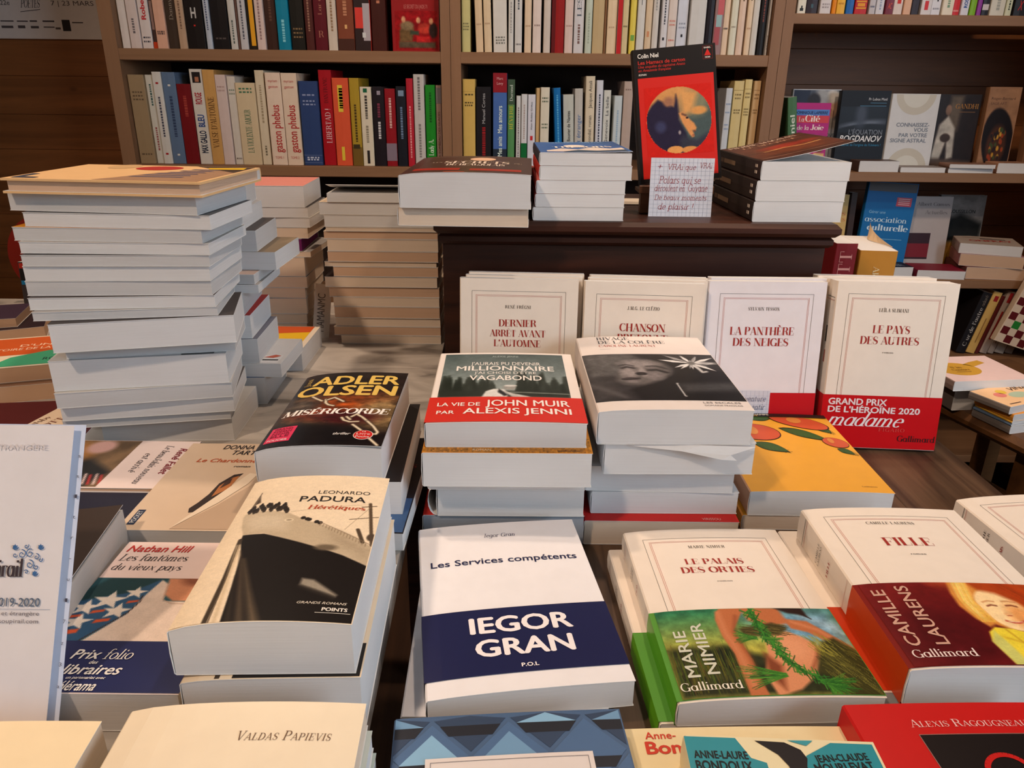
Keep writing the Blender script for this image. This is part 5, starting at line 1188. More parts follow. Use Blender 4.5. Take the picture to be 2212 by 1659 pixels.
# ---- lower right shelf
G2 = 'books on the low right shelf'
b = facing('paperback', 'yellow paperback with partial red title behind the dark stack', .832, 2.05, zR3, .12, .2, .014, (206, 172, 106), group=G2)
b.text('DA', 'g', .072, .165, .034, .012, (80, 64, 44)); b.text('EMPS', 'g', .07, .145, .045, .009, (190, 90, 60)); b.text('CRIMES', 'g', .066, .13, .05, .009, (190, 90, 60))
b = facing('paperback', 'thin dark brown book edge beside the blue association guide', .905, 2.05, zR3, .016, .205, .02, (54, 36, 30), group=G2)
b = facing('paperback', 'tall blue guide to running a cultural association, low right shelf', .985, 2.03, zR3, .138, .243, .018, (10, 104, 168), roll=.05, group=G2); b.root.scale = (.95, .95, .95)
b.rect(.002, .218, .136, .241, (70, 64, 66)); b.text('association', 'g', .006, .135, .118, .015, (200, 224, 236)); b.text('culturelle', 'D', .016, .112, .116, .017, (210, 230, 240)); b.text('Gérer une', 's', .014, .158, .046, .008, (140, 190, 220)); b.rect(.085, .18, .127, .204, (196, 66, 84)); b.rect(.03, .088, .12, .0895, (120, 180, 214))
for i in range(4): b.rect(.09, .184 + .005 * i, .122, .186 + .005 * i, (230, 190, 190), eps=.0002)
b = facing('paperback', 'greyish paperback with a dark red picture, low right shelf', 1.115, 2.06, zR3, .12, .196, .014, (178, 170, 168), group=G2)
b.text('Albert Camus', 'g', .025, .172, .088, .009, (110, 104, 104)); b.text('Actuelles', 'g', .05, .15, .06, .01, (130, 124, 124)); b.rect(.004, .03, .074, .1, (50, 20, 30)); b.rect(.004, .035, .074, .072, (120, 20, 34), eps=.0003)
b = facing('paperback', 'paperback with a dark landscape over a yellow field, low right shelf', 1.225, 2.1, zR3, .125, .196, .014, (120, 116, 112), group=G2)
c = Canvas(40, 60, (128, 126, 124)).poly([(0, .35), (1, .35), (1, .62), (.5, .75), (0, .62)], (26, 28, 28), .08).poly([(0, 0), (1, 0), (1, .34), (0, .36)], (150, 108, 44), .06)
b.art(c.noise(9, .25, 6).out(), .002, .002, .123, .194); b.text('ROUSSILLON', 'b', .03, .148, .07, .009, (30, 32, 34))
b = lying('white paperback with red capitals, topmost of the low right pile', 1.265, YB + .085, zR3 + .062, -.35, .145, .13, .026, (196, 176, 160), group=G2, spine=(186, 160, 148))
b.text('ONFRAY', 'B', .03, .045, .105, .02, (190, 44, 40), rot=8); b.rect(.06, .085, .12, .095, (70, 50, 46)); b.rect(.02, .1, .09, .104, (130, 100, 90))
b = lying('pinkish book in the middle of the low right pile', 1.268, YB + .08, zR3 + .031, -.3, .15, .13, .0305, (186, 128, 124), PG_TAN, group=G2)
b = lying('thick tan-edged book at the bottom of the low right pile', 1.28, YB + .1, zR3, -.12, .16, .18, .0305, (120, 70, 64), PG_TAN, group=G2)
b = lying('crimson covered book lying beside the low right pile', 1.125, YB + .055, zR3, -.1, .12, .09, .022, (140, 30, 52), group=G2)
b = lying('dark book with white lettering lying before the blue guide', .985, YB + .042, zR3, .05, .12, .065, .03, (36, 40, 52), group=G2)
b.text('LE SEUL', 'B', .02, .036, .08, .014, (140, 150, 160)); b.text('PLAISIR', 'B', .02, .014, .085, .016, (140, 150, 160))

# ---- leaning books on the lowest right shelf
G3 = 'leaning books on the lowest right shelf'
lean_specs = [('black book with white lettering', (26, 24, 28), .026, .172), ('straw yellow book with a red disc', (206, 168, 96), .024, .174), ('dark red thin book', (90, 30, 30), .01, .165), ('grey book with a red label', (170, 152, 140), .02, .178), ('grey book with small lettering', (176, 162, 150), .016, .17), ('pale grey book with a black label', (178, 170, 160), .026, .176), ('brownish grey book', (140, 122, 108), .022, .172)]
xx = 1.209
for i, (de, co, t, h) in enumerate(lean_specs):
    xx += t / math.cos(.22) + .0015
    L = Matrix(((0, 0, 1, -t), (1, 0, 0, 0), (0, 1, 0, 0), (0, 0, 0, 1)))
    b = Book('leaning_book', '%s, %s in the leaning row, lowest right shelf' % (de, ordn(i)), Matrix.Translation((xx, YB + .02, Z(zR4) + .0005)) @ Matrix.Rotation(.22, 4, 'Y'), .14, h, t, co, PG_TAN, group=G3, L=L, n=2)
    if i == 0: b.spine_text("Cœur de l'autre", 'g', .02, .13, .4, (190, 186, 180)); b.spine_text('Kadaré', 'g', .135, .165, .35, (120, 110, 100))
    if i == 1: b.spine_rects([(.148, .163, .3, .75, (150, 30, 34)), (.03, .1, .42, .55, (150, 110, 60))])
    if i == 3: b.spine_rects([(.145, .173, .3, .8, (150, 34, 36)), (.04, .12, .3, .6, (150, 44, 40))])
    if i == 4: b.spine_rects([(.03, .15, .4, .6, (130, 110, 100))])
    if i == 5: b.spine_rects([(.15, .165, .2, .8, (50, 40, 40)), (.145, .148, .2, .8, (150, 40, 40))])
# checkered book leaning beside them
b = facing('checkered_book', 'book with a dark red and cream chequered cover leaning at the right edge', 1.365, 1.918, zR4, .19, .25, .0195, (222, 200, 176), tilt=0, roll=.3)
pl = []
for i in range(9):
    for j in range(12):
        if (i + j) % 2:
            cc = (96, 26, 30)
            if (i, j) == (1, 6): cc = (206, 50, 40)
            if (i, j) == (1, 2): cc = (40, 130, 50)
            pl.append(([(.003 + .0205 * i, .003 + .0203 * j), (.003 + .0205 * (i + 1), .003 + .0203 * j), (.003 + .0205 * (i + 1), .003 + .0203 * (j + 1)), (.003 + .0205 * i, .003 + .0203 * (j + 1))], cc))
o = b.poly(pl, None); o['kind'] = 'stuff'
b.rect(.06, .11, .15, .17, (206, 140, 130), eps=.0006); b.rect(.063, .113, .147, .167, (226, 204, 184), eps=.0008); b.text('Le', 'script', .075, .14, .02, .014, (40, 30, 30), eps=.001); b.text('Goût', 'script', .075, .12, .04, .014, (40, 30, 30), eps=.001)

# ---- side table behind the chest with two books on it
s_ = empty('side_table', Matrix.Translation((.5, 1.34, 0))); tag(s_, 'small dark side table behind the chest', 'table')
IS = Matrix.Translation((-.5, -1.34, 0))
def spart(name, *b_):
    v, f = box_geo(*b_, bev=.002); return mesh_obj(name, v, f, DARKWOOD, s_, L=IS)
spart('table_top', .42, .68, 1.235, 1.46, Z(-.47) - .02, Z(-.47))
for x in (.43, .64):
    for y in (1.245, 1.42): spart('leg', x, x + .03, y, y + .03, 0, Z(-.47) - .0205)
L = lambda t: Matrix(((0, 0, 1, -t / 2), (1, 0, 0, 0), (0, 1, 0, 0), (0, 0, 0, 1)))
b = Book('novel', 'dark red novel standing behind the chest, white spine capitals', Matrix.Translation((.55, 1.25, Z(-.47))), .13, .235, .036, (126, 26, 32), group='books standing on the side table', L=L(.036), n=2)
b.spine_text('KEN FOLLETT', 'g', .03, .222, .55, (216, 150, 140))
b = Book('novel', 'thick ochre novel with curling cover standing behind the last cream novel', Matrix.Translation((.603, 1.247, Z(-.47))) @ Matrix.Rotation(-.1, 4, 'Z'), .14, .224, .06, (190, 130, 48), PG_WHITE, group='books standing on the side table', L=L(.06), n=6)
b.spine_text('Alain', 'g', .165, .198, .16, (236, 216, 170), up=False)
V = []
for i in range(9):
    a = i / 8
    V += [(.03 + .105 * a, .2245, .0605 - .03 * math.sin(a * 3.1) * a), (.03 + .105 * a, .2255 + .024 * a, .0605 - .012 * math.sin(a * 2.6))]
o = mesh_obj('curled_cover', V, [(2 * i, 2 * i + 2, 2 * i + 3, 2 * i + 1) for i in range(8)], paint((214, 186, 150), .5), b.root, L=b.L)

# ---- stool at the right with a pile of books
so = empty('stool', Matrix.Translation((1.0, 1.38, 0)) @ Matrix.Rotation(.28, 4, 'Z')); tag(so, 'brown wooden stool at the right carrying a pile of thin books', 'stool')
IS = Matrix.Translation((-.98, -1.36, 0)); STW = wood('stool_wood', (74, 46, 24), (104, 68, 36), 'X', .8, .45)
def stpart(name, *b_, bev=.004):
    v, f = box_geo(*b_, bev=bev); return mesh_obj(name, v, f, STW, so, L=IS)
ZS = -.556
stpart('seat', .80, 1.16, 1.175, 1.56, Z(ZS) - .028, Z(ZS), bev=.01)
for x in (.845, 1.1):
    for y in (1.2, 1.5): stpart('leg', x, x + .036, y, y + .036, 0, Z(ZS) - .0285)
stpart('rail', .8815, 1.0995, 1.21, 1.228, Z(ZS) - .16, Z(ZS) - .135); stpart('rail', .855, .873, 1.2365, 1.4995, Z(ZS) - .16, Z(ZS) - .135)
G4 = 'books piled on the stool'
zz = ZS
for i, (t, de, co, yw, w_, h_) in enumerate([(.014, 'grey-edged book at the bottom of the stool pile', (150, 146, 140), .27, .2, .082), (.005, 'thin blue-edged book near the bottom of the stool pile', (96, 120, 150), .3, .2, .08), (.005, 'thin yellow-covered book low in the stool pile', (222, 170, 60), .26, .2, .08), (.012, 'orange-covered book in the middle of the stool pile', (226, 150, 56), .3, .2, .08), (.014, 'peach vinegar book with bright drawings, topmost at the front', (238, 196, 150), .4, .19, .078)]):
    cx, cy = .868 + w_ / 2 * math.cos(yw) - h_ / 2 * math.sin(yw), 1.205 + w_ / 2 * math.sin(yw) + h_ / 2 * math.cos(yw)
    b = lying(de, cx - (.01 if i == 4 else 0), cy, zz, yw, w_, h_, t, co, PG_GREY, group=G4, spine=(120, 112, 108) if i in (0, 4) else None)
    zz += t + .0003
    if i == 4:
        b.text('VINAIGRE', 'bi', .075, .052, .09, .012, (60, 40, 34)); b.text('un secret', 'bi', .09, .068, .06, .007, (60, 40, 34)); b.rect(.012, .008, .04, .011, (90, 70, 60))
        for u, v, a, c_, col in ((.035, .045, .012, .01, (226, 130, 120)), (.05, .055, .01, .009, (226, 190, 60)), (.07, .035, .022, .012, (176, 196, 170)), (.085, .025, .01, .007, (226, 110, 60)), (.08, .012, .024, .002, (50, 80, 150)), (.13, .035, .012, .008, (90, 140, 180))):
            b.poly([(u + a * math.cos(q), v + c_ * math.sin(q)) for q in np.linspace(0, 2 * math.pi, 20)], col)
b = lying('white book with a yellow flask drawing lying behind the stool pile', 1.0 - .128, 1.36, ZS + .047, .12, .155, .13, .019, (232, 204, 200), PG_WHITE, group=G4, spine=(150, 130, 126))
b.poly([(.05 + .042 * math.cos(a), .062 + .034 * math.sin(a)) for a in np.linspace(0, 2 * math.pi, 30)], (206, 158, 60)); b.poly([(.075, .085), (.09, .072), (.125, .09), (.12, .105), (.095, .096)], (206, 158, 60))
b.text('Skin', 'g', .04, .066, .022, .008, (130, 90, 40), eps=.0005); b.text('Contact', 'g', .034, .053, .036, .008, (130, 90, 40), eps=.0005); b.rect(.036, .045, .066, .047, (140, 100, 50), eps=.0005)
lying('grey block of a book under the white flask book', .88, 1.365, ZS, .12, .13, .1, .0467, (110, 100, 96), PG_GREY, group=G4)

# ================================================================== tall stacks on the marble table
def tint(r_, g, b_): return (r_, g, b_)
cols = [(200, 196, 190), (180, 176, 172), (90, 84, 82), (206, 200, 190), (60, 56, 56), (190, 186, 180)]
n = len(DATA['big'])
names = {0: 'thick white-edged paperback at the bottom of the tall left stack', n - 1: ''}
for i, (x, y, z, t, w, yaw) in enumerate(DATA['big']):
    k = n - 1 - i
    t -= .0004
    g = 'books in the tall left stack'
    if k == 0:
        # hardback with its boards overhanging
        w_, dp = .2, .142
        M_ = Matrix.Translation((x, y - .006, Z(z))) @ Matrix.Rotation(math.radians(yaw), 4, 'Z') @ Matrix.Translation((-w_ / 2, dp / 2, 0))
        Lb = Matrix.Translation((w_ / 2, -dp / 2, 0)) @ Matrix(((0, 1, 0, -w_), (-1, 0, 0, dp), (0, 0, 1, 0), (0, 0, 0, 1)))
        b = Book('hardback_book', 'cream illustrated hardback lying on top of the tall left stack', M_, dp, w_, t, (222, 180, 128), PG_TAN, hard=True, L=Lb, group=g)
        b.poly([(.142 - .003, .09), (.142 - .003, .195), (.02, .197), (.004, .165), (.05, .15), (.07, .12), (.12, .1)], (164, 128, 100))
        b.poly([(.06, .196), (.004, .196), (.004, .13), (.02, .15)], (70, 54, 42), eps=.0002)
        b.poly([(.03 + .02 * math.cos(a), .1 + .025 * math.sin(a)) for a in np.linspace(0, 2 * math.pi, 24)], (176, 40, 36), eps=.0002)
        b.poly([(.02 + .022 * math.cos(a), .055 + .016 * math.sin(a)) for a in np.linspace(0, 2 * math.pi, 24)], (206, 168, 120), eps=.0002)
        for q in range(6): b.poly([(.11 - .014 * q, .11 + .006 * q), (.11 - .014 * q, .165 + .002 * q), (.104 - .014 * q, .165), (.104 - .014 * q, .112 + .006 * q)], (84, 84, 110), eps=.0003)
        b.poly([(.02, .15), (.012, .19), (.03, .194), (.034, .158)], (226, 182, 40), eps=.0004)
        b.poly([(.1, .004), (.136, .006), (.136, .03), (.128, .03), (.126, .012), (.1, .012)], (60, 66, 84), eps=.0003)
    else:
        yw = math.radians(yaw)
        dp = .112 if k < 9 else .098
        if k == 11: dp = .085
        wb = w
        fr = (x, y + (.012 if k == 11 else 0), z)
        pos = ordn(k)
        cov = {2: (74, 78, 82), 3: (226, 150, 40), 5: (60, 60, 60), 10: (70, 64, 62), 11: (190, 198, 204), 12: (206, 206, 206)}.get(k, cols[i % 6])
        ex = {1: 'bluish white', 2: 'bluish white charcoal-covered', 3: 'orange-covered', 10: 'thick grey-covered', 12: 'thick white', 15: 'very thin', 16: 'thick'}.get(k, 'pale-edged')
        b = block('paperback', '%s paperback, %s from the top of the tall left stack' % (ex, pos), fr, t, wb, dp, yw, cov, [PG_WHITE, PG_GREY][(k * 3 % 4) % 2], group=g, arch=.0)
        if k == 12: b.rect(dp - .016, w * .74, dp - .002, w * .93, (40, 40, 40))
# second stack, behind
S2c = [((60, 96, 150), 'blue-labelled'), ((214, 214, 214), 'white-covered'), ((110, 112, 126), 'thick grey-blue'), ((206, 52, 44), 'red-covered'), ((190, 188, 186), 'plain'), ((180, 176, 172), 'thin'), ((206, 180, 166), 'thin pinkish'), ((126, 110, 88), 'brown-covered'), ((70, 66, 66), 'thick charcoal-covered'), ((190, 188, 186), 'white'), ((176, 70, 64), 'thick rose-covered')]
m = len(S2c)
for i, (x, y, z, t) in enumerate(DATA['s2']):
    k = m - 1 - i
    co, ex = S2c[i]
    yw = math.radians([2, 0, 3, 4, 6, 2, 0, -1, 3, 4, 7][i])
    b = block('paperback', '%s paperback, %s from the top of the stack behind the tall one' % (ex, ordn(k)), (x, y + (.03 if i > 6 else .008), z), t - .0004, .165, .1, yw, co, [PG_GREY, PG_WHITE][i % 2], group='books in the second left stack', arch=.0, n=4)
    if i == 1:
        b.rect(.07, .125, .098, .16, (226, 226, 226)); b.rect(.085, .132, .089, .158, (20, 20, 22), eps=.0003); b.poly([(.078, .138), (.068, .15), (.072, .158), (.08, .15)], (200, 90, 60), eps=.0004)
    if i == 0: b.rect(.075, .1, .098, .15, (30, 80, 150)); b.text('POINTS', 'b', .078, .115, .03, .004, (200, 214, 230), rot=90)
# third stack, pinkish edges
S3c = ['tan-edged', 'plain tan-edged', 'warm cream', 'cream', 'plain cream', 'thick warm-edged', 'wide thin', 'purple-covered', 'cream-edged', 'pinkish', 'slim peach', 'thick rose-topped']
m = len(S3c)
for i, (x, y, z, t) in enumerate(DATA['s3']):
    k = m - 1 - i
    co = (84, 24, 78) if i == 7 else (206, 130, 118) if i == 11 else cols[i % 6]
    b = block('paperback', '%s paperback, %s from the top of the pinkish-edged stack' % (S3c[i], ordn(k)), (x, y, z), t - .0004, .15, .12, math.radians([0, 1, 2, 0, 1, 0, -3, 2, 0, -1, 1, 2][i]), co, pages((110, 36, 96)) if i == 7 else [PG_CREAM, PG_WHITE][1 if i > 7 and i != 8 else 0], group='books in the pinkish stack', n=4)
# yellow-topped book in front of it
b = block('paperback', 'paperback with a bright yellow cover in front of the pinkish-edged stack', (-.2932, .9973, MT), .0308, .16, .112, 0.0, (226, 212, 190), PG_WHITE, n=4)
b.rect(.004, .004, .108, .152, (232, 186, 30)); b.poly([(.003, .02), (.003, .152), (.03, .152), (.04, .09), (.05, .06), (.05, .02)], (206, 84, 30), eps=.0003); b.text('LE', 'B', .05, .055, .014, .01, (60, 40, 20), rot=90)
# fourth stack, beside the chest
S4n = len(DATA['s4'])
for i, (x0, x1, z, t) in enumerate(DATA['s4']):
    k = S4n - 1 - i
    ex = {S4n - 1: 'slim white yellow-covered', S4n - 2: 'white-edged'}.get(i, ['cream-edged', 'tan-edged', 'smooth tan'][i % 3])
    t -= .0004
    co = (232, 170, 50) if i == S4n - 1 else (40, 36, 36) if i in (6, 8) else (206, 186, 160)
    b = block('paperback', '%s paperback, %s from the top of the stack beside the chest' % (ex, ordn(k)), (x1, 1.122 + .001 * (i % 3), z), t, x1 - x0, .1, 0.0, co, PG_WHITE if i > S4n - 4 else [PG_CREAM, PG_TAN][i % 2], group='books in the stack beside the chest', n=4, lift=.012 if i == S4n - 1 else 0)
    if i == S4n - 1: b.rect(.03, .03, .09, .1, (206, 90, 60))
# hand-lettered paper slip between the stacks
sl = card('paper_slip', 'white slip with hand lettering standing between two back stacks', 'paper', Matrix.Translation((-.305, 1.15, Z(MT))) @ Matrix.Rotation(-.15, 4, 'X') @ Matrix.Rotation(.1, 4, 'Y'), .026, .085, paint((206, 202, 196), .8))
on_card(sl, 'MAMANMC', 's', .004, .01, .06, .012, (90, 86, 84), rot=90)

# ================================================================== far left of the marble table
b = lying('orange and green paperback lying at the far left of the marble table', -.635, .95, MT + .0225, .32, .2, .13, .02, (226, 214, 190), PG_TAN, group='books lying at the far left')
b.rect(.004, .05, .196, .126, (206, 92, 40)); b.poly([(.06, .004), (.196, .004), (.196, .05), (.12, .06), (.08, .04)], (70, 170, 130), eps=.0003)
b.text('HISTOIRE DE LA MUSIQUE', 'b', .04, .07, .13, .009, (240, 200, 170)); b.text("D'UN RÊVE", 'b', .08, .085, .08, .009, (240, 200, 170)); b.text('ROMAN', 'b', .12, .02, .04, .01, (30, 70, 60))
lying('brown-edged paperback under the orange and green one', -.64, .94, MT, .3, .21, .14, .022, (120, 90, 70), PG_TAN, group='books lying at the far left')
b = lying('dark red and cream novel lying behind the folded leaflet', -.545, .757, MT, .14, .18, .11, .028, (84, 26, 26), PG_CREAM, group='books lying at the far left')
b.poly([(.095, .003), (.135, .003), (.175, .107), (.13, .107)], (228, 206, 180)); b.text('SCOTT FITZG', 'g', .125, .02, .08, .008, (110, 50, 40), rot=64, eps=.0005); b.text('Gatsby', 'g', .112, .03, .034, .007, (120, 80, 60), rot=64, eps=.0005)
b.poly([(.02 + .03 * math.cos(a), .06 + .02 * math.sin(a)) for a in np.linspace(0, 6.28, 20)], (200, 110, 60), eps=.0004)
lying('dark covered book lying at the far left below the round red sign', -.84, 1.13, MT, .45, .2, .1, .02, (44, 30, 36), PG_TAN, group='books lying at the far left')
lying('dark plum book lying on the far left dark book', -.86, 1.14, MT + .0205, .3, .17, .09, .014, (60, 44, 60), PG_TAN, group='books lying at the far left')
b = facing('paperback', 'dark paperback with red and blue bands standing at far left', -.79, 1.275, MT, .12, .085, .012, (58, 52, 54), tilt=.1)
b.rect(.002, .074, .118, .083, (170, 44, 34)); b.rect(.002, .046, .118, .053, (30, 120, 170)); b.rect(.002, .0535, .118, .0735, (30, 28, 30)); b.text('DES', 'g', .012, .058, .03, .011, (200, 190, 180), eps=.0005)
# round red sign
rs = empty('round_sign', Matrix.Translation((-.825, 1.345, Z(MT)))); tag(rs, 'dark red round sign standing behind the tall left stack', 'sign')
V = [(.075 * math.cos(a), y, .083 + .075 * math.sin(a)) for y in (-.006, .006) for a in np.linspace(0, 2 * math.pi, 41)[:-1]]
mesh_obj('disc', V, [tuple(range(40)), tuple(range(79, 39, -1))] + [(i, i + 40, (i + 1) % 40 + 40, (i + 1) % 40) for i in range(40)], paint((120, 24, 12), .5), rs)
v, f = box_geo(-.05, .05, -.02, .02, 0, .012, .002); mesh_obj('foot', v, f, paint((110, 22, 14), .4), rs)

# ================================================================== on top of the chest
G5 = 'books on top of the chest'
b = Book('paperback', 'cream-edged thick paperback under the brown secrets novel, overhanging the chest', place(-.0555, .995, CT, -.03), .151, .22, .0212, (196, 180, 160), PG_CREAM, group=G5)
b = Book('paperback', 'very thick brown paperback with embossed white title on the chest', place(-.0535, .985, CT + .0216, -.02), .15, .215, .038, paint((64, 44, 38), .3), PG_WHITE, group=G5, arch=.002, drop=.002)
b.text('SECRETS', 'D', .04, .105, .082, .03, (214, 196, 180)); b.text('DU BEAUJOLAIS', 'D', .045, .078, .072, .022, (214, 196, 180)); b.text('LES', 'g', .025, .115, .012, .008, (190, 170, 150)); b.text('DU', 'g', .128, .112, .01, .008, (190, 170, 150))
b.poly([(.086 + .017 * math.cos(a), .166 + .022 * math.sin(a)) for a in np.linspace(0, 2 * math.pi, 24)], (220, 180, 150)); b.rect(.012, .024, .066, .048, (150, 40, 28)); b.rect(.078, .022, .138, .044, (150, 44, 30)); b.rect(.05, .004, .074, .008, (200, 90, 60)); b.rect(.02, .198, .13, .203, (110, 92, 80))
bl = [(-.0719, -.0872, .0277, .1381), (-.0872, -.104, .0281, .1392), (-.104, -.12, .0247, .1325), (-.12, -.1358, .0237, .1323), (-.1358, CT, .0212, .132)]
for i, (z1, z0, x0, x1) in enumerate(bl):
    co = paint((34, 92, 160), .3) if i == 0 else (176, 40, 34) if i == 1 else (190, 96, 90) if i in (2, 3) else (180, 178, 176)
    b = Book('paperback', '%s paperback, %s from the top of the stack next to the red cover' % (['blue-covered mountain', 'white-edged red-backed', 'white pink-lined', 'white thin-lined', 'plain white'][i], ordn(i)), place((x0 + x1) / 2, .935 + .089, z0, .02), x1 - x0, .176, z1 - z0 - .0004, co, PG_WHITE, group=G5, spine=(30, 40, 60) if i == 0 else None, lift=.002 if i == 0 else 0)
    if i == 0:
        b.poly([(.01, .03), (.03, .06), (.05, .045), (.07, .075), (.09, .05), (.106, .06), (.106, .012), (.01, .012)], (214, 200, 190)); b.poly([(.03, .012), (.05, .035), (.07, .02), (.106, .03), (.106, .004), (.03, .004)], (60, 80, 100), eps=.0003)
        b.poly([(.05 + .014 * math.cos(a), .1 + .02 * math.sin(a)) for a in np.linspace(0, 6.28, 16)], (226, 214, 200)); b.text('FRÉDÉRIC MANTEL', 'b', .02, .15, .075, .012, (150, 190, 226)); b.text('TRESORS', 'D', .02, .065, .075, .022, (236, 226, 214), eps=.0006)
dk = [(-.0797, -.1024, .2929, .4022), (-.1024, -.127, .2898, .4005), (-.127, CT, .289, .4)]
for i, (z1, z0, x0, x1) in enumerate(dk):
    b = Book('paperback', 'dark brown paperback with a lit interior scene, %s' % ['topmost with lifted cover', 'middle of the three', 'bottom of the three'][i], place((x0 + x1) / 2, .944 + .089, z0, .035), x1 - x0, .178, z1 - z0 - .0004, paint((52, 30, 24), .3), PG_WHITE, group='dark paperbacks stacked on the chest', spine=(34, 24, 22), lift=.024 if i == 0 else 0, lp=1.25)
    for q in (.3, .62): b.spine_rects([(.012, .0165, q, q + .16, (210, 196, 180)), (.0185, .0205, q, q + .16, (210, 196, 180))])
    b.spine_rects([(.1, .15, .35, .6, (120, 96, 74)), (.152, .165, .35, .6, (90, 70, 56))])
    if i == 0:
        c = Canvas(50, 80, (70, 36, 26)).noise(5, .3, 9).poly([(.1, .2), (.9, .2), (.95, .6), (.2, .62)], (96, 48, 28), .15).ell(.6, .55, .3, .1, (130, 40, 26), .8).line([(.25, .42), (.5, .46), (.7, .4), (.9, .42)], .02, (196, 150, 90), .02).line([(.05, .1), (.5, .13), (.95, .1)], .012, (150, 110, 90), .02)
        b.art(c.noise(12, .3, 4).out(), .002, .002, .107, .176)
        b.text('PIERRE MAGNAN', 'D', .008, .155, .09, .014, (196, 170, 150)); b.text('LE SECRET', 'g', .02, .135, .07, .01, (190, 150, 120))
# red-covered detective novel on a small easel
ez = empty('display_easel', Matrix.Translation((.205, 1.02, Z(CT)))); tag(ez, 'small brown wooden easel holding the red detective novel', 'easel')
EW = wood('easel_wood', (84, 50, 30), (122, 78, 48), 'X', 1, .5)
def ep(name, *q):
    v, f = box_geo(*q, bev=.0008); return mesh_obj(name, v, f, EW, ez)
ep('ledge', -.045, .05, -.022, .012, .026, .031); ep('lip', -.045, .05, -.026, -.0222, .026, .036)
ep('leg', -.042, -.03, -.02, -.008, .0003, .0258); ep('leg', .034, .046, -.02, -.008, .0003, .0258)
V, f = box_geo(-.006, .006, .034, .04, .0003, .11, .0008); mesh_obj('back_strut', V, f, EW, ez)
b = facing('paperback', 'black and red detective paperback with a round portrait, on the easel', .213, 1.0, -.1205, .1095, .174, .016, paint((26, 22, 22), .35), tilt=.25, roll=-.1, yaw=-.02, spine=(30, 26, 24))
b.root.scale = (.95, .95, .95)
b.rect(.0055, .0065, .1055, .137, (196, 34, 26))
c = Canvas(96, 96, (196, 34, 26))
R_ = .485
c.ell(.5, .5, R_, R_, (196, 140, 84), .02)
base = c.img.copy(); msk = np.hypot(c.x - .5, c.y - .5) < R_ * .995
c.ell(.85, .35, .42, .5, (70, 84, 84), .6).ell(.75, .75, .2, .2, (120, 120, 96), .8).ell(.8, .62, .12, .06, (206, 146, 84), .5).poly([(.52, .95), (.8, .9), (.7, .6), (.55, .55)], (206, 150, 90), .1)
c.poly([(0, .1), (.0, .6), (.1, .74), (.2, .82), (.28, .78), (.33, .72), (.38, .74), (.43, .70), (.455, .82), (.47, .88), (.49, .8), (.5, .62), (.5, .5), (.54, .42), (.6, .3), (.62, .1), (.5, 0), (.2, 0)], (40, 35, 56), .04)
c.ell(.36, .78, .08, .07, (150, 104, 80), .8).poly([(.5, .6), (.56, .62), (.6, .57), (.66, .5), (.72, .44), (.755, .37), (.735, .33), (.69, .335), (.71, .29), (.715, .245), (.68, .23), (.64, .29), (.6, .36), (.55, .45)], (208, 142, 86), .025)
c.line([(.55, .585), (.6, .56)], .02, (60, 44, 50), .03).ell(.62, .525, .02, .014, (36, 28, 36), .5).ell(.72, .325, .02, .014, (110, 70, 56), .6).ell(.7, .265, .02, .01, (150, 84, 70), .6)
c.poly([(.55, .28), (.66, .22), (.74, .2), (.95, .3), (.95, 0), (.5, 0), (.5, .2)], (52, 54, 66), .08).ell(.42, .07, .12, .06, (214, 150, 84), .12).ell(.64, .06, .12, .05, (206, 140, 78), .2).ell(.22, .42, .08, .08, (58, 60, 90), .8).ell(.5, .32, .02, .03, (150, 140, 140), .7)
c.img = np.where(msk[..., None], c.img, base); c.img = np.where((np.hypot(c.x - .5, c.y - .5) < R_)[..., None], c.img, np.array([196, 34, 26.]))
b.art(c.noise(20, .06, 3).out(), .0125, .035, .1015, .124, eps=.0003)
for s_, u, v, w_, cc, col in (('Colin Niel', .007, .1625, .0275, .0055, (232, 228, 220)), ('Les Hamacs de carton', .007, .1545, .062, .0046, (190, 44, 34)), ('Une enquête du capitaine Anato', .007, .1498, .062, .0034, (170, 40, 32)), ('en Amazonie française', .007, .1452, .043, .0034, (170, 40, 32)), ('ROMAN', .007, .1402, .0105, .0024, (220, 214, 206))): b.text(s_, 'bi' if cc < .004 else 'b', u, v, w_, cc, col)
b.frame(.0925, .1545, .1055, .1712, .0004, (120, 30, 26)); b.poly([(.0945, .159), (.1035, .159), (.099, .1675)], (190, 34, 28)); b.text('BABEL', 'B', .0945, .168, .009, .0018, (220, 210, 200)); b.text('NOIR', 'B', .0955, .1558, .007, .002, (220, 210, 200))
nt_ = card('handwritten_card', 'squared paper card with red handwriting leaning before the red detective novel', 'card', Matrix.Translation((.2105, .978, Z(CT))) @ Matrix.Rotation(-.12, 4, 'X'), .0795, .0715, paint((204, 206, 214), .8))
V, Fq = [], []
for i in range(1, 15):
    x = -.0395 + .079 * i / 15; k = len(V); V += [(x, -.0009, .0005), (x + .0002, -.0009, .0005), (x + .0002, -.0009, .071), (x, -.0009, .071)]; Fq.append((k, k + 1, k + 2, k + 3))
for j in range(1, 14):
    y = .071 * j / 14; k = len(V); V += [(-.0395, -.0009, y), (.0395, -.0009, y), (.0395, -.0009, y + .0002), (-.0395, -.0009, y + .0002)]; Fq.append((k, k + 1, k + 2, k + 3))
o = mesh_obj('ruling', V, Fq, paint((140, 150, 170), .8, .02), nt_); o['kind'] = 'stuff'
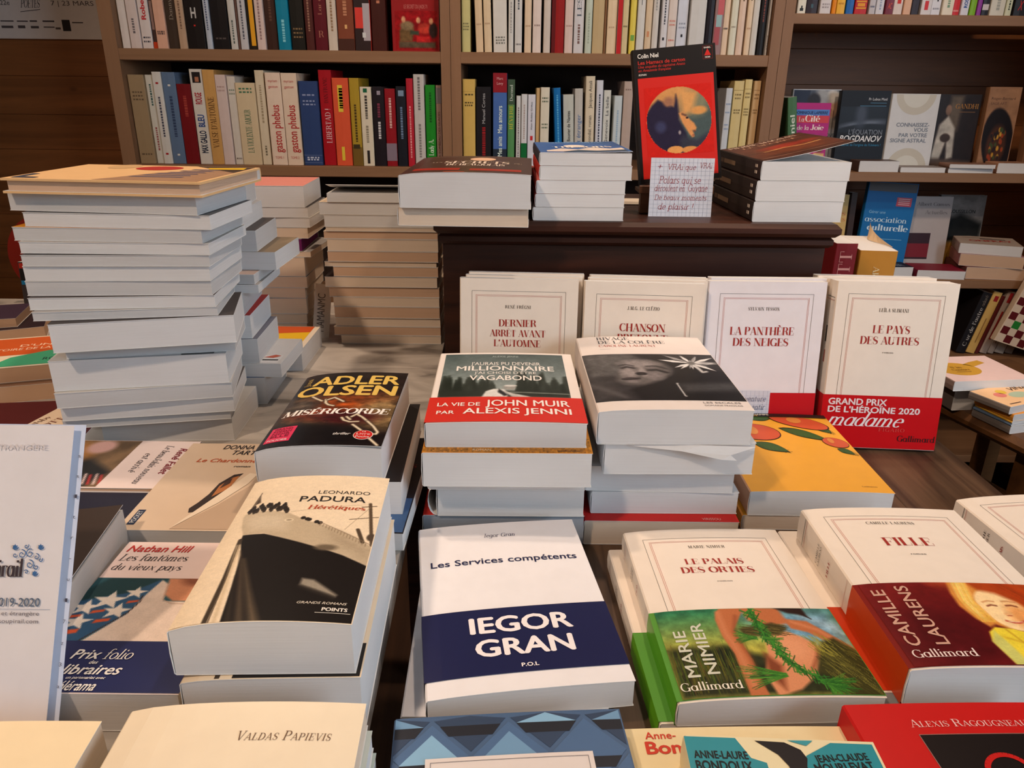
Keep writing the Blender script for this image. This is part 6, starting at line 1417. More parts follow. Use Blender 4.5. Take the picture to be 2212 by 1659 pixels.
for s_, x, y, w_, c_ in (('+', -.031, .0575, .006, .009), ('VRAi que', -.018, .0575, .035, .0068), ('VRAi', .022, .0595, .015, .0065), ('Polars qui se', -.029, .041, .053, .0085), ('déroulent en', -.0335, .0315, .038, .0075), ('Guyane', .009, .0315, .024, .0085), ('De beaux moments', -.0335, .0205, .066, .0065), ('de plaisir !', -.028, .009, .045, .0075)):
    on_card(nt_, s_, 'hand', x, y, w_, c_, (150, 34, 44), name='handwriting')
sl2 = card('folded_paper', 'white folded paper lying behind the easel on the chest', 'paper', Matrix.Translation((.175, 1.075, Z(CT) + .0007)) @ Matrix.Rotation(-math.pi / 2 + .0, 4, 'X'), .1, .06, paint((226, 214, 196), .8))

# ================================================================== cream novels leaning on the chest
CREAM, INK, RUST = (236, 222, 206), (44, 36, 34), (158, 44, 38)
def blanche(b, h, u_off=0.0):
    b.frame(.0145, .0165, .1255, .1905, .0003, INK); b.frame(.0192, .0212, .1208, .1858, .0003, (190, 110, 96)); b.frame(.0205, .0225, .1195, .1845, .0003, (190, 110, 96))
def spine_lines(b, t):
    b.spine_rects([(.185, .1856, 0, 1, INK), (.1815, .182, 0, 1, (190, 110, 96))])
    b.spine_text('XX', 's', .15, .163, .0, INK) if False else None
TXTCOL = {'D': RUST, 'd': INK}
for key, lab, t, copies in (('fregni', 'cream novel titled with an autumn stop, leaning leftmost against the chest', .012, 2), ('clezio', 'cream novel about a Breton song, second from left against the chest', .012, 2), ('tesson', 'cream novel about a snow panther, third against the chest', .014, 1), ('slimani', 'cream novel with a wide red prize band, rightmost against the chest', .026, 1)):
    d = DATA['ups'][key]; x, y, z, a, tl = d['q']
    for k in range(copies + 1):
        yy = y + (t * 1.02 + .0012) * k / math.cos(tl) * (1.0)
        if k == 0: yy = y
        # foot rests on the table: lift by the thickness of the leaning block
        dx = [0, .006, .009][k] * (1 if key != 'slimani' else 0) + (-.012 if key == 'slimani' and k else 0)
        hgt = d['h']
        tt = t if not (key == 'slimani' and k) else .02
        off_y = t if k == 0 else 0
        labk = lab if k == 0 else '%s copy directly behind the %s' % (['', 'first', 'second'][k], {'fregni': 'autumn stop novel', 'clezio': 'Breton song novel', 'tesson': 'snow panther novel', 'slimani': 'novel with the wide prize band'}[key])
        col = paint((230, 222, 222) if key == 'tesson' else CREAM, .55)
        yb = y if k == 0 else y + t + .0025 + (tt + .001) * (k - 1) + .0015 * k
        b = facing('novel', labk, x + dx, yb, z, d['w'], hgt, tt, col, yaw=a, tilt=tl, group='cream novels leaning on the chest')
        if k: continue
        blanche(b, hgt)
        bandp = None
        if key == 'slimani':
            bandp = b.band(0.0006, .0672, (196, 14, 22)); spine_lines(b, t)
            b.spine_rects([(.13, .15, .35, .5, INK), (.105, .12, .4, .55, (190, 110, 96))])
        if key == 'tesson': bandp = b.band(0.0006, .07, (190, 20, 30))
        for s_, f_, u, v, w_, c_, r_ in d['t']:
            if s_.startswith('c:'): continue
            if f_ in ('D', 'd') and s_ not in ('FIGARO', 'Gallimard'):
                nm = 'title' if f_ == 'D' else 'author_name' if s_ != 'roman' else 'genre_line'
                b.text(s_, f_, u, v, w_, c_, TXTCOL[f_], nm)
        if key == 'slimani':
            for s_, f_, u, v, w_, c_, col_ in (('GRAND PRIX', 'B', .0062, .0552, .0696, .0078, (236, 216, 214)), ("DE L'HÉROÏNE 2020", 'B', .0065, .0455, .1097, .0074, (236, 216, 214)), ('madame', 'script', .0055, .0285, .0936, .0175, (240, 224, 222)), ('FIGARO', 'd', .0702, .0225, .0311, .0042, (214, 70, 66)), ('Gallimard', 'g', .0939, .0105, .0452, .0075, (44, 20, 20))):
                b.text(s_, f_, u, v, w_, c_, col_, 'band_lettering', eps=.0009, parent=bandp)
        if key == 'tesson':
            b.rect(.045, .02, .0845, .0725, (206, 206, 214), 'note_slip', eps=.0011)
            for i in range(8): b.rect(.045 + .0052 * i, .02, .0452 + .0052 * i, .0725, (160, 166, 186), 'ruling', eps=.0013, n=1)
            for i in range(9): b.rect(.045, .022 + .0055 * i, .0845, .0222 + .0055 * i, (160, 166, 186), 'ruling', eps=.0013, n=1)
            b.text('aventure', 'hand', .05, .0595, .03, .007, (50, 56, 96), 'handwriting', eps=.0016); b.text('se sentir', 'hand', .05, .049, .03, .007, (50, 56, 96), 'handwriting', eps=.0016)

# ================================================================== front piles on the wooden table
def lettering(b, texts, cols, dflt, names=None, skip=(), eps=.0003, parent=None, rot=0.0):
    for s_, f_, u, v, w_, c_, r_ in texts:
        if s_.startswith('c:') or s_ == 'band' or s_ in skip: continue
        b.text(s_, f_, u, v, w_, c_, cols.get(s_, dflt), 'lettering', eps=eps, parent=parent, rot=0)
# --- pile under the lake landscape novel
def front_pile(layers, x_group):
    pass
G6 = 'pile topped by the lake landscape book'
b, tx = flat_book('jaurais', 'paperback', 'grey lake landscape paperback with a red title band, on its pile', .0235, (232, 222, 214), group=G6, arch=.0015)
c = Canvas(130, 118, (90, 104, 104)).vgrad((150, 162, 160), (70, 84, 84), .1, 1).noise(5, .12, 2)
for i in range(90):
    side = i % 2
    x = (rng.rand() * .42) if side else (.6 + rng.rand() * .4)
    hgt = .18 + .3 * rng.rand() * (1.0 if side == 0 and .62 < x < .85 else .65)
    y0 = .02 + .1 * rng.rand(); g_ = 26 + 22 * rng.rand()
    c.poly([(x - .03, y0), (x + .03, y0), (x + .008, y0 + hgt), (x - .008, y0 + hgt)], (g_, g_ + 8, g_ + 2), .03)
c.poly([(0, 0), (1, 0), (1, .12), (0, .14)], (40, 46, 40), .04).line([(.55, .1), (1, .08)], .012, (150, 158, 150), .02)
c.poly([(.33, .0), (.36, .12), (.42, .17), (.5, .16), (.53, .05), (.52, 0)], (214, 214, 210), .02).ell(.54, .2, .05, .05, (150, 150, 146), .3).ell(.55, .235, .05, .02, (210, 210, 206), .3).poly([(.49, .14), (.56, .08), (.68, .02), (.7, 0), (.56, 0)], (190, 190, 186), .02).poly([(.46, .17), (.5, .1), (.53, .04), (.5, .02), (.45, .1)], (40, 40, 42), .02)
b.art(c.noise(30, .12, 7).out(), .0065, .058, .134, .182)
bp = b.band(.0006, .0578, (206, 44, 32))
WB = (238, 232, 226)
for s_, f_, u, v, w_, c_, r_ in tx:
    if s_.startswith('c:') or s_ == 'band': continue
    onb = v < .05
    b.text(s_, f_, u, v, w_, c_ * .9, WB if (w_ > .06 or onb) else (170, 184, 182), 'band_lettering' if onb else 'title', eps=.0009 if onb else .0003, parent=bp if onb else None)
jl = [(-.300, -.334, -.080, .071, .599, 'gold-lettered paperback under the lake landscape book', (196, 130, 40), PG_WHITE), (-.334, -.345, -.077, .067, .613, 'thin white paperback third from the top of the lake pile', (206, 204, 206), PG_WHITE), (-.345, -.377, -.070, .068, .620, 'white paperback with rounded flap, fourth in the lake pile', (190, 186, 184), PG_WHITE), (-.377, WT, -.084, .069, .622, 'red-covered grey-edged paperback at the bottom of the lake pile', (196, 36, 30), pages((150, 156, 164)))]
for z1, z0, x0, x1, y0, lab, co, pg in jl:
    w_ = x1 - x0
    b = Book('paperback', lab, place((x0 + x1) / 2, y0 + .1025, z0, .01), w_, .205, z1 - z0 - .0004, co, pg, group=G6)
    if 'gold' in lab:
        c = Canvas(90, 12, (176, 116, 36)).noise(14, .5, 3).noise(30, .4, 5, tint=(60, 40, 24))
        b.art(c.out(), .001, .001, w_ - .001, .03); b.text('ROMAN', 's', .045, .004, .016, .004, (226, 206, 170)); b.text('belfond', 's', .12, .003, .016, .004, (90, 54, 20))
    if 'flap' in lab:
        n = 8; t = z1 - z0
        V = []
        for i in range(n + 1):
            a = math.pi * (-.5 + i / n)
            V += [(-.0005 - .008 * math.cos(a), 0.0, t / 2 + (t / 2 - .0008) * math.sin(a)), (-.0005 - .008 * math.cos(a), .204, t / 2 + (t / 2 - .0008) * math.sin(a))]
        mesh_obj('rounded_flap', V, [(2 * i, 2 * i + 2, 2 * i + 3, 2 * i + 1) for i in range(n)], WHITE_CARD, b.root, L=b.L)
# --- pile under the black-and-white portrait
G7 = 'pile topped by the black-and-white portrait book'
b, tx = flat_book('rivage', 'paperback', 'white paperback with a black-and-white child portrait, on its pile', .034, (226, 216, 210), dyaw=.02, group=G7, arch=.001, drop=.002)
c = Canvas(220, 190, (46, 44, 46), asp=1.08).noise(5, .3, 2)
YV = lambda y: (y - .1) / .605                      # cover height fraction -> picture height fraction
Q = lambda *p: [(x, YV(y)) for x, y in p]
c.poly([(0, .45), (.2, .5), (.36, .8), (.42, 1), (0, 1)], (84, 82, 82), .1).noise(18, .22, 5).poly([(0, 0), (.2, .1), (.17, .4), (0, .48)], (60, 57, 58), .1)
c.poly(Q((.34, .72), (.62, .7), (.78, .55), (1.02, .45), (1.02, .08), (.3, .08), (.26, .22), (.35, .28), (.5, .34), (.62, .46), (.6, .56), (.48, .63)), (20, 19, 21), .06)
c.poly(Q((.19, .33), (.21, .42), (.27, .53), (.345, .585), (.42, .612), (.5, .61), (.58, .575), (.63, .5), (.6, .42), (.52, .355), (.42, .3), (.33, .27), (.24, .29)), (94, 89, 88), .06)
c.ell(.40, YV(.56), .13, .09, (138, 131, 130), .9).ell(.30, YV(.44), .06, .12, (142, 134, 133), .9).ell(.47, YV(.40), .07, .09, (122, 115, 115), .9).ell(.40, YV(.45), .026, .1, (152, 144, 143), .9)
c.line(Q((.265, .50), (.30, .517), (.345, .50)), .022, (16, 14, 16), .03).line(Q((.455, .47), (.51, .475), (.575, .44)), .026, (14, 12, 14), .03).line(Q((.25, .535), (.30, .55), (.35, .53)), .014, (30, 27, 29), .03).line(Q((.45, .525), (.52, .528), (.59, .49)), .014, (28, 25, 27), .03)
c.ell(.385, YV(.425), .042, .035, (40, 36, 38), .6).ell(.365, YV(.418), .012, .014, (12, 10, 12), .6).ell(.41, YV(.418), .012, .014, (12, 10, 12), .6)
c.ell(.295, YV(.355), .06, .04, (70, 62, 64), .5).line(Q((.235, .355), (.29, .352), (.355, .365)), .014, (16, 14, 16), .025).ell(.30, YV(.325), .05, .03, (120, 113, 113), .8)
c.poly(Q((.62, .29), (1.02, .33), (1.02, .22), (.62, .2)), (62, 62, 64), .1).noise(26, .2, 9).line(Q((.0, .3), (.08, .24), (.2, .14)), .04, (86, 82, 83), .07)
c.line(Q((.605, .30), (.613, .15)), .022, (176, 174, 174), .01).line(Q((.613, .295), (.62, .155)), .010, (20, 20, 20), .01)
for k in range(30):
    a = -2.6 + 5.4 * k / 29 + .2 * math.sin(k * 5); l = (.13 + .07 * math.sin(k * 3.1)) * (1.25 if abs(math.cos(a)) > .6 else .8)
    x0, y0 = .80, YV(.575)
    c.poly([(x0, y0), (x0 + .55 * l * math.cos(a + .16), y0 + .55 * l * 1.2 * math.sin(a + .16)), (x0 + l * math.cos(a), y0 + l * 1.25 * math.sin(a)), (x0 + .55 * l * math.cos(a - .16), y0 + .55 * l * 1.2 * math.sin(a - .16))], (232, 230, 228) if k % 3 else (150, 148, 148), .012)
c.ell(.80, YV(.575), .03, .04, (110, 108, 106), .6).line(Q((.82, .54), (.84, .45), (.87, .46)), .03, (196, 194, 192), .02)
b.art(c.noise(60, .06, 11).out(), .0006, .0215, .1414, .1525)
for s_, u, v, w_, c_, col in (('RIVAGE', .0225, .2015, .037, .0095, (60, 64, 72)), ('DE LA COLÈRE', .0225, .1885, .076, .0095, (60, 64, 72)), ('CAROLINE LAURENT', .0225, .177, .064, .007, (176, 90, 80))): b.text(s_, 'g', u, v, w_, c_, col)
b.text('LES ESCALES', 's', .099, .0145, .035, .0038, (110, 104, 104)); b.text('DOMAINE FRANÇAIS', 's', .099, .0085, .035, .003, (110, 104, 104)); b.rect(.0225, .1695, .034, .1699, (120, 120, 120))
rl = [(-.305, -.338, .084, .225, .634, 0.02, 'white paperback with torn wrapper, second in the portrait pile'), (-.338, -.365, .074, .217, .648, -.02, 'white paperback third from the top of the portrait pile'), (-.365, -.389, .077, .221, .648, .01, 'greyish white paperback fourth from the top of the portrait pile'), (-.389, WT, .071, .221, .634, 0.0, 'red-covered paperback at the bottom of the portrait pile')]
for z1, z0, x0, x1, y0, yw, lab in rl:
    b = Book('paperback', lab, place((x0 + x1) / 2, y0 + .1025, z0, yw), x1 - x0, .205, z1 - z0 - .0004, (196, 34, 30) if 'red' in lab else (206, 206, 206), PG_CREAM if 'red' in lab else PG_WHITE, group=G7)
    if 'red' in lab: b.text('VIRISSOU', 's', .115, .003, .018, .004, (226, 170, 160))
    if 'torn' in lab:
        t = z1 - z0
        V = [(.02, -.002, t - .002), (.07, -.008, t - .005), (.115, -.01, t - .008), (.14, -.003, t - .003), (.06, -.001, t - .0008), (.105, -.016, t - .0095), (.12, -.014, t - .0115), (.09, -.004, t - .0006)]
        mesh_obj('torn_wrapper', V, [(0, 1, 4), (1, 2, 7), (2, 3, 7), (1, 5, 2), (5, 6, 2), (1, 7, 4)], paint((222, 218, 214), .3), b.root, L=b.L)
# --- mango novels
G8 = 'yellow mango novels'
b, tx = flat_book('mango', 'novel', 'golden yellow novel with painted mangoes and leaves, upper copy', .027, paint((226, 160, 48), .4), pg=PG_WHITE, group=G8, arch=.0015, spine=(196, 150, 120))
def leaf(u, v, l, w_, ang, col, b_):
    a = math.radians(ang); P = []
    for k in range(13):
        q = k / 12; P.append((q * l, w_ * math.sin(math.pi * q ** .8) ** .9))
    for k in range(12, -1, -1):
        q = k / 12; P.append((q * l, -w_ * .8 * math.sin(math.pi * q ** .9)))
    P = [(u + x * math.cos(a) - y * math.sin(a), v + x * math.sin(a) + y * math.cos(a)) for x, y in P]
    b_.poly(P, (24, 34, 20), eps=.0003)
    cx, cy = sum(p[0] for p in P) / len(P), sum(p[1] for p in P) / len(P)
    b_.poly([(cx + (x - cx) * .93, cy + (y - cy) * .86) for x, y in P], col, eps=.0004)
    for k in range(1, 9):
        q = k / 9 * l
        p0 = (u + q * math.cos(a), v + q * math.sin(a))
        for sg in (1, -1):
            e = w_ * .7 * math.sin(math.pi * (k / 9) ** .8)
            p1 = (p0[0] + .006 * math.cos(a) - sg * e * math.sin(a), p0[1] + .006 * math.sin(a) + sg * e * math.cos(a))
            b_.poly([p0, p1, (p1[0] + .0006, p1[1] + .0006)], (40, 66, 26), eps=.0005)
def mango(u, v, rx, ry, ang, b_):
    a = math.radians(ang)
    for k, (sx, col, e) in enumerate(((1.05, (50, 20, 14), .0002), (1.0, (196, 80, 46), .0003))):
        b_.poly([(min(.143, max(.001, u + (rx * sx * math.cos(q)) * math.cos(a) - ry * sx * math.sin(q) * math.sin(a))), min(.1802, v + (rx * sx * math.cos(q)) * math.sin(a) + ry * sx * math.sin(q) * math.cos(a))) for q in np.linspace(0, 2 * math.pi, 30)[:-1]], col, eps=e + .0003)
    b_.poly([(u + rx * .5 * math.cos(q + 2.0) * .5 - .004, min(.18, v + ry * .55 * math.sin(q + 2.0) + .004)) for q in np.linspace(0, 2 * math.pi, 14)[:-1]], (206, 130, 60), eps=.0008)
leaf(.0747, .150, .06, .011, -34, (54, 86, 36), b); leaf(.034, .11, .042, .011, -36, (54, 86, 36), b); leaf(.12, .158, .024, .008, -55, (54, 86, 36), b); leaf(.124, .098, .02, .007, -42, (54, 86, 36), b); leaf(.05, .172, .03, .009, 20, (60, 92, 40), b)
mango(.046, .138, .026, .021, -20, b); mango(.104, .168, .034, .016, -28, b); mango(.128, .113, .014, .012, -35, b)
b.rect(.001, .1805, .1428, .1895, (38, 30, 28), eps=.0011); b.text('DESCHAMPS', 'B', .04, .1842, .034, .0036, (236, 226, 206), eps=.0013); b.text('LES FRUITS', 'B', .036, .1812, .024, .0026, (226, 170, 60), eps=.0013)
b.text('FLAMMARION', 's', .1154, .0104, .0152, .002, (110, 70, 24))
d = DATA['flats']['mango']; x, y, zt, a = d['q']
b = Book('novel', 'yellow novel directly under the mango novel', place(x - .004, y + .001, WT, a), d['w'], d['h'], -.372 - .0274 - WT, paint((226, 160, 48), .4), PG_CREAM, group=G8, spine=(206, 140, 60))
# --- white novel with navy band
b, tx = flat_book('iegor', 'novel', 'white novel with a wide navy band and bold white letters', .0215, paint((234, 230, 230), .55), group='white novels with navy band', arch=.0015, drop=.001)
for i in range(0): pass
NAVY = (28, 32, 72)
bp = b.band(.0157, .0845, NAVY)
for s_, f_, u, v, w_, c_, r_ in tx:
    if s_ == 'band': continue
    onb = s_ in ('IEGOR', 'GRAN', 'P.O.L')
    b.text(s_, f_, u, v, w_, c_, (240, 232, 230) if onb else NAVY, 'band_lettering' if onb else 'title', eps=.0009 if onb else .0003, parent=bp if onb else None)
b = Book('novel', 'white copy lying under the navy-banded novel', place(-.004, .4935, WT, .02), .14, .205, -.37 - .0219 - WT, paint((226, 224, 226), .55), PG_WHITE, group='white novels with navy band')
# --- blue geometric book at the front edge
b, tx = flat_book('geo', 'novel', 'blue book patterned with dark and light triangles, front centre', .03, paint((70, 96, 130), .4), group=None, arch=.001)
pl = []
LB, MB_, DB, KB = (132, 176, 206), (74, 104, 142), (48, 66, 92), (30, 34, 44)
s1 = .044
for j in range(-1, 7):
    for i in range(-1, 7):
        cx, cy = (i + .5 * (j % 2)) * s1 * 1.06, .205 - j * s1 * .62 - .004
        dmd = [((cx - s1 / 2), cy), (cx, cy - s1 * .55), (cx + s1 / 2, cy), (cx, cy + s1 * .55)]
        tri = [(cx - s1 * .42, cy - s1 * .1), (cx + s1 * .42, cy - s1 * .1), (cx, cy + s1 * .38)]
        low = [(cx - s1 * .42, cy - s1 * .1), (cx - s1 * .3, cy - s1 * .28), (cx + s1 * .3, cy - s1 * .28), (cx + s1 * .42, cy - s1 * .1)]
        cl = lambda P: [(min(.1395, max(.001, p[0])), min(.204, max(.001, p[1]))) for p in P]
        pl.append((cl(dmd), MB_ if (i * 3 + j) % 3 else DB))
        pl.append((cl(low), KB))
        if (i * 5 + j * 3) % 4 != 1: pl.append((cl(tri), LB if (i + 2 * j) % 3 else (110, 150, 184)))
o = b.poly(pl, None); o['kind'] = 'stuff'
b.rect(.02, .02, .118, .1725, (222, 212, 206), 'title_label', eps=.0009); b.frame(.023, .023, .115, .1695, .0003, (90, 84, 90), eps=.0012)
d = DATA['flats']['geo']; x, y, zt, a = d['q']
Book('novel', 'pale copy lying under the blue triangle-patterned book', place(x + .003, y, WT, a), .14, .205, -.365 - .0304 - WT, (170, 186, 200), PG_WHITE)
# --- cream novels with picture bands
b, tx = flat_book('nimier', 'novel', 'cream novel with a green grass-dress picture band, upper copy', .0205, paint(CREAM, .55), group='cream novels with green band', arch=.002, drop=.0015)
blanche(b, .205)
bp = b.band(.0015, .0915, (90, 150, 60), spine=(86, 160, 24))
c = Canvas(230, 146, (60, 120, 70)).vgrad((176, 168, 70), (40, 112, 78), .5, 1.0)
c.poly([(.45, 1), (1, 1), (1, .45), (.6, .6)], (110, 154, 178), .25).poly([(.8, .9), (1, .8), (1, .6)], (150, 180, 196), .12).poly([(0, 0), (1, 0), (1, .3), (.6, .35), (.36, .5), (.1, .545), (0, .53)], (44, 48, 28), .08).ell(.3, .4, .09, .14, (24, 28, 20), .6).noise(18, .3, 4)
for i in range(260):
    x = rng.rand() * .42; y = rng.rand() * .35; c.line([(x, y), (x + .02 * (rng.rand() - .5), y + .16 + .1 * rng.rand())], .004, (66 + 60 * rng.rand(), 78 + 46 * rng.rand(), 34), .006, .6)
SK, SKD, SKL = (186, 108, 66), (128, 66, 40), (212, 140, 98)
c.poly([(.337, .956), (.371, 1.01), (.482, 1.03), (.486, .95), (.396, .724), (.41, .525), (.423, .371), (.417, .209), (.427, -.02), (.332, -.02), (.338, .23), (.344, .443), (.32, .654), (.319, .86)], SK, .02).line([(.35, .95), (.345, .7), (.37, .45), (.37, .1)], .035, SKL, .06, .7).line([(.44, .9), (.395, .7), (.42, .4), (.42, .1)], .02, SKD, .05, .7)
c.poly([(.48, 1.02), (.7, 1.0), (.72, .8), (.6, .75), (.5, .84)], SK, .04)
c.poly([(.56, .72), (.681, .7), (.746, .634), (.822, .504), (.8, .42), (.718, .2), (.6, .05), (.47, -.02), (.45, .2), (.52, .45)], SKL, .03).ell(.66, .5, .09, .14, (222, 152, 110), .9).poly([(.47, .2), (.5, .45), (.56, .3), (.52, .05)], SKD, .06).line([(.7, .24), (.77, .4), (.8, .5)], .02, SKD, .04, .8)
c.poly([(.70, .86), (.826, .83), (.914, .672), (1.01, .49), (.97, .43), (.888, .555), (.797, .69), (.715, .735)], SK, .025).line([(.74, .82), (.86, .72), (.97, .5)], .03, SKL, .04, .7)
c.poly([(.66, 1.02), (.84, 1.02), (.85, .88), (.802, .915), (.742, .935)], (44, 28, 24), .03).line([(.8, .95), (.86, .86)], .012, (44, 28, 24), .012)
c.poly([(.43, .74), (.624, .81), (.70, .75), (.64, .66), (.443, .64)], (66, 58, 30), .03).poly([(.834, .575), (.919, .625), (1.01, .442), (1.01, -.02), (.83, -.02), (.78, .188), (.723, .223)], (60, 58, 28), .04)
def strands(n, x0, x1, y0, y1, dx, dy, w_, lo, hi):
    for i in range(n):
        x = x0 + (x1 - x0) * rng.rand(); y = y0 + (y1 - y0) * rng.rand(); k = rng.rand()
        c.line([(x, y), (x + dx * (.4 + rng.rand()), y + dy * (.4 + rng.rand()))], w_, tuple(l + (h - l) * k for l, h in zip(lo, hi)), .005, .85)
strands(70, .43, .66, .66, .8, .07, -.02, .006, (50, 44, 22), (130, 116, 60)); strands(160, .76, .97, .08, .6, .06, -.14, .006, (44, 44, 20), (140, 132, 56)); strands(30, .8, .9, .4, .6, -.04, .1, .007, (120, 116, 40), (176, 168, 70))
chain = [(.535, 1.02), (.54, .9), (.545, .792), (.552, .643), (.588, .464), (.622, .294), (.703, .176), (.79, .07)]
for i in range(330):
    q = rng.rand() * (len(chain) - 1.001); k = int(q); f = q - k; x = chain[k][0] * (1 - f) + chain[k + 1][0] * f; y = chain[k][1] * (1 - f) + chain[k + 1][1] * f
    tx_, ty_ = chain[k + 1][0] - chain[k][0], chain[k + 1][1] - chain[k][1]; base = math.atan2(ty_, tx_); a = base + (rng.rand() - .5) * 2.0 + (math.pi if rng.rand() < .3 else 0); l = .025 + .05 * rng.rand(); g_ = rng.rand()
    c.line([(x, y), (x + l * math.cos(a), y + l * 1.5 * math.sin(a))], .009, (24 + 50 * g_, 72 + 76 * g_, 28 + 22 * g_), .006)
for x0, y0, a0, a1, n, L_ in ((.56, .2, 2.6, 3.7, 60, .26), (.74, .12, -1.6, .6, 90, .17), (.5, .62, 2.4, 3.6, 26, .14), (.55, .62, -.9, .3, 20, .1)):
    for i in range(n):
        a = a0 + (a1 - a0) * rng.rand(); l = L_ * (.35 + .65 * rng.rand()); g_ = rng.rand()
        c.line([(x0, y0 + .04 * (rng.rand() - .5)), (x0 + l * math.cos(a), y0 + l * 1.2 * math.sin(a))], .006, (26 + 60 * g_, 76 + 76 * g_, 30 + 20 * g_), .005, .9)
b.art(c.out(), .0035, .002, .1397, .091, eps=.0008, parent=bp)
b.text('MARIE', 'b', .0205, .0205, .047, .0085, (206, 206, 186), 'band_lettering', eps=.0012, rot=90, parent=bp); b.text('NIMIER', 'b', .0345, .0225, .0525, .0085, (206, 206, 186), 'band_lettering', eps=.0012, rot=90, parent=bp)
b.text('Gallimard', 'g', .0045, .0085, .042, .0075, (232, 224, 206), 'band_lettering', eps=.0012, parent=bp)
def title_block(b, tx):
    for s_, f_, u, v, w_, c_, r_ in tx:
        if f_ in ('D', 'd') and s_ != 'Gallimard': b.text(s_, f_, u, v, w_, c_, TXTCOL[f_], 'title' if f_ == 'D' else 'author_name' if s_ != 'roman' else 'genre_line')
title_block(b, tx)
def spine_marks(b): b.spine_rects([(.19, .1906, .05, .95, INK), (.1865, .187, .05, .95, (190, 110, 96)), (.1, .1004, .05, .95, (206, 150, 130))]); b.spine_flat('CAMILLE' if 'red' in b.root['label'] else 'MARIE', 'd', .156, .62, .0026, INK); b.spine_flat('LAURENS' if 'red' in b.root['label'] else 'NIMIER', 'd', .151, .62, .0026, INK); b.spine_flat('FILLE' if 'red' in b.root['label'] else 'PALAIS', 'D', .132, .5, .003, RUST)
spine_marks(b)
d = DATA['flats']['nimier']; x, y, zt, a = d['q']
b = Book('novel', 'cream novel with green band, lower copy peeking out at left', place(x - .011, y + .003, WT, a + .01), .14, .205, -.3755 - .0209 - WT, paint(CREAM, .55), PG_WHITE, group='cream novels with green band'); b.band(.0015, .0905, (90, 150, 60), spine=(100, 176, 26)); spine_marks(b)
b, tx = flat_book('fille', 'novel', 'cream novel with a red portrait band of a blonde girl, upper copy', .031, paint(CREAM, .55), group='cream novels with red band', arch=.002, drop=.0015)
blanche(b, .205); title_block(b, tx); spine_marks(b)
bp = b.band(.0015, .092, (126, 30, 24), spine=(206, 70, 20))
c = Canvas(220, 140, (112, 26, 26)).poly([(.42, 1.02), (1.02, 1.02), (1.02, .5), (.8, .4), (.62, .9)], (196, 96, 42), .25).ell(.3, .3, .3, .4, (84, 18, 22), .9).noise(6, .2, 3)
c.poly([(.5, 1.02), (.47, .85), (.46, .68), (.49, .52), (.53, .42), (.57, .45), (.62, .4), (.8, .42), (.93, .55), (.97, .8), (.9, 1.02)], (214, 140, 62), .03).poly([(.53, 1.02), (.5, .8), (.5, .62), (.54, .5), (.56, .7), (.6, 1.02)], (246, 214, 140), .05)
c.ell(.69, .64, .125, .27, (250, 216, 160), .12, 6).poly([(.6, 1.02), (.64, .9), (.72, .86), (.8, .74), (.84, .52), (.9, .5), (1.0, .7), (.98, 1.02)], (170, 66, 26), .06).ell(.76, .55, .07, .16, (232, 160, 92), .9)
for i in range(60):
    x = .5 + .08 * rng.rand(); c.line([(x + .03, 1), (x - .01, .75), (x + .01, .48)], .004, (224 + 26 * rng.rand(), 150 + 70 * rng.rand(), 80), .006, .5)
    x = .84 + .12 * rng.rand(); c.line([(x - .1, 1), (x, .75), (x - .01, .5)], .005, (120 + 80 * rng.rand(), 40 + 40 * rng.rand(), 22), .006, .5)
c.line([(.615, .685), (.64, .70), (.665, .69)], .016, (120, 54, 34), .015).line([(.72, .695), (.75, .70), (.775, .685)], .016, (120, 54, 34), .015).line([(.605, .735), (.64, .755), (.67, .745)], .01, (190, 120, 70), .02).line([(.715, .75), (.75, .755), (.785, .74)], .01, (190, 120, 70), .02)
c.ell(.69, .585, .022, .02, (232, 176, 120), .7).ell(.69, .565, .016, .008, (190, 110, 70), .6).line([(.645, .5), (.675, .478), (.705, .475), (.74, .5)], .018, (190, 72, 54), .014).line([(.655, .492), (.69, .485), (.73, .493)], .006, (250, 226, 200), .008)
c.poly([(.5, -.02), (.475, .25), (.5, .36), (.55, .42), (.64, .4), (.7, .36), (.8, .4), (1.02, .34), (1.02, -.02)], (236, 212, 62), .02).poly([(.475, .25), (.5, -.02), (.57, -.02), (.55, .25), (.53, .38)], (206, 204, 110), .03).line([(.6, .39), (.64, .2), (.62, .02)], .014, (204, 160, 44), .02).line([(.76, .38), (.72, .2), (.74, .02)], .014, (204, 160, 44), .02).line([(.56, .3), (.7, .18), (.8, .0)], .012, (214, 170, 48), .03)
b.art(c.noise(24, .08, 8).out(), .0035, .002, .1397, .0915, eps=.0008, parent=bp)
b.text('CAMILLE', 'b', .0185, .021, .062, .0095, (206, 160, 140), 'band_lettering', eps=.0012, rot=90, parent=bp); b.text('LAURENS', 'b', .0375, .0215, .0655, .0095, (206, 160, 140), 'band_lettering', eps=.0012, rot=90, parent=bp)
b.text('Gallimard', 'g', .0075, .0095, .0434, .0076, (236, 214, 206), 'band_lettering', eps=.0012, parent=bp)
d = DATA['flats']['fille']; x, y, zt, a = d['q']
b = Book('novel', 'cream novel with red band, lower copy at its left', place(x - .013, y + .012, WT, a), .14, .205, -.3572 - .0314 - WT, paint(CREAM, .55), PG_WHITE, group='cream novels with red band'); b.band(.0015, .092, (190, 56, 20), spine=(214, 66, 20)); spine_marks(b)
b, tx = flat_book('rightgal', 'novel', 'cream novel cut off by the right edge of the photo', .0355, paint(CREAM, .55), arch=.002, drop=.0015); blanche(b, .205); spine_marks(b)
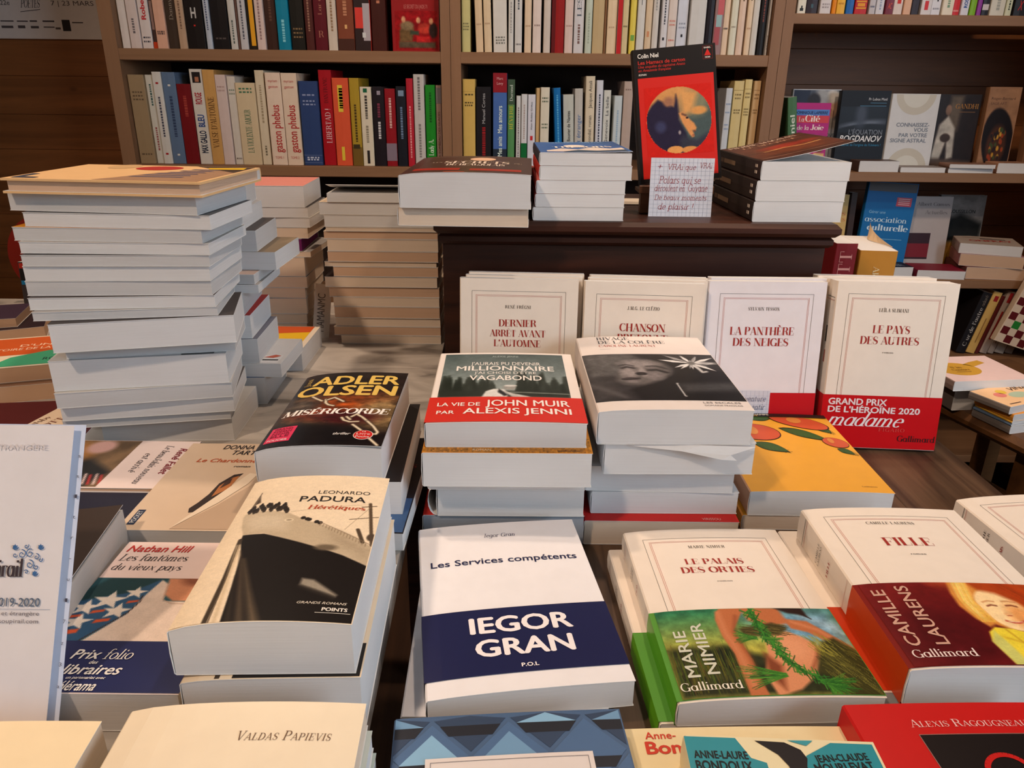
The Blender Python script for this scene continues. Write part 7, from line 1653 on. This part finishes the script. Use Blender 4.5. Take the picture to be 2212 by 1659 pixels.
# --- front right books
b, tx = flat_book('anne', 'novel', 'pale cream novel with red author name, under the teal one', .0355, paint((236, 218, 172), .5), pg=PG_CREAM, arch=.001)
lettering(b, tx, {}, (206, 60, 40))
b, tx = flat_book('bondoux', 'novel', 'teal and cream novel with a black wing, front right', .0235, paint((232, 218, 176), .45), pg=PG_CREAM)
b.poly([(.0, .179), (.03, .179), (.036, .165), (.044, .162), (.044, .154), (.036, .148), (.0, .148)], (44, 140, 152)); b.poly([(.068, .168), (.085, .178), (.109, .178), (.109, .15), (.066, .15), (.064, .158)], (44, 140, 152)); b.poly([(.001, .148), (.03, .148), (.02, .12), (.001, .11)], (44, 140, 152))
b.poly([(.041, .1775), (.058, .177), (.066, .172), (.068, .166), (.066, .16), (.069, .155), (.066, .146), (.072, .14), (.06, .135), (.055, .15), (.056, .16), (.052, .168)], (28, 24, 28), eps=.0003); b.poly([(.046, .156), (.05, .15), (.056, .148), (.05, .142)], (196, 40, 34), eps=.0004); b.poly([(.06, .1785), (.075, .179), (.07, .175)], (60, 150, 160), eps=.0004)
for s_, u, v, w_, c_, r_ in (('ANNE-LAURE', .0035, .1635, .031, .0052, 1), ('BONDOUX', .0035, .1555, .032, .0062, 1), ('JEAN-CLAUDE', .0725, .1635, .031, .0048, 6), ('MOURLEVAT', .0705, .1565, .034, .0055, 6)): b.text(s_, 'B', u, v, w_, c_, (24, 30, 34), 'author_name', rot=r_)
b, tx = flat_book('red', 'novel', 'bright red novel with a black panel, bottom right corner', .05, paint((196, 24, 22), .4), pg=PG_WHITE, arch=.001)
b.text('Alexis Ragougneau', 'sc', .0347, .1855, .0738, .0058, (236, 190, 184), 'author_name'); b.rect(.0365, .02, .128, .1795, (24, 16, 16)); b.frame(.036, .0195, .1285, .18, .0004, (150, 120, 110))
V = [(.077 + .012 * math.cos(a) * (1 + .02 * i), .15 + .014 * math.sin(a)) for i, a in enumerate(np.linspace(.2, 5.2, 24))]
Wd = []; 
for i in range(len(V) - 1):
    (x0, y0), (x1, y1) = V[i], V[i + 1]; nx, ny = -(y1 - y0), x1 - x0; l = math.hypot(nx, ny); wd_ = .0016
    Wd.append(([(x0 - nx / l * wd_, y0 - ny / l * wd_), (x1 - nx / l * wd_, y1 - ny / l * wd_), (x1 + nx / l * wd_, y1 + ny / l * wd_), (x0 + nx / l * wd_, y0 + ny / l * wd_)], (196, 30, 26)))
b.poly(Wd, None, 'emblem', eps=.0004)

# ================================================================== front of the marble table
b, tx = flat_book('padura', 'novel', 'cream ship novel, upper copy with black hull picture', .036, paint((236, 216, 186), .4), pg=PG_WHITE, dyaw=.03, group='ship novels', arch=.003, drop=.004)
c = Canvas(190, 314, (236, 216, 186), asp=.607).noise(4, .03, 2)
c.poly([(.076, .678), (.082, .699), (.18, .712), (.3, .7), (.39, .681), (.521, .623), (.65, .589), (.765, .555), (.882, .512), (1.01, .445), (1.01, .3), (.5, .47), (.286, .533), (.147, .535), (.11, .59)], (190, 172, 144), .008)
c.poly([(.09, .68), (.2, .695), (.36, .67), (.42, .56), (.2, .56), (.13, .6)], (206, 190, 164), .06).poly([(.7, .56), (.9, .48), (1, .43), (1, .36), (.75, .47)], (172, 154, 128), .06)
c.poly([(.147, .533), (.286, .53), (.497, .474), (.703, .42), (.838, .383), (1.01, .322), (1.01, -.01), (.29, -.01), (.25, .2), (.205, .39), (.15, .5)], (27, 23, 22), .006)
c.poly([(.37, -.01), (.42, -.01), (.26, .3), (.19, .42)], (74, 62, 50), .02).poly([(.45, -.01), (.5, -.01), (.36, .18), (.24, .36)], (104, 88, 68), .03).poly([(.31, -.01), (.35, -.01), (.24, .26)], (48, 41, 35), .015)
c.line([(.20, -.01), (.18, .254), (.147, .5)], .018, (66, 55, 44), .006).line([(.255, -.01), (.2, .253), (.155, .46)], .014, (214, 192, 158), .01).line([(.222, -.01), (.19, .25), (.152, .47)], .004, (90, 76, 60), .004)
c.poly([(.646, .195), (.648, .233), (.719, .225), (.878, .144), (.871, .134)], (150, 140, 124), .015).poly([(.65, .19), (.86, .13), (.74, .16)], (60, 54, 48), .03).ell(.41, .626, .03, .01, (232, 216, 186), .4).ell(.41, .626, .02, .006, (150, 134, 110), .5)
c.ell(.72, .43, .07, .02, (110, 96, 78), .7)
for i in range(17):
    x = .1 + .0165 * i; y = .722 + .02 * math.sin(i * 1.9) + .02 * math.sin(i * .2)
    c.ell(x, y, .017, .014, (40, 34, 30), .4).ell(x, y + .016, .009, .006, (50, 42, 36), .4).ell(x + .005, y - .012, .012, .012, (58, 49, 42), .5)
for x in (.5, .53, .545, .6, .625): c.ell(x, .632 - (x - .53) * .3, .017, .012, (44, 38, 34), .4)
c.line([(.1, .74), (.117, .873)], .004, (80, 66, 54), .004).poly([(.108, .765), (.118, .85), (.145, .786), (.125, .775)], (78, 64, 52), .008)
c.line([(1.0, .46), (.92, .767)], .014, (88, 72, 56), .005).line([(.871, .737), (.966, .752)], .006, (88, 72, 56), .004).line([(.813, .636), (1.0, .667)], .005, (100, 84, 66), .004).line([(.886, .565), (.939, .477)], .016, (80, 66, 52), .005).line([(.93, .74), (.8, .56)], .002, (150, 130, 104), .003).line([(.91, .76), (.4, .69)], .002, (170, 150, 122), .003).ell(.985, .515, .03, .025, (80, 66, 54), .4)
for i in range(16): c.line([(.63 + .022 * i, .603 - .0088 * i), (.63 + .022 * i, .583 - .0088 * i)], .003, (140, 120, 96), .003)
c.line([(.62, .61), (.99, .465)], .003, (130, 110, 88), .003)
b.art(c.noise(60, .04, 6).out(), .0006, .0006, .1074, .1774)
for s_, f_, u, v, w_, c_ in (('LEONARDO', 's', .0575, .1485, .039, .0048), ('PADURA', 'b', .0455, .137, .0495, .0078), ('Hérétiques', 'sb', .054, .126, .0425, .0055)): b.text(s_, f_, u, v, w_, c_, (176, 70, 40) if f_ == 'sb' else (34, 30, 30))
b.text('GRANDS ROMANS', 'bi', .072, .0165, .03, .0022, (206, 196, 180)); b.text('POINTS', 'B', .088, .0105, .0153, .003, (236, 230, 220)); b.rect(.0845, .0085, .1055, .0089, (220, 214, 204), eps=.0003)
d = DATA['flats']['padura']; x, y, zt, a = d['q']
b = Book('novel', 'cream ship novel, lower copy under the first', place(x + .003, y - .003, MT, .035), .108, .178, zt - .0364 - MT, paint((236, 216, 186), .4), PG_WHITE, group='ship novels', drop=.003)
b.rect(.031, .0008, .107, .03, (30, 26, 24)); b.rect(.0205, .0008, .0235, .03, (70, 58, 46), n=1)
b, tx = flat_book('miser', 'novel', 'black thriller with gold author letters and a broken chain', .033, paint((26, 20, 20), .25), pg=PG_WHITE, dyaw=.0, arch=.003, drop=.004, lift=.003)
c = Canvas(170, 275, (28, 23, 22), asp=.618).noise(4, .3, 5)
c.poly([(0, .26), (1, .24), (1, .62), (0, .63)], (92, 72, 50), .12).ell(.6, .52, .4, .14, (158, 72, 28), .95).ell(.3, .4, .22, .1, (112, 48, 28), .9).ell(.9, .4, .22, .2, (128, 104, 70), .8).ell(.15, .5, .15, .1, (84, 72, 62), .8).noise(16, .5, 7).noise(10, .6, 3, tint=(34, 24, 22)).ell(.62, .33, .26, .09, (64, 22, 24), .8)
c.poly([(0, 0), (1, 0), (1, .1), (.7, .2), (.3, .24), (0, .22)], (20, 17, 19), .1).noise(30, .3, 12)
CH = (202, 186, 156)
for P in ([(.209, .631), (.26, .595), (.32, .56)], [(.35, .58), (.365, .53), (.40, .5), (.45, .485)], [(.37, .575), (.42, .604), (.47, .575), (.52, .544)], [(.58, .325), (.61, .29), (.664, .27), (.735, .276)], [(.62, .335), (.66, .30)], [(.66, .335), (.694, .369), (.75, .335), (.812, .282)], [(.812, .282), (.88, .22), (.933, .153), (.925, .13), (.88, .13)], [(.702, .237), (.787, .173)], [(.882, .081), (.967, .007)]):
    c.line(P, .024, (60, 48, 42), .01).line(P, .015, CH, .008).line(P, .004, (232, 222, 200), .006)
b.art(c.out(), .0006, .0006, .1094, .1774, rough=.22)
GOLD = (222, 186, 92)
b.text('ADLER', 'B', .0145, .143, .0905, .0235, GOLD, 'author_name'); b.text('OLSEN', 'B', .0045, .1135, .1005, .025, GOLD, 'author_name'); b.text('Jussi', 's', .0115, .144, .021, .006, (176, 150, 84), 'author_name', rot=90)
b.text('MISÉRICORDE', 'ss', .0045, .0665, .1015, .0125, (240, 236, 230)); b.text('thriller', 'bi', .0635, .0205, .0155, .0046, (214, 210, 206))
b.poly([(.0045, .0105), (.027, .0115), (.027, .0425), (.0045, .0415)], (216, 50, 90), 'sticker', eps=.0003)
for i in range(4): b.text(['GRAND', 'ROMAN', 'NOIR', 'ELLE'][i], 'b', .0075, .036 - .0052 * i, .0165, .0042, (130, 20, 50), 'sticker_lettering', eps=.0005)
b.text('POLICIER', 'b', .0068, .0128, .018, .0035, (240, 220, 226), 'sticker_lettering', eps=.0005)
b.poly([(.0905 + .0088 * math.cos(a), .0208 + .0095 * math.sin(a)) for a in np.linspace(0, 2 * math.pi, 30)[:-1]], (230, 214, 206), 'badge', eps=.0003); b.poly([(.0905 + .0081 * math.cos(a), .0208 + .0088 * math.sin(a)) for a in np.linspace(0, 2 * math.pi, 30)[:-1]], (196, 30, 30), 'badge', eps=.0005)
b.text('Le', 's', .089, .0255, .003, .003, (240, 226, 220), 'badge_lettering', eps=.0007); b.text('Livre', 's', .0845, .0205, .012, .0036, (240, 226, 220), 'badge_lettering', eps=.0007); b.text('Poche', 's', .0845, .0148, .012, .0036, (240, 226, 220), 'badge_lettering', eps=.0007)
d = DATA['flats']['miser']; x, y, zt, a = d['q']
b = Book('novel', 'black-covered novel under the gold-lettered thriller', place(x + .018, y + .002, MT + .0172, .02), .1, .176, zt - .0334 - MT - .0174, (26, 22, 24), PG_WHITE)
b = Book('novel', 'dark book with blue lower cover at the marble edge', place(-.143, .655, MT, -.03), .108, .19, .0168, (34, 28, 34), PG_WHITE)
b.rect(.05, .002, .107, .06, (70, 104, 150)); b.text('S', 'g', .096, .12, .005, .008, (150, 40, 40)); b.rect(.07, .165, .09, .168, (150, 146, 146)); b.rect(.078, .14, .084, .152, (120, 116, 116))
b, tx = flat_book('tartt', 'novel', 'beige novel with a torn-paper bird picture', .0285, paint((214, 190, 164), .45), pg=PG_GREY)
hw, hh = .108, d['h']
b.poly([(.05, .028), (.06, .03), (.072, .06), (.07, .085), (.074, .1), (.066, .097), (.058, .08), (.056, .06), (.052, .045), (.048, .035)], (50, 36, 30)); b.poly([(.06, .055), (.07, .07), (.072, .095), (.066, .09), (.06, .075)], (176, 110, 60), eps=.0003); b.poly([(.062, .07), (.068, .08), (.067, .09), (.063, .084)], (70, 46, 36), eps=.0005)
b.poly([(.0445, .002), (.08, .1), (.088, .098), (.085, .08), (.07, .045)], (232, 214, 190), eps=.0004); b.poly([(.0445, .002), (.107, .002), (.107, .085), (.09, .08), (.07, .04)], (190, 164, 138), eps=.0003)
b.text('DONNA', 'bi', .036, .1505, .031, .0088, (40, 34, 34)); b.text('TARTT', 'bi', .049, .1385, .03, .0088, (40, 34, 34)); b.text('Le Chardonneret', 'bi', .02, .122, .072, .0072, (190, 90, 50)); b.text('roman', 'bi', .06, .112, .016, .0035, (60, 50, 50))
b.rect(.006, .008, .0125, .032, (26, 44, 76)); b.text('POCKET', 'b', .0115, .0105, .019, .0042, (206, 206, 206), 'imprint', rot=90, eps=.0004)
b, tx = flat_book('hill', 'novel', 'pink-topped novel with a tank top picture and navy prize band', .0295, paint((236, 214, 208), .4), pg=PG_GREY)
c = Canvas(108, 74, (40, 84, 96)).poly([(.1, 1), (.5, 1), (.3, .72), (0, .5), (0, .8)], (26, 60, 66), .05).poly([(0, 0), (0, .6), (.3, .75), (.45, .98), (.5, .6), (.3, .2), (.2, 0)], (44, 84, 120), .03)
for x, y, s_, col in ((.08, .5, .1, 0), (.2, .62, .12, 0), (.3, .45, .1, 0), (.1, .28, .1, 0), (.34, .75, .08, 0), (.18, .44, .07, 1), (.05, .36, .07, 1), (.25, .3, .08, 1), (.08, .12, .12, 1), (.36, .6, .06, 1)):
    if col: c.poly([(x - s_ * .6, y - s_ * .5), (x + s_ * .6, y), (x + s_ * .6, y + s_ * .5), (x - s_ * .5, y + s_ * .2)], (206, 84, 48), .02)
    else: c.poly([(x + s_ * (1 if k % 2 == 0 else .42) * math.cos(1.57 + k * .628), y + s_ * 1.3 * (1 if k % 2 == 0 else .42) * math.sin(1.57 + k * .628)) for k in range(10)], (226, 216, 206), .015)
c.poly([(.22, 0), (.38, .4), (.42, .75), (.46, .97), (.52, .9), (.56, .62), (.8, .6), (.88, .9), (.92, .6), (.86, 0)], (222, 204, 190), .02).poly([(.5, 1), (.54, .72), (.62, .62), (.76, .62), (.84, .74), (.9, 1)], (206, 140, 104), .03).ell(.7, .98, .1, .1, (140, 84, 60), .8).poly([(.9, .9), (1, 1), (1, .3), (.88, .5)], (60, 110, 140), .04).poly([(.93, .7), (1, .8), (1, .6)], (206, 84, 48), .02)
c.line([(.2, 0), (.38, .42), (.41, .6), (.4, .7)], .012, (60, 40, 36), .01).line([(.52, .92), (.55, .64), (.62, .58), (.8, .57), (.88, .9)], .012, (190, 160, 140), .01)
b.art(c.noise(10, .06, 4).out(), .0006, .046, .1074, .1155)
bp = b.band(.0006, .0462, (30, 38, 84))
b.text('Nathan Hill', 'bi', .005, .1495, .051, .0085, (190, 40, 34)); b.text('Les fantômes', 'si', .0045, .1375, .053, .0085, (40, 34, 40)); b.text('du vieux pays', 'si', .0045, .1255, .053, .008, (40, 34, 40))
for s_, f_, u, v, w_, c_ in (('Prix', 'bi', .0265, .0288, .0185, .0085), ('folio', 'si', .0475, .0288, .0183, .009), ('des', 'bi', .041, .0243, .0055, .003), ('libraires', 'bi', .0275, .0152, .0373, .0085), ('un partenariat avec', 'bi', .0335, .0112, .0244, .0022), ('Télérama', 'bi', .0285, .0015, .027, .008)): b.text(s_, f_, u, v, w_, c_, (226, 222, 216), 'band_lettering', eps=.001, parent=bp)
# --- other flat books at left
b = Book('novel', 'novel with a dark jacket and flowers picture, lying sideways', place(-.41, .66, MT, -math.pi / 2), .1, .178, .029, (232, 214, 208), PG_TAN)
c = Canvas(60, 70, (120, 96, 70)).noise(6, .3, 2).poly([(.5, 0), (1, 0), (1, .9), (.7, 1), (.4, .7)], (40, 40, 40), .08).ell(.3, .4, .3, .3, (190, 130, 70), .5).ell(.15, .7, .15, .12, (226, 180, 170), .5)
for i in range(10): c.line([(.75 + .02 * (i % 2), .55 + .045 * i), (.95, .6 + .045 * i)], .02, (196, 60, 60) if i % 2 else (226, 200, 196), .02)
b.art(c.out(), .002, .002, .098, .118); b.text('René Fallet', 'bi', .018, .164, .055, .008, (130, 40, 50)); b.text('Le beaujolais nouveau', 'si', .012, .148, .08, .0075, (50, 44, 50)); b.text('est arrivé', 'si', .03, .134, .04, .0075, (50, 44, 50))
b = Book('novel', 'navy novel with white border beside the leaflet', place(-.386, .578, MT, 0), .118, .068, .0255, (226, 222, 220), PG_GREY); b.rect(.003, .002, .114, .064, (34, 34, 52))
b = Book('novel', 'dark brown novel with grey page edges behind the leaflet', place(-.362, .468, MT, .12), .108, .13, .05, (58, 46, 40), PG_GREY, lift=.004)
b = Book('paperback', 'cream paperback at the bottom left corner', place(-.292, .222, MT, .05), .14, .2, .042, paint((238, 216, 176), .5), PG_CREAM, arch=.002)
# --- cream novel in small italic capitals and two copies below
b, tx = flat_book('papievis', 'novel', 'cream novel with brown italic author capitals, bottom left', .0165, paint((238, 222, 194), .5), pg=PG_CREAM, group='cream novels at the bottom left', arch=.003, drop=.003)
b.text('Valdas Papievis', 'sci', .068, .1725, .05, .0062, (110, 80, 56), 'author_name')
d = DATA['flats']['papievis']; x, y, zt, a = d['q']
Book('novel', 'bluish-edged novel directly under the cream italic one', place(x + .003, y - .003, MT + .0145, a), d['w'], d['h'], .0135, paint((206, 214, 206), .5), PG_WHITE, group='cream novels at the bottom left')
Book('novel', 'greenish-edged novel at the bottom of the bottom-left pile', place(x + .005, y - .006, MT, a), d['w'], d['h'], .0142, paint((190, 200, 190), .5), PG_WHITE, group='cream novels at the bottom left')
# --- folded leaflet standing at left
lf = empty('leaflet', Matrix.Translation((-.268, .333, Z(-.3735))) @ Matrix.Rotation(-.519, 4, 'X')); tag(lf, 'tall white folded publisher leaflet standing at the left edge', 'leaflet')
def sheet(name, x0, x1, y0, h, dy0, dy1, mat):
    v = [(x0, dy0, y0), (x1, dy1, y0), (x1, dy1, y0 + h), (x0, dy0, y0 + h), (x0, dy0 + .0004, y0), (x1, dy1 + .0004, y0), (x1, dy1 + .0004, y0 + h), (x0, dy0 + .0004, y0 + h)]
    return mesh_obj(name, v, [(0, 1, 2, 3), (7, 6, 5, 4), (0, 4, 5, 1), (2, 6, 7, 3), (1, 5, 6, 2), (0, 3, 7, 4)], mat, lf)
LW = paint((226, 220, 220), .7)
sheet('front_panel', -.13, -.0045, 0, .199, 0, -.002, LW); sheet('back_panel', -.13, 0, 0, .2, .002, .003, paint((206, 214, 232), .7))
def lft(s_, f_, xr, y, w_, c_, col, name='lettering', e=.0026):
    v, ff = glyphs(s_, f_); q = fit(v, w_, c_)
    return mesh_obj(name, [(xr - w_ + a, -e - d, y + b_) for a, b_, d in q], ff, paint(col, .6, .02), lf)
o_ = .0144
lft('le soupirail', 'D', -.0269, .0926 + o_, .043, .0105, (64, 54, 60)); lft('nouveautés 2019-2020', 'b', -.0147, .0753 + o_, .06, .0049, (96, 110, 130)); lft('littérature française et étrangère', 's', -.0146, .07 + o_, .06, .0024, (110, 106, 116)); lft('www.editionslesoupirail.com', 's', -.0146, .0655 + o_, .052, .0024, (110, 106, 116))
mesh_obj('rule', [(-.08, -.0026, .0735 + o_), (-.0082, -.0026, .0735 + o_), (-.0082, -.0026, .0737 + o_), (-.08, -.0026, .0737 + o_)], [(0, 1, 2, 3)], paint((120, 140, 170), .6, .02), lf)
lft('LITTÉRATURE ÉTRANGÈRE', 's', -.0193, .1693 + o_, .075, .0032, (204, 198, 200))
# blue scrollwork ornament
V, Fq = [], []
def scroll(cx, cy, r0, r1, a0, a1, wd_):
    P = [(cx + (r0 + (r1 - r0) * i / 16) * math.cos(a0 + (a1 - a0) * i / 16), cy + (r0 + (r1 - r0) * i / 16) * math.sin(a0 + (a1 - a0) * i / 16)) for i in range(17)]
    for i in range(16):
        (x0, y0), (x1, y1) = P[i], P[i + 1]; l = math.hypot(x1 - x0, y1 - y0) + 1e-9; nx, ny = -(y1 - y0) / l * wd_, (x1 - x0) / l * wd_
        k = len(V); V.extend([(x0 - nx, -.0027, y0 - ny), (x1 - nx, -.0027, y1 - ny), (x1 + nx, -.0027, y1 + ny), (x0 + nx, -.0027, y0 + ny)]); Fq.append((k, k + 1, k + 2, k + 3))
for (cx, cy, r0, r1, a0, a1) in ((-.0285, .106, .0004, .0028, 0, 8), (-.0235, .1065, .0004, .0028, 3.1, -5), (-.0232, .1, .0004, .0028, 0, 8), (-.0195, .1045, .0003, .002, 1, 8), (-.019, .0985, .0003, .0018, 3, -4), (-.0325, .1055, .0002, .0016, 0, 6), (-.0262, .1108, .0002, .0016, 0, 7), (-.0168, .1028, .0002, .0014, 0, 7), (-.0248, .0955, .0002, .0014, 2, 9), (-.033, .1102, .0004, .002, 0, 6.3), (-.0175, .1105, .0004, .002, 0, 6.3), (-.0195, .0948, .0004, .002, 0, 6.3)):
    scroll(cx, cy + o_, r0, r1, a0, a1, .00026)
for cx, cy in ((-.033, .1102), (-.0175, .1105), (-.0195, .0948)):
    k = len(V); V.extend([(cx + r_ * math.cos(a), -.0028, cy + o_ + r_ * math.sin(a)) for a, r_ in [(q * .524, .0019 if q % 2 else .001) for q in range(12)]]); Fq.append(tuple(range(k, k + 12)))
o = mesh_obj('ornament', V, Fq, paint((60, 104, 156), .6, .02), lf); o['kind'] = 'stuff'
for i in range(12): lft('ss1tr-u17z3a'[i], 's', -.0008, .165 + o_ - .0125 * i, .0014, .0022, (70, 70, 84), e=-.0018)
